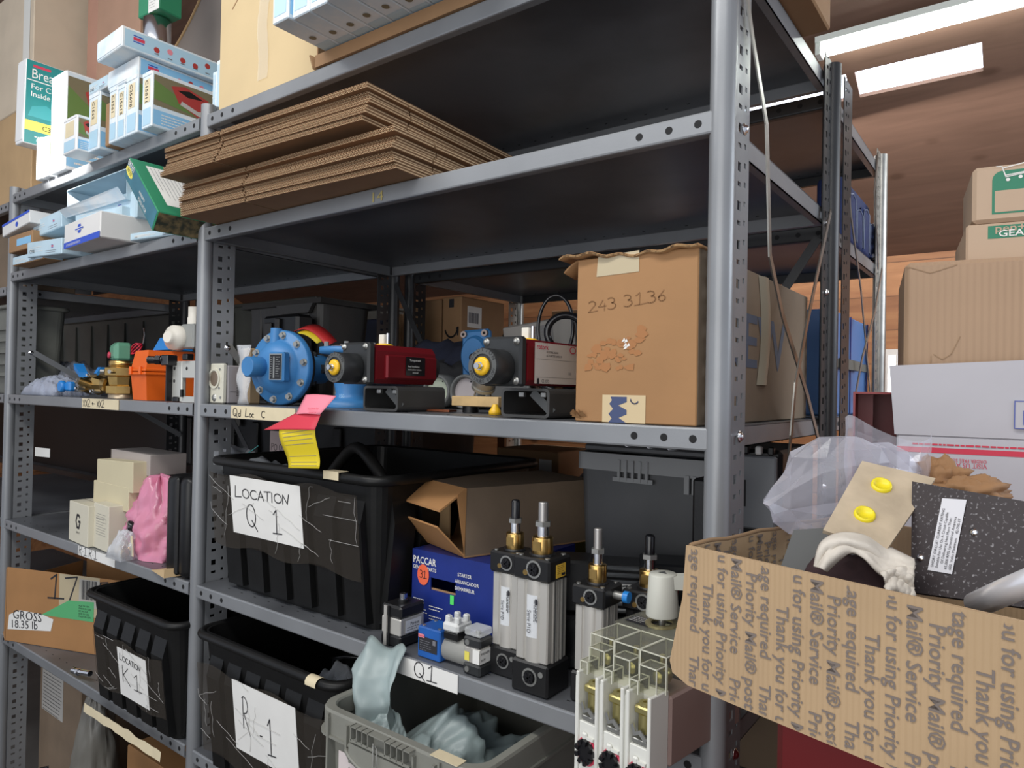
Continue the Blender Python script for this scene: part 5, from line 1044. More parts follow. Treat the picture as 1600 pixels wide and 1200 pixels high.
# brown carton with 17 5
x0,w,z0,h=yb(38,165,888,1065,.02)
xL=at_y(38,960,.02).x; 
t=thing('cardboard_box','worn orange-brown carton marked 17 5 and GROSS 18.35 lb beside bin K1','box',(xL-.005,-.03,z5),20); w=.50; h=.235;d=.30
b=MB().box(0,w,0,.004,0,h,CARDO,None,.001).box(0,w,d-.004,d,0,h,CARDO).box(0,w,.004,d-.004,0,.004,CARDO).box(w-.004,w,.004,d-.004,.004,h,CARDO)
T=FT('front',w,d,h); patch(b,T@Tr(.22,h*.48,0),.16,h*.52,TAPE); poly(b,T,[(.15,h*.42),(.36,h*.42),(.36,h*.68),(.26,h*.66)],mat('green_label',(.10,.42,.17),.5),.0009)
patch(b,T@Tr(.30,h*.6,0),.08,h*.36,mat('grey_label',(.42,.40,.36),.6),.0008); barcode(b,T@Tr(.31,h*.7,0),.06,h*.25,INK)
hand(b,'17',T@Tr(.175,h*.66,0),.075,INK,.0026,1.15); hand(b,'5',T@Tr(.375,h*.70,0),.060,INK,.0024,1.2)
poly(b,T,[(.01,h*.16),(.19,h*.22),(.20,h*.38),(.15,h*.43),(.06,h*.44),(.015,h*.36)],PAPER,.0008); b.text('GROSS',.040,INK,T@Tr(.030,h*.32,0),lift=.0012); b.text('18.35 lb',.036,INK,T@Tr(.022,h*.19,0)@Rz(3),lift=.0012)
for k in range(5): b.text('MADE IN USA'[k%3:],.008,INK,T@Tr(.30-.0*k,h*(.46+.035*k),0),lift=.0012)
b.build('body',t); MB().hull([(-.075,.05,.0),(-.072,.05,0),(0,0,0),(-.003,0,0),(-.055,.10,h*.78),(-.052,.10,h*.78),(0,0,h*.98),(-.003,0,h*.98)],CARDO).build('side_flap',t); MB().hull([(-.075,.05,-.002),(0,0,-.002),(.01,.2,-.002),(-.05,.2,-.002),(-.075,.05,.001),(0,0,.001),(.01,.2,.001),(-.05,.2,.001)],CARDO).build('bottom_flap',t)
MB().hull([(-.07,.055,.01),(-.068,.055,.01),(-.03,.3,.01),(-.032,.3,.01),(-.05,.10,h*.75),(-.048,.10,h*.75),(-.02,.3,h*.8),(-.022,.3,h*.8)],CARDO).build('inner_flap',t)
c=at_y(118,1040,-.01); tag(MB().cyl((0,0,0),(.075,.01,.008),.0075,CHROME,n=18).hexa((.02,.0,.002),(.03,.0,.003),.010,CHROME).cyl((-.006,0,0),(0,0,0),.009,CHROME).build('bright_rod',None,None,T=Tr(c.x,-.012,z5+.018)),'short bright steel rod lying between the 17 5 carton and bin K1','rod')
# below the lowest visible deck
plaincarton('brown carton with a large white shipping label under the lowest visible deck',XC+.03,.10,.062,.32,.4,.53,CARDD,deco=lambda b,w,d,h:(patch(b,FT('front',w,d,h,.02,h*.62),.17,.19,mat('dim_label',(.42,.40,.37),.7)),lines(b,FT('front',w,d,h),.03,h*.92,.15,14,.012,INK,.002,.3,5),barcode(b,FT('front',w,d,h,.05,h*.88),.10,.03,INK)))
plaincarton('low brown carton standing on the floor below bin K1',-1.75,.10,.06,.42,.4,.40,CARDO)
plaincarton('brown carton on the floor below bin R-1',-1.12,.08,.06,.5,.4,.45,CARDD)
bagstand('plastic_bag','milky sack slumped beside the labelled floor carton',-1.95,.10,.062,.20,.16,.50,film('milky_sack',(.20,.19,.165),.75,.4),6,.1,.08)
bagstand('rubbish_bag','black rubbish bag under the deck of bin K1',-1.52,-.19,.0,.40,.30,.56,mat('bin_liner',(.008,.008,.008),.3,0,0,10),12,.1,.14)
shelf(u1,XA+.017,XB-.006,-.013,D,.06); shelf(u2,XC+.018,XA-.018,-.013,D,.06); shelf(u5,XC+.03-1.2,XA,Y3,Y4,Z5)
plaincarton('long dark carton added to darken the lowest rear deck behind the 17 5 carton',-3.4,Y3+.04,Z5+.001,1.1,.45,.30,CARDD)  # both long cartons are added to keep the rear of this deck dark
plaincarton('long dark carton added to darken the lowest rear deck behind bin K1',-2.28,Y3+.04,Z5+.001,1.0,.45,.30,CARDD)
# ================================================================ deck 4, near bay
# blue printed carton
h=.150; BXw=.215
t=thing('parts_carton','navy blue printed parts carton with a cut-out handle and a round orange sticker','box',(-.612,.09,z4))
b=MB(); hx0,hx1,hz0,hz1=.048,.110,.083,.106
for q in ((0,hx0,0,h),(hx1,BXw,0,h),(hx0,hx1,0,hz0),(hx0,hx1,hz1,h)): b.box(q[0],q[1],0,.003,q[2],q[3],NAVY)
b.box(0,.003,.003,.24,0,h,NAVY).box(BXw-.003,BXw,.003,.24,0,h,NAVY).box(.003,BXw-.003,.237,.24,0,h,NAVY).box(0,BXw,.0,.24,h,h+.003,NAVY).box(.003,BXw-.003,.003,.237,0,.003,NAVY)
b.box(hx0-.002,hx1+.002,.003,.005,hz0-.002,hz0+.003,CARD)
T=FT('front',BXw,.24,h); b.text('PACCAR',.0185,PAPER,T@Tr(.003,.128,0),bold=True,lift=.0012,sx=.82); b.text('GENUINE PARTS',.0095,PAPER,T@Tr(.003,.117,0),bold=True,lift=.0012,sx=.85)
for i,s_ in enumerate(('STARTER','ARRANCADOR','DEMARREUR')): b.text(s_,.009,PAPER,T@Tr(.115-(.006 if i else 0),.120-.0125*i,0),bold=True,lift=.0012,sx=.9)
for i,(xx,zz) in enumerate(((.005,.060),(.005,.042),(.046,.052),(.046,.034),(.088,.042),(.088,.024))): lines(b,T,xx,zz,.036,2,.0055,PAPER,.0016,.25,i+2)
patch(b,T@Tr(.098,.066,0),.009,.017,mat('lime_sticker',(.10,.75,.15),.5),.0012); b.build('body',t)
q=MB(); q.lathe([(.0155,0),(.0155,.0006)],mat('orange_sticker',(.85,.14,.06),.6),FT('front',BXw,.24,h,.030,.108)@Tr(0,0,.0012)@Matrix.Diagonal((.95,1.25,1,1)),28); hand(q,'31',FT('front',BXw,.24,h,.022,.102)@Tr(0,0,.0016),.014,INK,.0006,.9); q.build('round_sticker',t)
# open brown carton on it
zc_=z4+h+.004
A=at_z(727,872,zc_); B_=at_z(610,836,zc_); 
xd=A-B_; xd.z=0; w=xd.length*.62; yaw=math.degrees(math.atan2(xd.y,xd.x))
yaw=-19; org=Vector((A.x,A.y,zc_))-Vector((math.cos(R(yaw)),math.sin(R(yaw)),0))*.175
t=thing('open_carton','open brown carton with its end flaps ajar, lying on the navy blue carton','box',(org.x,org.y,zc_),yaw); w,d,h=.175,.30,.125; L_=CARD; k=.003
b=MB().box(0,w,0,d,0,k,CARD).box(0,w,0,d,h-k,h,CARDD).box(0,k,0,d,k,h-k,CARD).box(w-k,w,0,d,k,h-k,CARDD).box(k,w-k,d-k,d,k,h-k,CARD).box(k,.06,.03,.033,k,h-k,CARDL).box(.05,w-k,.08,.083,k,h*.5,CARDL); patch(b,FT('top',w,d,h,0,.1),w,.001,CARD); b.build('body',t)
MB().hull([(.0,-.055,h-.038),(w+.002,-.055,h-.038),(w,-.0,h-.004),(0,0,h-.004),(0,-.055,h-.034),(w+.002,-.055,h-.034),(w,.0,h),(0,0,h)],CARDO).build('upper_flap',t)
MB().hull([(0,0,0),(w,0,0),(w,.003,0),(0,.003,0),(-.002,-.055,.058),(w-.01,-.055,.058),(w-.01,-.052,.060),(-.002,-.052,.060)],CARDO).build('lower_flap',t)
MB().hull([(w-k,0,.0),(w,0,0),(w,-.002,0),(w-k,-.002,0),(w-.001,-.02,h-.01),(w+.002,-.02,h-.01),(w+.001,0,h),(w-.002,0,h)],CARDO).build('side_flap',t)
# pneumatic cylinders
CAPB=mat('black_anodised',(.014,.014,.015),.35,.2); EXT=mat('silver_extrusion',(.58,.56,.52),.35,.45)
def cylinder(x,y,w,d,hb,hm,ht,label,capped,label_txt=True,seed=1,group=None,barrel=None,yaw=0):
    t=thing('air_cylinder',label,'cylinder',(x,y,z4),yaw,group); E=barrel or EXT
    b=MB().box(0,w,0,d,0,hb,CAPB,None,.003); lo=b.build('lower_cap',t); b=MB().box(0,w,0,d,hb+hm,hb+hm+ht,CAPB,None,.003); up=b.build('upper_cap',t)
    b=MB(); i=.004; z0_,z1_=hb,hb+hm
    r=w*.16
    for cx,cy in ((i+r*.8,i+r*.8),(w-i-r*.8,i+r*.8),(i+r*.8,d-i-r*.8),(w-i-r*.8,d-i-r*.8)): b.box(cx-r*.75,cx+r*.75,cy-r*.75,cy+r*.75,z0_,z1_,E,None,.002)
    b.box(i+r,w-i-r,i+.004,d-i-.004,z0_,z1_,E); b.box(i+.004,w-i-.004,i+r,d-i-r,z0_,z1_,E)
    b.lathe([(w*.30,z0_),(w*.30,z1_)],E,Tr(w/2,i+w*.27,0),28,True,False)
    for q in (.30,.42,.52,.66): b.box(w-i-.003,w-i+.0005,d*q,d*q+.0035,z0_,z1_,E)
    for q in (.3,.62): b.box(w-i-.001,w-i+.0002,d*q+.004,d*q+.009,z0_,z1_,GREYM)
    b.build('barrel',t)
    if label_txt:
        q=MB(); sheet_=lambda u,v:(w/2+w*.301*math.sin(R(-26+56*u)), i+w*.27-w*.301*math.cos(R(-26+56*u)), z0_+hm*(.30+.52*v)); q.sheet(6,1,sheet_,mat('silver_label',(.66,.68,.70),.4),0)
        T=frame((w/2+w*.06,i+w*.27-w*.303,z0_+hm*.80),(0,0,-1),(1,.08,0)); q.text('Serie P1D',w*.13,INK,T@Tr(hm*.16,-w*.14,0),lift=.001); patch(q,T@Tr(.002,w*.06,0),hm*.07,w*.05,INK,.0012)
        for k in range(3): lines(q,T,.004,w*(.075-.04*k)+.002,hm*.30,1,.01,INK,w*.016,.2,seed+k)
        q.build('label',t,'silvery data label')
    for zz,pp in ((hb*.55,lo),(hb+hm+ht*.52,up)):
        s_=-.12 if pp is up else .0
        cx=w*.52 if pp is lo else w*.58
        q=MB(); q.ring((cx,.0005,zz),(cx,-.001,zz),w*.20,w*.155,GAL,28); q.build('port_ring',pp)
        q=MB(); q.cyl((cx,0,zz),(cx,-.004,zz),w*.13,BPLS,n=10,smooth=False); 
        for a in range(3): q.box(-w*.12,w*.12,-.0055,-.003,-w*.018,w*.018,BPLS,Tr(cx,0,zz)@Ry(60*a))
        q.build('port_plug',pp)
        q=MB(); sx_=-.22 if pp is up else .30; q.cyl((cx+w*sx_,.0004,zz-w*(.10 if pp is up else -.12)),(cx+w*sx_,-.0012,zz-w*(.10 if pp is up else -.12)),w*.065,BRASS if pp is up else GAL,n=14); q.build('needle_screw',pp)
    for cx,cy in ((.14,.14),(.86,.14),(.14,.86),(.86,.86)): q=MB(); q.cyl((w*cx,d*cy,hb+hm+ht),(w*cx,d*cy,hb+hm+ht+.0015),w*.06,GAL,n=12); q.build('tie_bolt',up)
    zt_=hb+hm+ht; cx,cy=w*.5,d*.5
    MB().lathe([(w*.30,zt_),(w*.30,zt_+.003),(w*.27,zt_+.0031)],CAPB,Tr(cx,cy,0),24).build('seal_ring',t)
    q=MB(); q.lathe([(w*.24,zt_+.003),(w*.245,zt_+.006),(w*.245,zt_+.026),(w*.23,zt_+.028),(w*.10,zt_+.028)],BRASS,Tr(cx,cy,0),24); q.box(-w*.11,w*.11,-w*.246,-w*.2,zt_+.008,zt_+.022,BRASS,Tr(cx,cy,0)); q.build('brass_gland',t)
    q=MB().cyl((cx,cy,zt_+.028),(cx,cy,zt_+.044),w*.14,CHROME,n=20).build('rod',t)
    MB().hexa((cx,cy,zt_+.044),(cx,cy,zt_+.051),w*.19,GAL).build('lock_nut',t)
    if capped: MB().lathe([(w*.12,zt_+.051),(w*.12,zt_+.078),(w*.09,zt_+.081),(.0001,zt_+.082)],BPLS,Tr(cx,cy,0),20).build('rubber_cap',t)
    else:
        q=MB(); P_=[]
        for k in range(18): P_+= [(w*.105,zt_+.051+.0016*k),(w*.12,zt_+.0518+.0016*k)]
        P_+=[(w*.09,zt_+.081),(.0001,zt_+.0812)]; q.lathe(P_,mat('zinc_thread',(.5,.48,.46),.35,.8),Tr(cx,cy,0),20); q.build('thread',t)
    return t
GC='tall silver air cylinders'
cylinder(-.372,.022,.060,.058,.046,.118,.034,'tall silver air cylinder with a black rubber cap, the rear of the touching pair',True,seed=3,group=None)
c2=cylinder(-.305,-.004,.067,.062,.048,.123,.034,'tall silver air cylinder with bare threaded rod and yellow sticker, foremost of the pair',False,seed=8)
q=MB(); T=frame((.0672,.018,.048+.123+.005),(0,1,0),(0,0,1)); q.box(0,.026,0,.020,.0002,.0006,mat('amber_label',(.80,.50,.06),.5),T,0); lines(q,T,.003,.017,.02,5,.0028,INK,.0006); patch(q,T@Tr(.014,.002,0),.010,.004,INK,.0012); q.build('yellow_sticker',[c for c in c2.children if c.name.startswith('upper_cap')][0])
c3=cylinder(-.213,.018,.056,.056,.045,.098,.030,'shorter silver air cylinder standing beside the fused switch',False,False,seed=5)
MB().cyl((.056,.03,.160),(.072,.03,.160),.006,GAL,n=12).cyl((.072,.03,.160),(.080,.03,.160),.0085,BLH,n=14).build('blue_push_fitting',c3)
# compact cylinder
t=thing('compact_cylinder','squat black and silver compact air cylinder, leftmost of the small parts before the blue carton','cylinder',(-.602,.002,z4)); w,d=.050,.062
MB().box(0,w,0,d,0,.020,CAPB,None,.003).build('lower_cap',t); b=MB().box(.001,w-.001,.001,d-.001,.020,.050,EXT,None,.002); 
b.box(.010,.017,-.002,.001,.0,.07,EXT).box(.020,.024,-.002,.001,.0,.07,CAPB); T=frame((w+.0002,.012,.024),(0,1,0),(0,0,1)); patch(b,T,.040,.022,mat('silver_label',(.66,.68,.70),.4),.0004); b.text('Parker',.008,INK,T@Tr(.012,.012,0),lift=.001); lines(b,T,.004,.008,.03,2,.004,INK,.001); b.build('barrel',t)
MB().box(0,w,0,d,.050,.072,CAPB,None,.004).build('upper_cap',t); MB().cyl((w/2,d/2,.072),(w/2,d/2,.077),.010,CAPB,n=20).ring((w/2,d/2,.077),(w/2,d/2,.087),.007,.0045,CHROME,20).build('rod',t)
# solenoid valve
t=thing('solenoid_valve','blue solenoid valve block with grey round coil and black label','valve',(-.508,.0,z4)); w,d,h=.052,.045,.052; BV=mat('cobalt_paint',(.015,.11,.42),.4,0,.12,30)
b=MB().box(0,w,0,d,0,h,BV,None,.002); T=FT('front',w,d,h); patch(b,T@Tr(.004,.012,0),.042,.024,INK); patch(b,T@Tr(.003,.034,0),.014,.006,PINKP,.001); b.text('Rexroth',.0042,FBR,T@Tr(.004,.0355,0),lift=.0014); lines(b,T,.007,.029,.026,5,.0038,GREYINK,.0008); patch(b,T@Tr(.036,.026,0),.007,.008,GREYINK,.001); b.build('valve_block',t)
for dx,dy in ((.008,.008),(.044,.008),(.008,.037),(.044,.037)): MB().cyl((dx,dy,h),(dx,dy,h+.001),.0035,GAL,n=12).build('screw',t)
co=MB().cyl((w+.0,.022,.022),(w+.062,.022,.022),.021,mat('grey_coil',(.28,.28,.26),.45),n=32,bev=.002).build('coil',t)
MB().box(w+.003,w+.034,.004,.040,.041,.054,BPL,None,.002).build('connector_base',co)
b=MB(); CLN=mat('milky_nylon',(.66,.67,.66),.35)
b.box(w+.001,w+.036,.002,.042,.054,.070,CLN,None,.004)
for a in ((.004,.006),(.024,.006),(.004,.028),(.024,.028)): b.box(w+a[0],w+a[0]+.010,a[1],a[1]+.010,.068,.080,CLN,None,.002)
b.build('white_plug',co)
# small sensor cylinder
t=thing('compact_cylinder','small black and steel cylinder with a clear square cap, just before the tall silver pair','cylinder',(-.401,-.006,z4)); w,d=.036,.034
MB().box(0,w,0,d,0,.018,DKG,None,.003).build('lower_cap',t); b=MB().box(.002,w-.002,.002,d-.002,.018,.044,EXT,None,.002); patch(b,FT('front',w,d,.06,.020,.020),.014,.022,PAPER,-.0012); patch(b,FT('right',w,d,.06,.002,.020),.028,.022,PAPER,-.0012); b.text('PARKER',.006,INK,FT('right',w,d,.06,.004,.034),lift=-.0006); b.text('H-M',.006,INK,FT('right',w,d,.06,.004,.024),lift=-.0006); patch(b,FT('front',w,d,.06,.003,.022),.010,.014,YEL,-.001); b.build('barrel',t)
MB().box(0,w,0,d,.044,.060,DKG,None,.003).build('upper_cap',t); MB().box(.001,w-.001,.001,d-.001,.062,.074,film('clear_acrylic',(.92,.94,.94),.18,.05),None,.002).cyl((w/2,d/2,.060),(w/2,d/2,.068),.004,GAL,n=10).build('clear_cap',t)
for zz in (.009,.052): MB().cyl((.010,0,zz),(.010,-.0015,zz),.0045,GAL,n=14).build('port_screw',t)
# translucent tote and black boxes behind
SMK=mat('smoky_tote',(.085,.087,.092),.35,0,.3,5,alpha=.93)
t=thing('translucent_tote','smoky translucent plastic tote with a ribbed rim, standing behind the air cylinders','tote',(-.365,.29,z4)); w,d,h=.262,.30,.345
b=MB(); tub(b,w,d,h-.03,SMK,.003,.012,.015); b.build('body',t)
b=MB(); RIMM=mat('frosted_rim',(.22,.225,.23),.35); tub(b,w+.012,d+.012,.032,RIMM,.008,.0,.015); q=MB(); 
v_=b.v; b.v=[v+Vector((-.006,-.006,h-.034)) for v in v_]; 
for k in range(5): b.box(.085+.014*k,.090+.014*k,-.009,-.003,h-.05,h-.012,RIMM)
b.box(.075,.155,-.008,-.004,h-.052,h-.044,RIMM).box(.215,.224,-.009,-.003,h-.062,h-.03,RIMM).box(.229,.236,-.009,-.003,h-.062,h-.03,RIMM); b.build('rim',t)
tag(MB().box(0,.022,0,.10,0,.23,BPL,None,.004).box(.02,.10,.0,.10,.0,.05,BPL,None,.004).build('black_bracket',None,None,T=Tr(-.078,.14,z4+.10)),'black angular bracket between the smoky tote and the corner upright','bracket')
plaincarton('low brown box under the black angular bracket on the fourth deck',-.085,.14,z4,.07,.09,.098,CARDD)
for k,(dx,dz) in enumerate(((.02,0),(.055,.004),(.10,-.002),(.14,.003))): tag(MB().cyl((0,0,0),(0,.0,.014),.011,SILF,n=14).cyl((0,0,.014),(.0,.0,.02),.006,CHROME,n=8).build('steel_fitting',None,None,T=Tr(-.33+dx,.31,z4+.358)@Ry(20*k)),'bright steel fitting in the row along the smoky tote lid','fitting','steel fittings on the smoky tote')
MB().box(.003,w-.003,.01,d-.01,h,h+.012,SMK,None,.003).build('lid',t)
# dark servo cylinder lying down
M=Tr(-.395,.13,z4+.10)@Rz(30)@Rx(0)
t=thing('linear_actuator','large black rodless actuator lying across the deck with handwritten part number','actuator',M=Tr(-.305,.105,z4+.092)@Rz(28))
b=MB().box(0,.065,0,.07,0,.085,CAPB,None,.004); e=b.build('end_block',t); MB().cyl((.012,-.001,.060),(.012,-.003,.060),.006,GAL,n=16).build('screw',e)
b=MB()
for k in range(7): b.box(.065,.145,-.001+.0,.068,.004+.0115*k,.011+.0115*k,mat('dark_extrusion',(.20,.21,.22),.3,.6),None,.002)
b.box(.065,.145,.004,.064,.002,.082,CAPB); T=frame((.068,-.0015,.034),(1,0,0),(0,0,1)); b.box(.068,.142,-.0014,-.0008,.032,.052,PAPER); hand(b,'6312972',T@Tr(.003,.004,0),.012,INK,.0011,1.15); b.build('barrel',t)
b=MB().box(.145,.225,-.003,.072,-.003,.088,mat('black_satin',(.016,.017,.02),.45),None,.003); b.box(.165,.205,-.0042,-.003,.03,.07,GREYINK).box(.165,.205,-.0046,-.0042,.042,.058,mat('red_label',(.30,.05,.04),.5)); b.build('carriage',t)
MB().box(.225,.262,.008,.062,.008,.078,mat('navy_extrusion',(.018,.02,.035),.35,.4),None,.006).build('barrel_far',t)
tag(MB().box(0,.19,0,.10,0,.088,BPLS,None,.006).build('black_case',None,None,T=Tr(-.30,.098,z4)@Rz(28)),'low black case lying under the large black actuator','case')
t=cylinder(-.165,.085,.062,.062,.04,.09,.03,'dark air cylinder with a black capped rod in the shadow behind the fused switch',True,False,seed=4,barrel=CAPB)
plaincarton('long black box lying behind the fused switch on the fourth deck',-.11,.12,z4,.085,.015,.12,BPL)
for k,(x_,y_,z_) in enumerate(((-.155,.045,.05),(-.153,.05,.012))): tag(MB().lathe([(.0001,0),(.011,0),(.011,.03),(.0001,.03)],BPLS,Tr(0,0,0)@Ry(90),20).cyl((.03,0,0),(.04,0,0),.008,BLH,n=14).build('push_fitting',None,None,T=Tr(x_,y_,z4+z_)),('upper','lower')[k]+' black barrel with a blue push collar lying beside the shorter silver cylinder','fitting')
# instrument case hung behind the corner upright
t=thing('instrument_case','black instrument case with a grey lid panel and two grey latches, behind the corner upright','case',(at_y(1112,760,.30).x,.30,z4)); w=at_y(1218,760,.30).x-at_y(1112,760,.30).x; d=.22; h=at_y(1170,702,.30).z-z4
b=MB().box(0,w,.012,d,0,h,BPL,None,.006); b.build('body',t); MB().box(.005,w-.006,.0,.012,h*.64,h-.01,mat('grey_panel',(.16,.17,.185),.45),None,.003).box(w*.35,w*.52,-.001,0,h*.74,h*.86,BPL).build('lid_panel',t); MB().box(.005,w-.006,.004,.012,h*.05,h*.61,mat('beige_grey_panel',(.20,.18,.14),.6),None,.003).build('lower_panel',t)
for xx in (w*.25,w*.75): MB().box(xx-.014,xx+.014,-.012,.006,h*.42,h*.56,mat('latch_grey',(.28,.30,.31),.3,.2),Matrix.Identity(4),.010,3).box(xx-.008,xx+.008,-.0135,-.011,h*.44,h*.50,BLACK).build('latch',t)
for k in range(5): MB().box(.012+w*.18*k,.022+w*.18*k,-.002,.01,h-.008,h+.006,WHITE if k%2 else BPL,None,.002).build('hinge_tooth',t)
# ================================================================ fused switch overhanging the lip
CLR=film('clear_cover',(.88,.88,.80),.012,.05,.13); IVR=mat('ivory_plastic',(.70,.70,.65),.4); YT=mat('yellow_passivated',(.52,.46,.20),.3,.8)
sp_=at_y(912,1042,-.105); Mx=Tr(sp_.x,-.105,z4+.012)@Rz(-9)@Matrix.Diagonal((.80,.92,.93,1))
t=thing('fused_switch','ivory three-pole fused switch with clear covers and a big round handle, overhanging the deck','switch',M=Mx)
pw=.043; W3=.145
b=MB().box(0,W3,.02,.20,.012,.10,mat('taupe_plastic',(.26,.18,.16),.5),None,.003); b.build('base',t)
for k in range(3):
    x=.004+k*.047
    b=MB(); b.box(x,x+.006,-.02,.02,-.032,.108,IVR,None,.001).box(x+.037,x+.043,-.02,.02,-.032,.108,IVR,None,.001).box(x+.006,x+.037,.012,.02,-.032,.108,IVR).box(x+.006,x+.037,-.018,.02,-.032,.044,IVR,None,.001).box(x+.004,x+.039,-.006,.02,.03,.047,IVR)
    b.box(x-.004,x-.001,-.016,.02,-.030,.10,IVR); pol=b.build('pole_housing',t)
    b=MB(); b.box(x+.008,x+.035,-.012,.010,.080,.090,YT,None,.002).ring((x+.021,-.002,.090),(x+.021,-.002,.094),.009,.004,YT,20)
    P_=[]
    for q in range(14): P_+=[(.0085,.056+.0018*q),(.0100,.0569+.0018*q)]
    b.lathe(P_,YT,Tr(x+.021,-.002,0),20); b.build('terminal_screw',pol)
    b=MB(); b.box(x+.008,x+.035,-.015,.005,.045,.051,GAL,None,.001).strap([(x+.010,-.017,.068),(x+.016,-.018,.058),(x+.024,-.018,.062),(x+.034,-.017,.053)],.006,.002,GAL,(0,1,0)); b.build('clamp_plate',pol)
    b=MB(); cx,cz=x+.022,.008
    b.lathe([(.0001,-.004),(.006,-.004),(.006,0)],BPLS,frame((cx,-.0235,cz),(1,0,0),(0,0,1)),16); b.cyl((cx,-.018,cz),(cx,-.024,cz),.012,BPLS,n=24)
    for a in range(9): b.box(.010,.0165,-.003,.003,0,.009,BPLS,frame((cx,-.018,cz),(1,0,0),(0,0,1))@Rz(40*a))
    b.build('rotary_knob',pol); q=MB().ring((cx+.001,-.0178,cz),(cx+.001,-.0198,cz),.0185,.0155,FBR,30); q.build('red_ring',pol)
    b=MB(); b.box(cx-.008,cx+.002,-.022,-.018,cz+.014,cz+.024,IVR,None,.002).box(cx+.0,cx+.014,-.0215,-.018,cz+.016,cz+.0195,IVR,Matrix.Identity(4)); b.build('indicator_tab',pol)
    # clear terminal cover behind and above each pole
    b=MB(); xa,xb=x-.001,x+.044; z0_,z1_=.104,.150
    def shell(b,x0,x1,y0,y1,z0,z1,m):
        th=.0015
        b.box(x0,x1,y0,y0+th,z0,z1,m).box(x0,x1,y1-th,y1,z0,z1,m).box(x0,x0+th,y0,y1,z0,z1,m).box(x1-th,x1,y0,y1,z0,z1,m).box(x0,x1,y0,y1,z1-th,z1,m)
        ce=mat('cover_edge_highlight',(.62,.62,.52),.15); e=.0007  # pale strips along the cover edges, highlights put into the colour
        for xx_ in (x0,x1):
            for yy_ in (y0,y1): b.box(xx_-e,xx_+e,yy_-e,yy_+e,z0,z1,ce)
            b.box(xx_-e,xx_+e,y0,y1,z1-e,z1+e,ce)
        for yy_ in (y0,y1): b.box(x0,x1,yy_-e,yy_+e,z1-e,z1+e,ce)
    shell(b,xa,xb,.012,.072,z0_,z1_,CLR); shell(b,xa+.012,xb-.004,-.004,.02,z0_,z1_-.012,CLR); shell(b,xa+.002,xa+.016,-.012,.012,z0_,z1_-.03,CLR); b.build('clear_cover',pol)
    b=MB().cyl((x+.024,.03,.10),(x+.024,.03,.145),.004,YT,n=12).lathe([(.012,.112),(.014,.116),(.014,.124),(.011,.127)],YT,Tr(x+.024,.03,0),18).lathe([(.007,.10),(.007,.112)],GREYM,Tr(x+.024,.03,0),16).box(x+.006,x+.018,.030,.045,.10,.132,BPL); b.build('fuse_contact',pol)
b=MB(); b.box(-.002,W3+.002,.074,.20,.100,.118,BPL).box(-.004,W3+.004,.072,.205,.118,.120,film('smoky_cover',(.62,.62,.48),.16,.06,.3)); b.box(-.004,-.0025,.072,.205,.10,.120,CLR).box(-.004,W3+.004,.072,.0735,.118,.152,CLR).box(-.004,W3+.004,.072,.205,.1505,.152,CLR).box(-.004,-.0025,.072,.205,.120,.152,CLR); b.build('top_cover',t)
q=MB(); T=frame((.008,.090,.1524),(1,0,0),(0,1,0)); 
patch(q,T@Tr(-.004,-.004,0),.046,.030,INK,.0002); lines(q,T,.0,.020,.036,4,.006,PAPER,.0014); poly(q,T,[(.012,.050),(.022,.044),(.030,.050),(.034,.068),(.022,.078),(.010,.066)],FBR,.0004); q.build('cover_print',t)
b=MB(); kx,ky=.058,.112
b.ring((kx,ky,.152),(kx,ky,.155),.026,.017,mat('brass_tint',(.45,.40,.22),.35,.7),28); b.build('shaft_collar',t)
b=MB().cyl((kx,ky,.150),(kx,ky,.172),.005,GAL).lathe([(.0245,.165),(.0255,.167),(.0215,.222),(.0205,.224),(.0001,.2245)],mat('warm_grey_plastic',(.56,.56,.50),.45),Tr(kx,ky,0),36); 
HG=mat('warm_grey_plastic',(.56,.56,.50)); b.hull([(kx-.004,ky+.005,.205),(kx+.018,ky-.005,.205),(kx+.075,ky+.055,.200),(kx+.060,ky+.07,.200),(kx-.004,ky+.005,.222),(kx+.018,ky-.005,.222),(kx+.075,ky+.055,.224),(kx+.060,ky+.07,.224)],HG)
poly(b,frame((kx,ky,.2247),(1,0,0),(0,1,0)),[(-.007,-.004),(.009,-.002),(-.002,.008)],GREYM,.0004); b.build('rotary_handle',t)
# ================================================================ grey tote in front of the long deck
GT_=mat('grey_tote_plastic',(.235,.235,.205),.5,0,.12,14,.06,150)
tx,ty,tw,td,th_=-.598,-.130,.335,.42,.315
t=thing('tote_bin','olive-grey stacking tote protruding beyond the lip below the long white label','bin',(tx,ty,z5))
b=MB(); tub(b,tw,td,th_-.002,GT_,.005,.018,.03)
for x in (.03,.075,.115,.22,.26,.30): b.box(x,x+.004,-.012,.02,.05,th_-.01,GT_)
b.build('body',t)
b=MB(); n=6
def ringv(ins,z): return rrect(tw-2*ins,td-2*ins,.034-ins*.4,z,n,ins,ins)
rg=[ringv(-.010,th_-.042),ringv(-.010,th_-.038),ringv(-.006,th_-.038),ringv(-.006,th_-.004),ringv(-.004,th_),ringv(.008,th_),ringv(.010,th_-.003),ringv(.010,th_-.03)]
k_=len(rg[0]); vs=[p for q in rg for p in q]; fs=[(j*k_+i,j*k_+(i+1)%k_,(j+1)*k_+(i+1)%k_,(j+1)*k_+i) for j in range(len(rg)-1) for i in range(k_)]
b.add(vs,fs,GT_); rm=b.build('rim',t)
b=MB()
for k in range(10):
    if k in (4,5): continue
    b.box(.095+.0125*k,.0965+.0125*k,-.018,-.006,th_-.024,th_-.002,GT_)
b.box(.093,.222,-.018,-.0165,th_-.026,th_-.022,GT_).box(.093,.222,-.018,-.006,th_-.004,th_-.002,GT_)
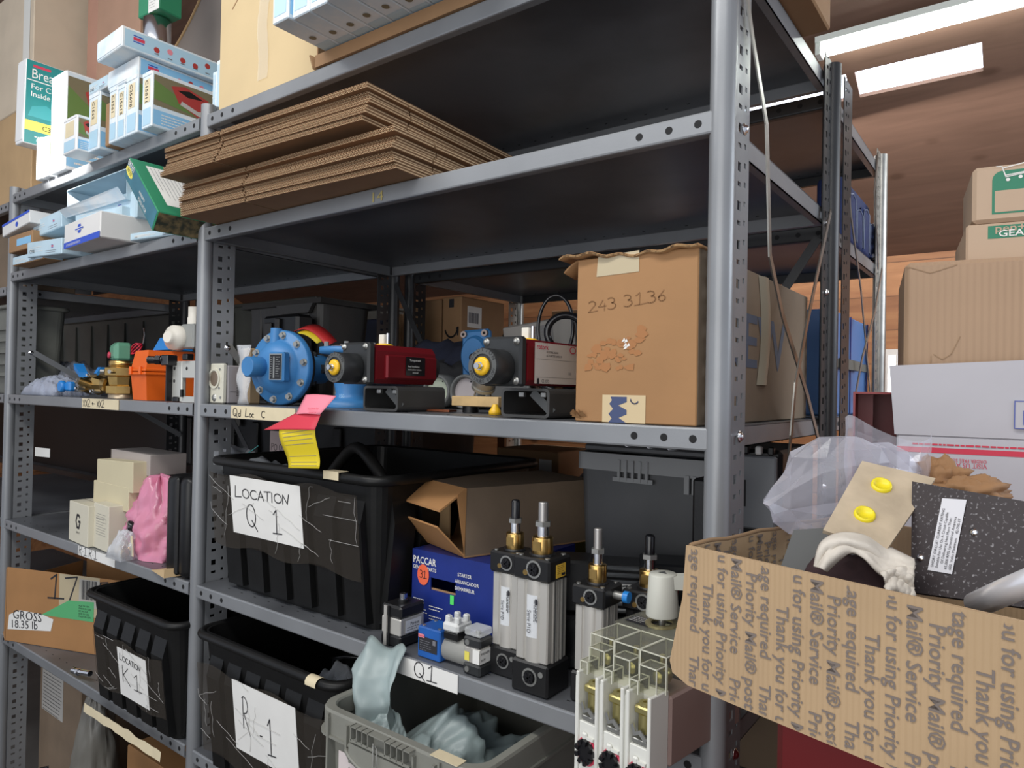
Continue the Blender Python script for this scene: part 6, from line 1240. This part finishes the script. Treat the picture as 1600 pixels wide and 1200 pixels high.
b.sheet(16,1,lambda u,v:(.085+.15*u,-.020+.006*v,th_-.040-.024*math.sin(math.pi*u)**.6*1-.0*v),GT_,.004); b.box(.09,.23,-.017,-.010,th_-.06,th_-.03,GT_)
b.build('hand_grip',t,'ribbed hand grip on the rim')
for x in (.03,.27): MB().box(x,x+.003,-.011,-.006,th_-.038,th_-.004,GT_).build('rim_rib',t)
MB().box(.062,.240,-.0125,-.0118,.05,th_-.052,mat('pink_white_paper',(.62,.55,.54),.7)).build('paper_sign',t)
q=MB(); hand(q,'LOC',frame((.085,-.0128,th_-.10),(1,0,0),(0,0,1)),.03,INK,.0009,1.1); q.build('handwriting',t)
q=MB(); q.tube([(.150,-.0215,th_-.010),(.150,-.0225,th_-.052),(.156,-.0225,th_-.056),(.160,-.0225,th_-.050),(.158,-.022,th_-.016),(.154,-.022,th_-.012),(.153,-.022,th_-.044)],.0006,GAL,6); q.build('paper_clip',t,'steel paper clip hooked on the rim')
q=MB(); q.box(.252,.303,-.008,.012,th_+.0005,th_+.0013,CREAM); q.build('masking_tape',t)
# teal-grey bag hanging into the tote
BGM=mat('eau_de_nil_film',(.36,.44,.44),.35,0,.12,12,alpha=.92)
t=thing('plastic_bag','translucent grey-green bag hanging over the lip into the olive-grey tote','bag')
a1=at_y(548,1008,-.05); a2=at_y(612,1000,-.05); a3=at_y(625,1035,-.06); a4=at_y(590,1105,-.07)
def bgf(u,v):
    x=lerp4(v,(a1.x+.002,a1.x+.012,a1.x+.03,a1.x+.05)); xr=lerp4(v,(a2.x,a2.x+.012,a2.x+.022,a2.x+.03))
    z=a1.z+.004-(.125)*v; y=lerp4(v,(-.012,-.055,-.065,-.06)); n=noise.noise(Vector((u*5,v*5,2)))
    return (x+(xr-x)*u, y-.020*math.sin(u*3.14*2.2)*(.25+v)-.006*n, z+.008*math.sin(u*9)*(1-v)+.002*n)
def lerp4(v,L):
    k=v*(len(L)-1); i=min(int(k),len(L)-2); return L[i]+(L[i+1]-L[i])*(k-i)
MB().sheet(30,24,bgf,BGM,.0004).build('hanging_fold',t)
def bg2(u,v):
    a=u*math.pi; n=noise.noise(Vector((u*5,v*5,7)))+.5*noise.noise(Vector((u*13,v*11,7)))
    return (tx+.07+.22*u+.02*n, ty+.06+.20*v+.01*n, z5+th_-.075+.05*math.sin(a*1.3)*math.sin(v*3)+.028*n-.05*u)
MB().sheet(40,26,bg2,BGM,.0004).build('crumpled_body',t)
MB().sheet(20,20,lambda u,v:(tx+.05+.05*u+.055*v,ty+.05+.04*math.sin(u*3+v),z5+th_-.02-.05*v*v-.02*abs(2*u-1)+.008*noise.noise(Vector((u*7,v*7,4)))),BGM,.0004).build('twisted_neck',t)
# bottom filler inside tote
tag(MB().box(0,.26,0,.28,0,.13,BPL,None,.01).build('black_case',None,None,T=Tr(tx+.035,ty+.05,z5+.006)),'black case in the bottom of the olive-grey tote under the bag','case')
# ================================================================ beyond the outer upright: cabinet, boxes, printed carton
REDC=mat('red_cabinet_enamel',(.16,.008,.010),.35,.1,.1,8)
xc=at_y(1222,1150,-.22).x
t=thing('tool_cabinet','dark red steel tool cabinet under the printed postal carton','cabinet',(xc,-.24,0)); CW,CD,CH=.95,.95,1.235
MB().box(0,CW,0,CD,.04,CH,REDC,None,.006).build('body',t)
for k in range(4):
    dr=MB().box(.02,CW-.02,-.012,-.001,CH-.06-.25*(k+1)+.02,CH-.06-.25*k,REDC,None,.004).build('drawer',t); MB().box(.25,.70,-.026,-.012,CH-.12-.25*k,CH-.10-.25*k,CHROME,None,.003).build('handle',dr)
for dx in (.05,CW-.05): MB().cyl((dx,.06,0),(dx,.06,.04),.03,BPL).build('foot',t)
# postal carton
PMZ=1.243; yawp=-15
P0=at_d(1072,852,.62); LW_=.42; LD=.275; LH=P0.z-PMZ
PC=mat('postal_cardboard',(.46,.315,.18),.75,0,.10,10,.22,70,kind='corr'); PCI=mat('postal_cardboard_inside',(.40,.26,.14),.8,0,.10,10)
t=thing('postal_carton','open tan postal carton printed with vertical rows of thank-you text, nearest the camera','box',(P0.x,P0.y,PMZ),yawp)
def wall(b,p0,p1,h,m,th=.004,amp=.0015,hx=None,lean=0):
    p0=Vector(p0); p1=Vector(p1); dv=(p1-p0); n_=Vector((dv.y,-dv.x,0)).normalized()
    b.sheet(40,12,lambda u,v: p0+dv*u+Vector((0,0,(h+(hx(u) if hx else 0))*v))+n_*(amp*math.sin(u*11+v*3)+lean*v*v),m,th)
PR=GREYINK
PINKM=mat('print_grey',(.19,.155,.135),.7)
b=MB(); 
b.prism([(0,LH),(-.003,LH*.62),(-.016,.016),(-.013,.006),(.004,0),(LW_,0),(LW_,LH)],.0038,PC,frame((0,.0038,0),(1,0,0),(0,0,1)))
rows=['Thank you for using Priority Mail  Service','u for using Priority Mail  Service','Mail  Service     Priority Mail  postage required','Priority Mail  postage required','stage required     Thank you for using Priority']
FTp=frame((0,0,LH),(0,0,-1),(1,0,0))     # x runs down the face, y to the right
def clip_text(b,txt,size,x0,y,maxlen,T,m,start=0):
    # print row cut where the board ends, leading part hidden by the trimmed top edge
    vs,fs=glyphs(txt,True); 
    keep=[f for f in fs if all(0.0015 < vs[i].x*size*1.0+x0 < maxlen for i in f)]
    used={}; nv=[]
    nf=[]
    for f in keep:
        g=[]
        for i in f:
            if i not in used: used[i]=len(nv); nv.append(vs[i])
            g.append(used[i])
        nf.append(tuple(g))
    b.add([(v.x*size+x0,v.y*size+y,.0006) for v in nv],nf,m,False,T)
seq=[('us postage required  Thank you',-.012),('stage required     Thank',.004-.012),('Thank you for using Priority Mail',.030),('u for using Priority Mail® Service',.0),('Mail® Service     Priority Mail®',.002),('Priority Mail® postage required',.012)]
rowsq=[('stage required     Thank you',-.009),('Thank you for using Priority',.028),('ou for using Priority Mail® Service',-.007),('Mail® Service     Priority Mail®',.001),('Priority Mail® postage required',.010)]
y=.006; k=0
while y<LW_-.01:
    txt,off=rowsq[k%5]; clip_text(b,txt,.0143,off+.002*(k//5),y,LH-.001,FTp,PINKM); y+=.0134+.0008*(k%2); k+=1
b.build('front_wall',t)
b=MB().box(0,.0038,.0038,LD,0,LH+.0,PC,None,.001); T2=frame((.0039,LD-.005,LH),(0,0,-1),(0,-1,0))
T2=frame((.0042,.01,LH),(0,0,-1),(0,1,0)); T2=Matrix(((1,0,0,.0042),(0,0,1,.01),(0,1,0,0),(0,0,0,1)))
FL=frame((.0042,0,LH),(0,0,-1),(0,1,0))
y=.008;k=1
while y<LD-.02:
    txt,off=rowsq[k%5]; clip_text(b,txt,.0143,off,y,LH,FL,PINKM); y+=.0138; k+=1
b.build('side_wall',t)
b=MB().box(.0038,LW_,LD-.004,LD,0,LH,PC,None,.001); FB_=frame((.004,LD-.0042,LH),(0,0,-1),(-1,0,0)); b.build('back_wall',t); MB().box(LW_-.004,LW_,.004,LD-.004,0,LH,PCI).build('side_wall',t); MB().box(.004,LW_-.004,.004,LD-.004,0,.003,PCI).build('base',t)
MB().tube([(.002+LD*0,.004+i*(LD-.006)/10,LH+.0012*math.sin(i*2)) for i in range(11)],.0022,mat('flute_edge2',(.24,.15,.08),.9),6).build('raw_edge',t)
PT=Tr(P0.x,P0.y,PMZ)@Rz(yawp); PTi=PT.inverted()
def plate(name,lab,cat,px,ds,th,m,deco=None,group=None):
    """flat board given by its four corners (tl,tr,br,bl) as seen and their distances; real thickness"""
    Q=[at_d(p[0],p[1],d) for p,d in zip(px,ds)]
    xd=Q[1]-Q[0]; yd=Q[0]-Q[3]; M=frame(Q[3],(Q[2]-Q[3]),yd); Mi=M.inverted(); L=[Mi@q for q in Q]
    b=MB(); b.prism([(L[3].x,L[3].y),(L[2].x,L[2].y),(L[1].x,L[1].y),(L[0].x,L[0].y)],th,m,None,-th)
    if deco: deco(b,L)
    t=thing(name,lab,cat,M=M,group=group); b.build('board',t); return t,L
# speckled dark panel
SPK=mat('speckled_slate',(.045,.036,.036),.45,0,.0,10); 
def speck():
    m=SPK; nt=m.node_tree; N=nt.nodes.new; L=nt.links.new; b=nt.nodes['Principled BSDF']; tc=N('ShaderNodeTexCoord'); n=N('ShaderNodeTexNoise'); n.inputs['Scale'].default_value=330; n.inputs['Detail'].default_value=2; L(tc.outputs['Object'],n.inputs['Vector']); r=N('ShaderNodeValToRGB'); r.color_ramp.elements[0].position=.60; r.color_ramp.elements[0].color=(.04,.032,.034,1); r.color_ramp.elements[1].position=.72; r.color_ramp.elements[1].color=(.26,.25,.26,1); L(n.outputs['Fac'],r.inputs['Fac']); L(r.outputs['Color'],b.inputs['Base Color'])
speck()
t,L=plate('speckled_board','dark speckled control panel with a white short-circuit rating label, leaning in the postal carton','panel',[(1425,752),(1680,800),(1680,960),(1423,925)],(.62,.50,.47,.58),.006,SPK)
b=MB(); T=frame(((L[3].x+L[2].x)*.5,0,0),(1,0,0),(0,1,0))
A=[t.matrix_world.inverted()@at_d(p[0],p[1],d) for p,d in (((1475,789),.595),((1513,797),.575),((1517,910),.56),((1475,902),.58))]
T=frame((A[3].x,A[3].y,.0004),(A[2].x-A[3].x,A[2].y-A[3].y,0),(A[0].x-A[3].x,A[0].y-A[3].y,0)); w_=.021; h_=.062
patch(b,T,w_,h_,mat('cool_white_label',(.66,.66,.70),.5)); T=T@Tr(0,.0,0)@Rz(90)
for i,(s_,bb) in enumerate((('SHORT CIRCUIT CURRENT RATING',1),('Suitable For Use On A Circuit Capable',0),('Of Delivering Not More Than:',0),('65,000 RMS Symmetrical Amperes',1),('600  Volts Maximum    42-700-17',0))):
    b.text(s_,.0033,INK,T@Tr(.003+(.004 if i==2 else 0),-.0045-.0038*i,0),lift=.001,sx=.95 if i!=1 else .9)
b.build('rating_label',t,'white rating label')
for p,d in (((1441,873),.585),((1551,846),.56)): 
    q=t.matrix_world.inverted()@at_d(p[0],p[1],d); MB().lathe([(.0034,.0),(.003,.0015),(.0001,.002)],CHROME,Tr(q.x,q.y,0),14).build('screw',t)
t,L=plate('grey_enclosure','grey plastic enclosure with a cut-off corner in the postal carton','enclosure',[(1240,828),(1345,826),(1345,930),(1213,905)],(.66,.66,.60,.62),.08,mat('mid_grey_plastic',(.12,.125,.125),.45))
t,L=plate('felt_pad','tan felt pad with two yellow caps, leaning over the white cloth in the postal carton','pad',[(1347,720),(1463,743),(1384,861),(1286,828)],(.66,.63,.575,.60),.004,mat('tan_felt',(.52,.42,.30),.85,0,.25,26,.2,150))
for p,d in (((1377,760),.632),((1351,804),.607)):
    q=t.matrix_world.inverted()@at_d(p[0],p[1],d); MB().lathe([(.0001,.0012),(.0062,.0012),(.0066,.0032),(.0082,.0032),(.0088,.001),(.0088,0)],mat('yellow_cap',(.80,.66,.02),.4),Tr(q.x,q.y,.0),28).build('yellow_cap',t)
# cloth and dark fabric
def cloth(lab,name,P,r0,m,seed,flat=1.6):
    pts=[at_d(*p) for p in P]; out=[]
    for i in range(len(pts)-1):
        for k in range(6): out.append(pts[i].lerp(pts[i+1],k/6))
    out.append(pts[-1]); rs=[r0*(.9+.12*math.sin(i*.5+seed)) for i in range(len(out))]
    b=MB().tube(out,rs,m,14)
    b.v=[v+Vector((noise.noise(v*110+Vector((seed,0,0))),noise.noise(v*110+Vector((0,seed,0))),noise.noise(v*95)))*r0*.28 for v in b.v]
    return tag(b.build(name),lab,'cloth')
WC=mat('white_cotton',(.66,.61,.54),.9,0,.12,40,.25,260)
def path(P):
    pts=[at_d(*p) for p in P]
    def f(u):
        k=u*(len(pts)-1); i=min(int(k),len(pts)-2); t=k-i; a=pts[max(i-1,0)]; b_=pts[i]; c=pts[i+1]; d=pts[min(i+2,len(pts)-1)]
        return .5*((2*b_)+(c-a)*t+(2*a-5*b_+4*c-d)*t*t+(3*b_-a-3*c+d)*t**3)
    return f
def drape(name,lab,top,bot,m,seed,bulge=.009,cat='cloth'):
    A=path(top); B=path(bot)
    def fn(u,v):
        p=A(u).lerp(B(u),v); tow=(CAM-p).normalized()
        return p+tow*(bulge*math.sin(math.pi*v)**.6+.0028*math.sin(9.5*v+2.2*math.sin(u*5+seed))+.002*noise.noise(Vector((u*7,v*5,seed))))
    o=MB().sheet(60,24,fn,m,.0018).build(name); return tag(o,lab,cat)
drape('cotton_cloth','folded off-white cotton cloth draped below the tan felt pad',[(1274,886,.58),(1284,850,.585),(1312,835,.59),(1350,838,.59),(1388,856,.585),(1428,876,.57)],[(1290,892,.575),(1312,872,.575),(1330,862,.575),(1352,872,.57),(1382,900,.565),(1428,908,.56)],WC,2)
drape('cotton_rag','creased off-white rag hanging between cotton cloth and speckled board',[(1378,896,.56),(1400,888,.562),(1428,886,.562)],[(1388,930,.55),(1405,935,.55),(1428,932,.55)],WC,6,.002)
heap('work_glove','dark maroon fabric glove lying under the white cloth in the postal carton','glove',at_d(1330,890,.60).x,at_d(1330,890,.60).y+.01,at_d(1330,890,.60).z-.035,.085,.07,.045,mat('maroon_fabric',(.045,.022,.025),.9,0,.3,50,.3,250),5)
heap('packing_filler','black packing material filling the postal carton beneath the felt pad','filler',PT@Vector((.15,.13,0)) [0] if False else (PT@Vector((.15,.13,0))).x,(PT@Vector((.15,.13,0))).y,PMZ+.005,.24,.20,.06,BPL,9)
KP=mat('kraft_paper',(.34,.18,.08),.75,0,.2,14,.2,60)
def crump(name,lab,cat,pc,d,w,h,dp,m,seed,yaw=37,amp=.9):
    c=at_d(pc[0],pc[1],d); M=Tr(*c)@Rz(yaw)
    def fn(u,v):
        a=2*math.pi*u; ph=math.pi*(v-.5); n=1+amp*(.5*noise.noise(Vector((math.cos(a)*math.cos(ph)*2.2+seed,math.sin(a)*math.cos(ph)*2.2,math.sin(ph)*2.2)))+.35*abs(noise.noise(Vector((math.cos(a)*math.cos(ph)*6+seed,math.sin(a)*math.cos(ph)*6,math.sin(ph)*6)))))
        return (w/2*math.cos(a)*math.cos(ph)*n, dp/2*math.sin(a)*math.cos(ph)*n, h/2*math.sin(ph)*n)
    t=thing(name,lab,cat,M=M); MB().sheet(44,22,fn,m,0).build('paper' if 'paper' in name else 'film',t); return t
crump('kraft_paper','crumpled kraft paper ball between felt pad and speckled panel','paper',(1468,752),.69,.046,.040,.035,KP,5)
crump('kraft_paper','long crumpled strip of kraft paper above the speckled panel','paper',(1515,770),.66,.070,.028,.035,KP,11)
# chrome tube
tag(MB().tube([at_d(1525,945,.50),at_d(1570,925,.47),at_d(1680,880,.42)],.0085,mat('polished_tube',(.88,.88,.92),.30,.55),20).build('chrome_tube'),'shiny chrome tube poking over the front wall of the postal carton','tube')
# big clear bag
CB_=film('clear_bag',(.80,.80,.88),.20,.10,.4)
c=at_d(1318,760,.70); Mb=Tr(*c)@Rz(37)
t=thing('plastic_bag','large clear plastic bag puffed up behind the felt pad over the postal carton','bag',M=Mb)
rr=random.Random(6)
def facet(u,v):
    a=2*math.pi*u; ph=math.pi*(v-.5); d_=Vector((math.cos(a)*math.cos(ph),math.sin(a)*math.cos(ph),math.sin(ph)))
    n=1+.30*noise.noise(d_*1.3+Vector((3,1,4)))+.16*noise.noise(d_*3.7+Vector((9,2,1)))
    return (d_.x*.075*n-.005, d_.y*.045*n, d_.z*.047*n+.012*d_.x)
MB().sheet(15,9,facet,CB_,0,False).build('lower_fold',t)
def facet2(u,v):
    n=noise.noise(Vector((u*3,v*3,4))); return (-.005+.082*u+.012*n, -.012+.02*math.sin(u*6)+.01*n, -.01+.070*v+.012*math.sin(u*5+1)*v)
MB().sheet(9,6,facet2,CB_,0,False).build('upper_fold',t)
# white postal box, brown carton and marked cartons stacked on the cabinet
def facing(pl,pr,pt_,pb,d,zb=None,yaw=8.0):
    A=at_d(pl,pb,d); B=at_d(pr,pb,d); 
    w=(B-A).length; z0=A.z if zb is None else zb; z1=at_d(pl,pt_,d).z
    return Tr(A.x,A.y,z0)@Rz(yaw),w,z1-z0
CWH=mat('white_postal_card',(.50,.49,.525),.6,0,.05,10,.05,120); PRD=mat('postal_red',(.60,.03,.07),.5); PBL=mat('postal_blue',(.06,.10,.42),.5)
M,w,h=facing(1400,1690,678,800,.93,PMZ-.006); 
h=at_d(1400,679,.93).z-(PMZ-.006)
def dusps(b,w,d,h):
    T=FT('front',w,d,h); patch(b,T@Tr(0,h-.022,0),w,.007,PRD); lines(b,T,.018,h-.012,.22,1,.004,PRD,.0022,.02,3)
    for s_,x,z,sz,m in (('VISIT US AT USPS.COM®',.100,h-.040,.0085,PRD),('ORDER FREE SUPPLIES ONLINE',.100,h-.033,.0062,PRD),('INSURED',.190,h-.040,.0125,PBL),('INTERNATIONAL',.235,h-.098,.009,PRD)):
        b.text(s_,sz,m,T@Tr(x,z+sz*.8,0)@Rz(180),lift=.001,sx=.85)
t=carton('postal_box','white postal box with upside-down red and blue printing, behind the kraft paper','box',M,w,.20,h,CWH,None,.002,dusps)
fl=MB(); hf=at_d(1390,572,.93).z-at_d(1400,679,.93).z
fl.hull([(-.003,-.001,0),(w,-.001,0),(w,.002,0),(-.003,.002,0),(-.010,-.006,hf),(w,-.006,hf+.012),(w,-.003,hf+.012),(-.010,-.003,hf)],CWH)
fo=thing('postal_card','upright white cardboard panel with a blue bar code, standing on the white postal box','card',M=M@Tr(0,0,h+.0005)); T=frame((0,-.0022,0),(1,0,0),(0,-.05,1))
q=MB(); 
x_=.127; z_=.013; q.box(0,.07,0,.035,-.0002,.0002,CWH,T@Tr(x_,z_,.002)); TT=T@Tr(x_,z_,.0024)
for a in ((0,0,.07,.0009),(0,.034,.07,.0009),(0,0,.0009,.035)): patch(q,TT@Tr(a[0],a[1],0),a[2],a[3],PBL,.0006)
barcode(q,TT@Tr(.009,.005,0),.06,.018,PBL,30); q.text('0017',.006,PBL,TT@Tr(.045,.032,0)@Rz(180),lift=.001); q.build('bar_code_print',fo); fl.build('panel',fo)
# brown carton
zb_=(M.translation.z+h)
M2,w2,h2=facing(1412,1690,410,566,.955,zb_+.001)
BC=mat('ribbed_cardboard',(.42,.28,.18),.75,0,.06,8,.35,38,kind='corr')
def dcr(b,w,d,h):
    b.scrib([[(.035,h*.46),(.045,h*.43),(.055,h*.46),(.065,h*.56)],[(.0,h*.98),(.03,h*.93),(.06,h*.97)],[(.03,h*.0),(.032,h*.45)]],mat('cardboard_crease',(.34,.22,.13),.8),FT('front',w,d,h),.0006)
carton('cardboard_box','large plain ribbed brown carton stacked on the white postal box','box',M2@Rz(1.5),w2,.24,h2,BC,None,.006,dcr)
GRN=mat('print_green',(.03,.21,.12),.6); BC2=mat('smooth_tan_card',(.52,.38,.27),.75,0,.05,8,.06,90)
M3,w3,h3=facing(1509,1690,352,402,1.0,zb_+h2+.002)
def dgear(b,w,d,h):
    T=FT('front',w,d,h); patch(b,T@Tr(.026,h-.022,0),.12,.018,GRN); b.text('pen+',.0135,BC2,T@Tr(.034,h-.0125,0),bold=True,lift=.0013,sx=1.3); b.text('GEAR',.013,PAPER,T@Tr(.038,h-.020,0),bold=True,lift=.0015,sx=1.2)
carton('cardboard_box','tan carton with a green brand strip, stacked on the plain ribbed carton','box',M3,w3,.2,h3,BC2,None,.003,dgear)
t=thing('carton_flap_box','tan carton with a green shopping trolley emblem, topmost of the stack','box',M=facing(1519,1690,258,350,1.0,zb_+h2+h3+.004)[0]); h4=at_d(1519,262,1.0).z-(zb_+h2+h3+.004)
b=MB().box(0,.17,0,.16,0,h4,BC2,None,.005); T=FT('front',.17,.16,h4)@Matrix.Diagonal((.8,.8,1,1))@Tr(.004,-.008,0)
x_,z_=.025,.022; patch(b,T@Tr(x_,z_,0),.10,.060,GRN); poly(b,T,[(x_,z_+.06)]+arc(x_+.016,z_+.06,.016,.016,180,90,6)+[(x_+.1,z_+.076),(x_+.1,z_+.06)],GRN,.0005); patch(b,T@Tr(x_+.004,z_+.003,0),.096,.038,BC2,.0009)
b.scrib([[(x_+.006,z_+.084),(x_+.014,z_+.083),(x_+.020,z_+.064),(x_+.046,z_+.068)],[(x_+.015,z_+.080),(x_+.052,z_+.087),(x_+.046,z_+.070),(x_+.020,z_+.067)]],PAPER,T@Tr(0,0,.0006),.0009); disc(b,T,x_+.023,z_+.059,.003,PAPER,.0014); disc(b,T,x_+.041,z_+.062,.003,PAPER,.0014); b.build('body',t)
# red open steel box
M5,w5,h5=facing(1331,1392,612,760,1.02,PMZ-.006); 
t=thing('steel_box','dark red steel box with its open side towards the aisle, beside the white postal box','box',M=M5); w5+=.02; RD=mat('red_enamel',(.20,.010,.015),.35,.1)
b=MB(); 
for q in ((0,w5,0,.18,0,.003),(0,w5,0,.18,h5-.003,h5),(0,.003,0,.18,.003,h5-.003),(w5-.003,w5,0,.18,.003,h5-.003),(.003,w5-.003,.177,.18,.003,h5-.003)): b.box(*q,RD)
b.box(.003,.024,.10,.104,.003,h5-.003,RD); b.build('body',t)
tag(MB().tube([at_d(1222,690,1.5),at_d(1226,655,1.5),at_d(1245,640,1.5)],.001,BPL,5).build('loose_wire'),'thin dark loose wire hanging against the plank wall','wire')
# ================================================================ rear unit: goods seen through the decks
z3r=Z3+.001
def rear(pl,pr,pt_,y_,d_,z,lab,m,deco=None,name='cardboard_box',yaw=0,group=None):
    pm=560 if z>1.3 else 760
    a=at_y(pl,pm,y_); c=at_y(pr,pm,y_); zt_=at_y((pl+pr)/2,pt_,y_).z
    return carton(name,lab,'box',Tr(a.x,y_,z)@Rz(yaw),c.x-a.x,d_,zt_-z,m,group,.003,deco)
def dam(b,w,d,h):
    T=FT('front',w,d,h); b.scrib([arc(w*.5,h*.72,w*.34,h*.10,200,340,12),[(w*.78,h*.70),(w*.86,h*.71),(w*.85,h*.64)]],INK,T,.003); patch(b,T@Tr(w*.36,h*.9,0),w*.26,h*.08,INK); patch(b,T@Tr(w*.36,h*.44,0),w*.24,h*.12,INK)
    T=FT('right',w,d,h); patch(b,T@Tr(.03,h*.72,0),.07,h*.2,PAPER); barcode(b,T@Tr(.035,h*.76,0),.05,h*.1,GREYINK)
rear(690,719,464,.76,.22,z3r,'brown parcel with a curved smile arrow printed on its narrow face, on the rear deck',CARD,dam)
rear(628,688,470,.78,.2,z3r,'plain brown parcel beside the smile-arrow one on the rear deck',CARD)
a=at_y(773,520,.95); t=thing('round_canister','squat black round canister with a domed lid on the rear deck','canister',(a.x,1.0,z3r+.12)); MB().lathe([(.052,-.12),(.052,.085),(.050,.09)],BPL,None,30).build('body',t); MB().lathe([(.030,.09),(.034,.10),(.028,.115),(.0001,.12)],BPL,None,30).build('domed_lid',t)
a=at_y(560,500,.78); rear(528,596,500,.80,.25,z3r,'dark navy box in shadow behind the blue flanged valve',mat('navy_box',(.012,.018,.06),.5))
rear(596,626,492,.84,.2,z3r,'brown box with small green leaf print beside the rear upright',CARD,lambda b,w,d,h:[disc(b,FT('front',w,d,h),w*(.3+.15*i),h*(.3+.12*(i%3)),.006,FGREEN) for i in range(5)])
def dgs(b,w,d,h):
    T=FT('front',w,d,h); disc(b,T,w*.22,h*.74,h*.06,mat('lime_sticker',(.1,.75,.15)),.0008,14,1.5); patch(b,T@Tr(w*.42,h*.55,0),w*.2,h*.32,PAPER); patch(b,T@Tr(w*.46,h*.6,0),w*.1,h*.2,PBL,.001)
plaincarton('brown parcel with a lime sticker and white label, seen past the hose loop',-1.24,1.5,1.46,.27,.25,.37,CARD,deco=dgs)
plaincarton('parcel with dark tape on a far ledge, left of the lime-stickered one',-1.52,1.55,1.46,.26,.25,.28,CARDL,deco=lambda b,w,d,h:patch(b,FT('front',w,d,h,w*.4,h*.4),.03,h*.5,INK))
plaincarton('tall white-fronted parcel on the far ledge behind the big worn carton',-.93,1.48,1.46,.16,.25,.48,mat('white_parcel',(.62,.62,.64),.6),3)
t=thing('wall_ledge','long wooden ledge along the plank wall carrying small parcels','ledge',(-2.6,1.42,1.44)); MB().box(0,1.95,0,.45,-.0,.019,PLANK).build('board',t)
for x in (.02,1.0,1.9): MB().box(x,x+.04,.2,.24,-1.44,0,PLANK).build('leg',t)
t=thing('wall_ledge','lower wooden ledge with grey top and small parcels behind the smoky tote','ledge',(-2.6,1.42,1.02)); MB().box(.05,1.9,0,.45,-.0,.019,mat('pale_grey_laminate',(.35,.36,.42),.4)).build('board',t)
rr=random.Random(31)
xx=-2.3; names=['brown','pale','white','tan','yellow','grey','brown taped','small white']
ms=[CARD,CARDL,PAPER,CARD,mat('mustard_card',(.35,.25,.05),.6),G0,CARDO,WHITE]
desc=['first','second','third','fourth','fifth','sixth','seventh','eighth']
for k in range(8):
    w=.13+.07*rr.random(); h=.10+.14*rr.random(); plaincarton('%s parcel, %s along the lower ledge from the cartoned bay'%(names[k],desc[k]),xx,1.45+.03*rr.random(),1.04,w,.2,h,ms[k],rr.uniform(-6,6),group='parcels on the lower ledge',deco=lambda b,w,d,h:(patch(b,FT('front',w,d,h,w*.3,h*.4),w*.4,h*.35,PAPER),lines(b,FT('front',w,d,h),w*.33,h*.68,w*.3,4,.012,GREYINK,.002))); xx+=w+.02
# blue bin seen between the crossed straps
BB=mat('cornflower_plastic',(.10,.22,.50),.45,0,.08,8)
c1=at_y(1318,600,.80)
t=thing('storage_bin','cornflower blue bin with a grey strap, at the outer end of the rear unit','bin',(-.42,.76,z3r)); w,d=.40,.42; h=.235
MB().box(0,w,0,d,0,h,BB,None,.004).build('body',t); MB().box(w+.0002,w+.004,.02,d-.01,h*.46,h*.54,mat('dull_strap',(.16,.16,.14),.6)).box(w+.004,w+.012,.06,.26,h*.45,h*.55,mat('dull_strap',(.16,.16,.14))).build('strap',t); MB().box(w+.0003,w+.002,.20,.206,0,h,NAVY).box(w+.0003,w+.002,.405,.42,0,h,NAVY).box(w-.01,w+.001,-.003,.008,0,h,NAVY).build('edge_trim',t)
# blue pocket organiser on deck 2 of the rear unit
DN=mat('denim_blue',(.012,.028,.12),.8,0,.35,30,.2,200)
t=thing('tool_organiser','navy blue pocketed fabric tool organiser standing at the outer end of the rear second deck','organiser',(-.08,Y3+.21,Z2-.009))
w,d,h=.060,.33,.160
b=MB(); b.box(0,w,0,d,0,h,DN,None,.012,2); b.build('body',t)
for k in range(4):
    y_=.02+.085*k; q=MB(); q.box(w-.004,w+.010,y_,y_+.075,.01,h*(.80-.12*(k%2)),DN,None,.008,2); 
    q.tube([(w+.0105,y_+.004,.02),(w+.0105,y_+.004,h*(.74-.12*(k%2))),(w+.0105,y_+.038,h*(.79-.12*(k%2))),(w+.0105,y_+.071,h*(.74-.12*(k%2))),(w+.0105,y_+.071,.02)],.0014,mat('grey_piping',(.28,.33,.45),.6),5); q.build('pocket',t)
MB().box(w-.002,w+.018,d-.02,d,.015,.03,CHROME,None,.003).build('buckle',t)
plaincarton('small cream card box at the outer end of the rear second deck',-.30,Y3+.02,Z2-.009,.10,.03,.02,CREAM)
# goods on lower rear decks so that the bays are not empty
for k,(x,w,h,m,lab) in enumerate(((-1.14,.30,.22,CARDD,'dark carton on the lower rear deck behind bin R-1'),(-.78,.33,.25,CARD,'brown carton on the lower rear deck behind the olive-grey tote'),(-.40,.34,.20,CARDD,'low dark carton at the outer end of the lower rear deck'))):
    plaincarton(lab,x,Y3+.05,Z5+.001,w,.42,h,m)
heap('plastic_bag','heap of white film bags with a pink zip edge on the rear fourth deck',"bag",-.62,.98,Z4+.08,.34,.3,.16,film('white_film',(.75,.72,.78),.5,.3),13)
t=thing('storage_bin','mustard yellow open bin under the white film bags on the rear fourth deck','bin',(-.82,.80,Z4+.001)); b=MB(); tub(b,.40,.34,.13,mat('mustard_plastic',(.36,.27,.02),.5),.004,.01,.02); b.build('body',t)
tag(MB().tube([(-.70+.02*i,.88,Z4+.19+.03*math.sin(i*.28)) for i in range(11)],.004,mat('raspberry_zip',(.45,.05,.18),.5),6).build('zip_edge'),'raspberry zip edge arching over the white film bags','zip')
plaincarton('brown parcel with white labels on the rear fourth deck, past bin Q1',-1.08,.95,Z4+.001,.24,.22,.27,CARD,deco=lambda b,w,d,h:(patch(b,FT('front',w,d,h,w*.1,h*.6),w*.35,h*.3,PAPER),patch(b,FT('front',w,d,h,w*.7,h*.2),w*.2,h*.7,PAPER)))
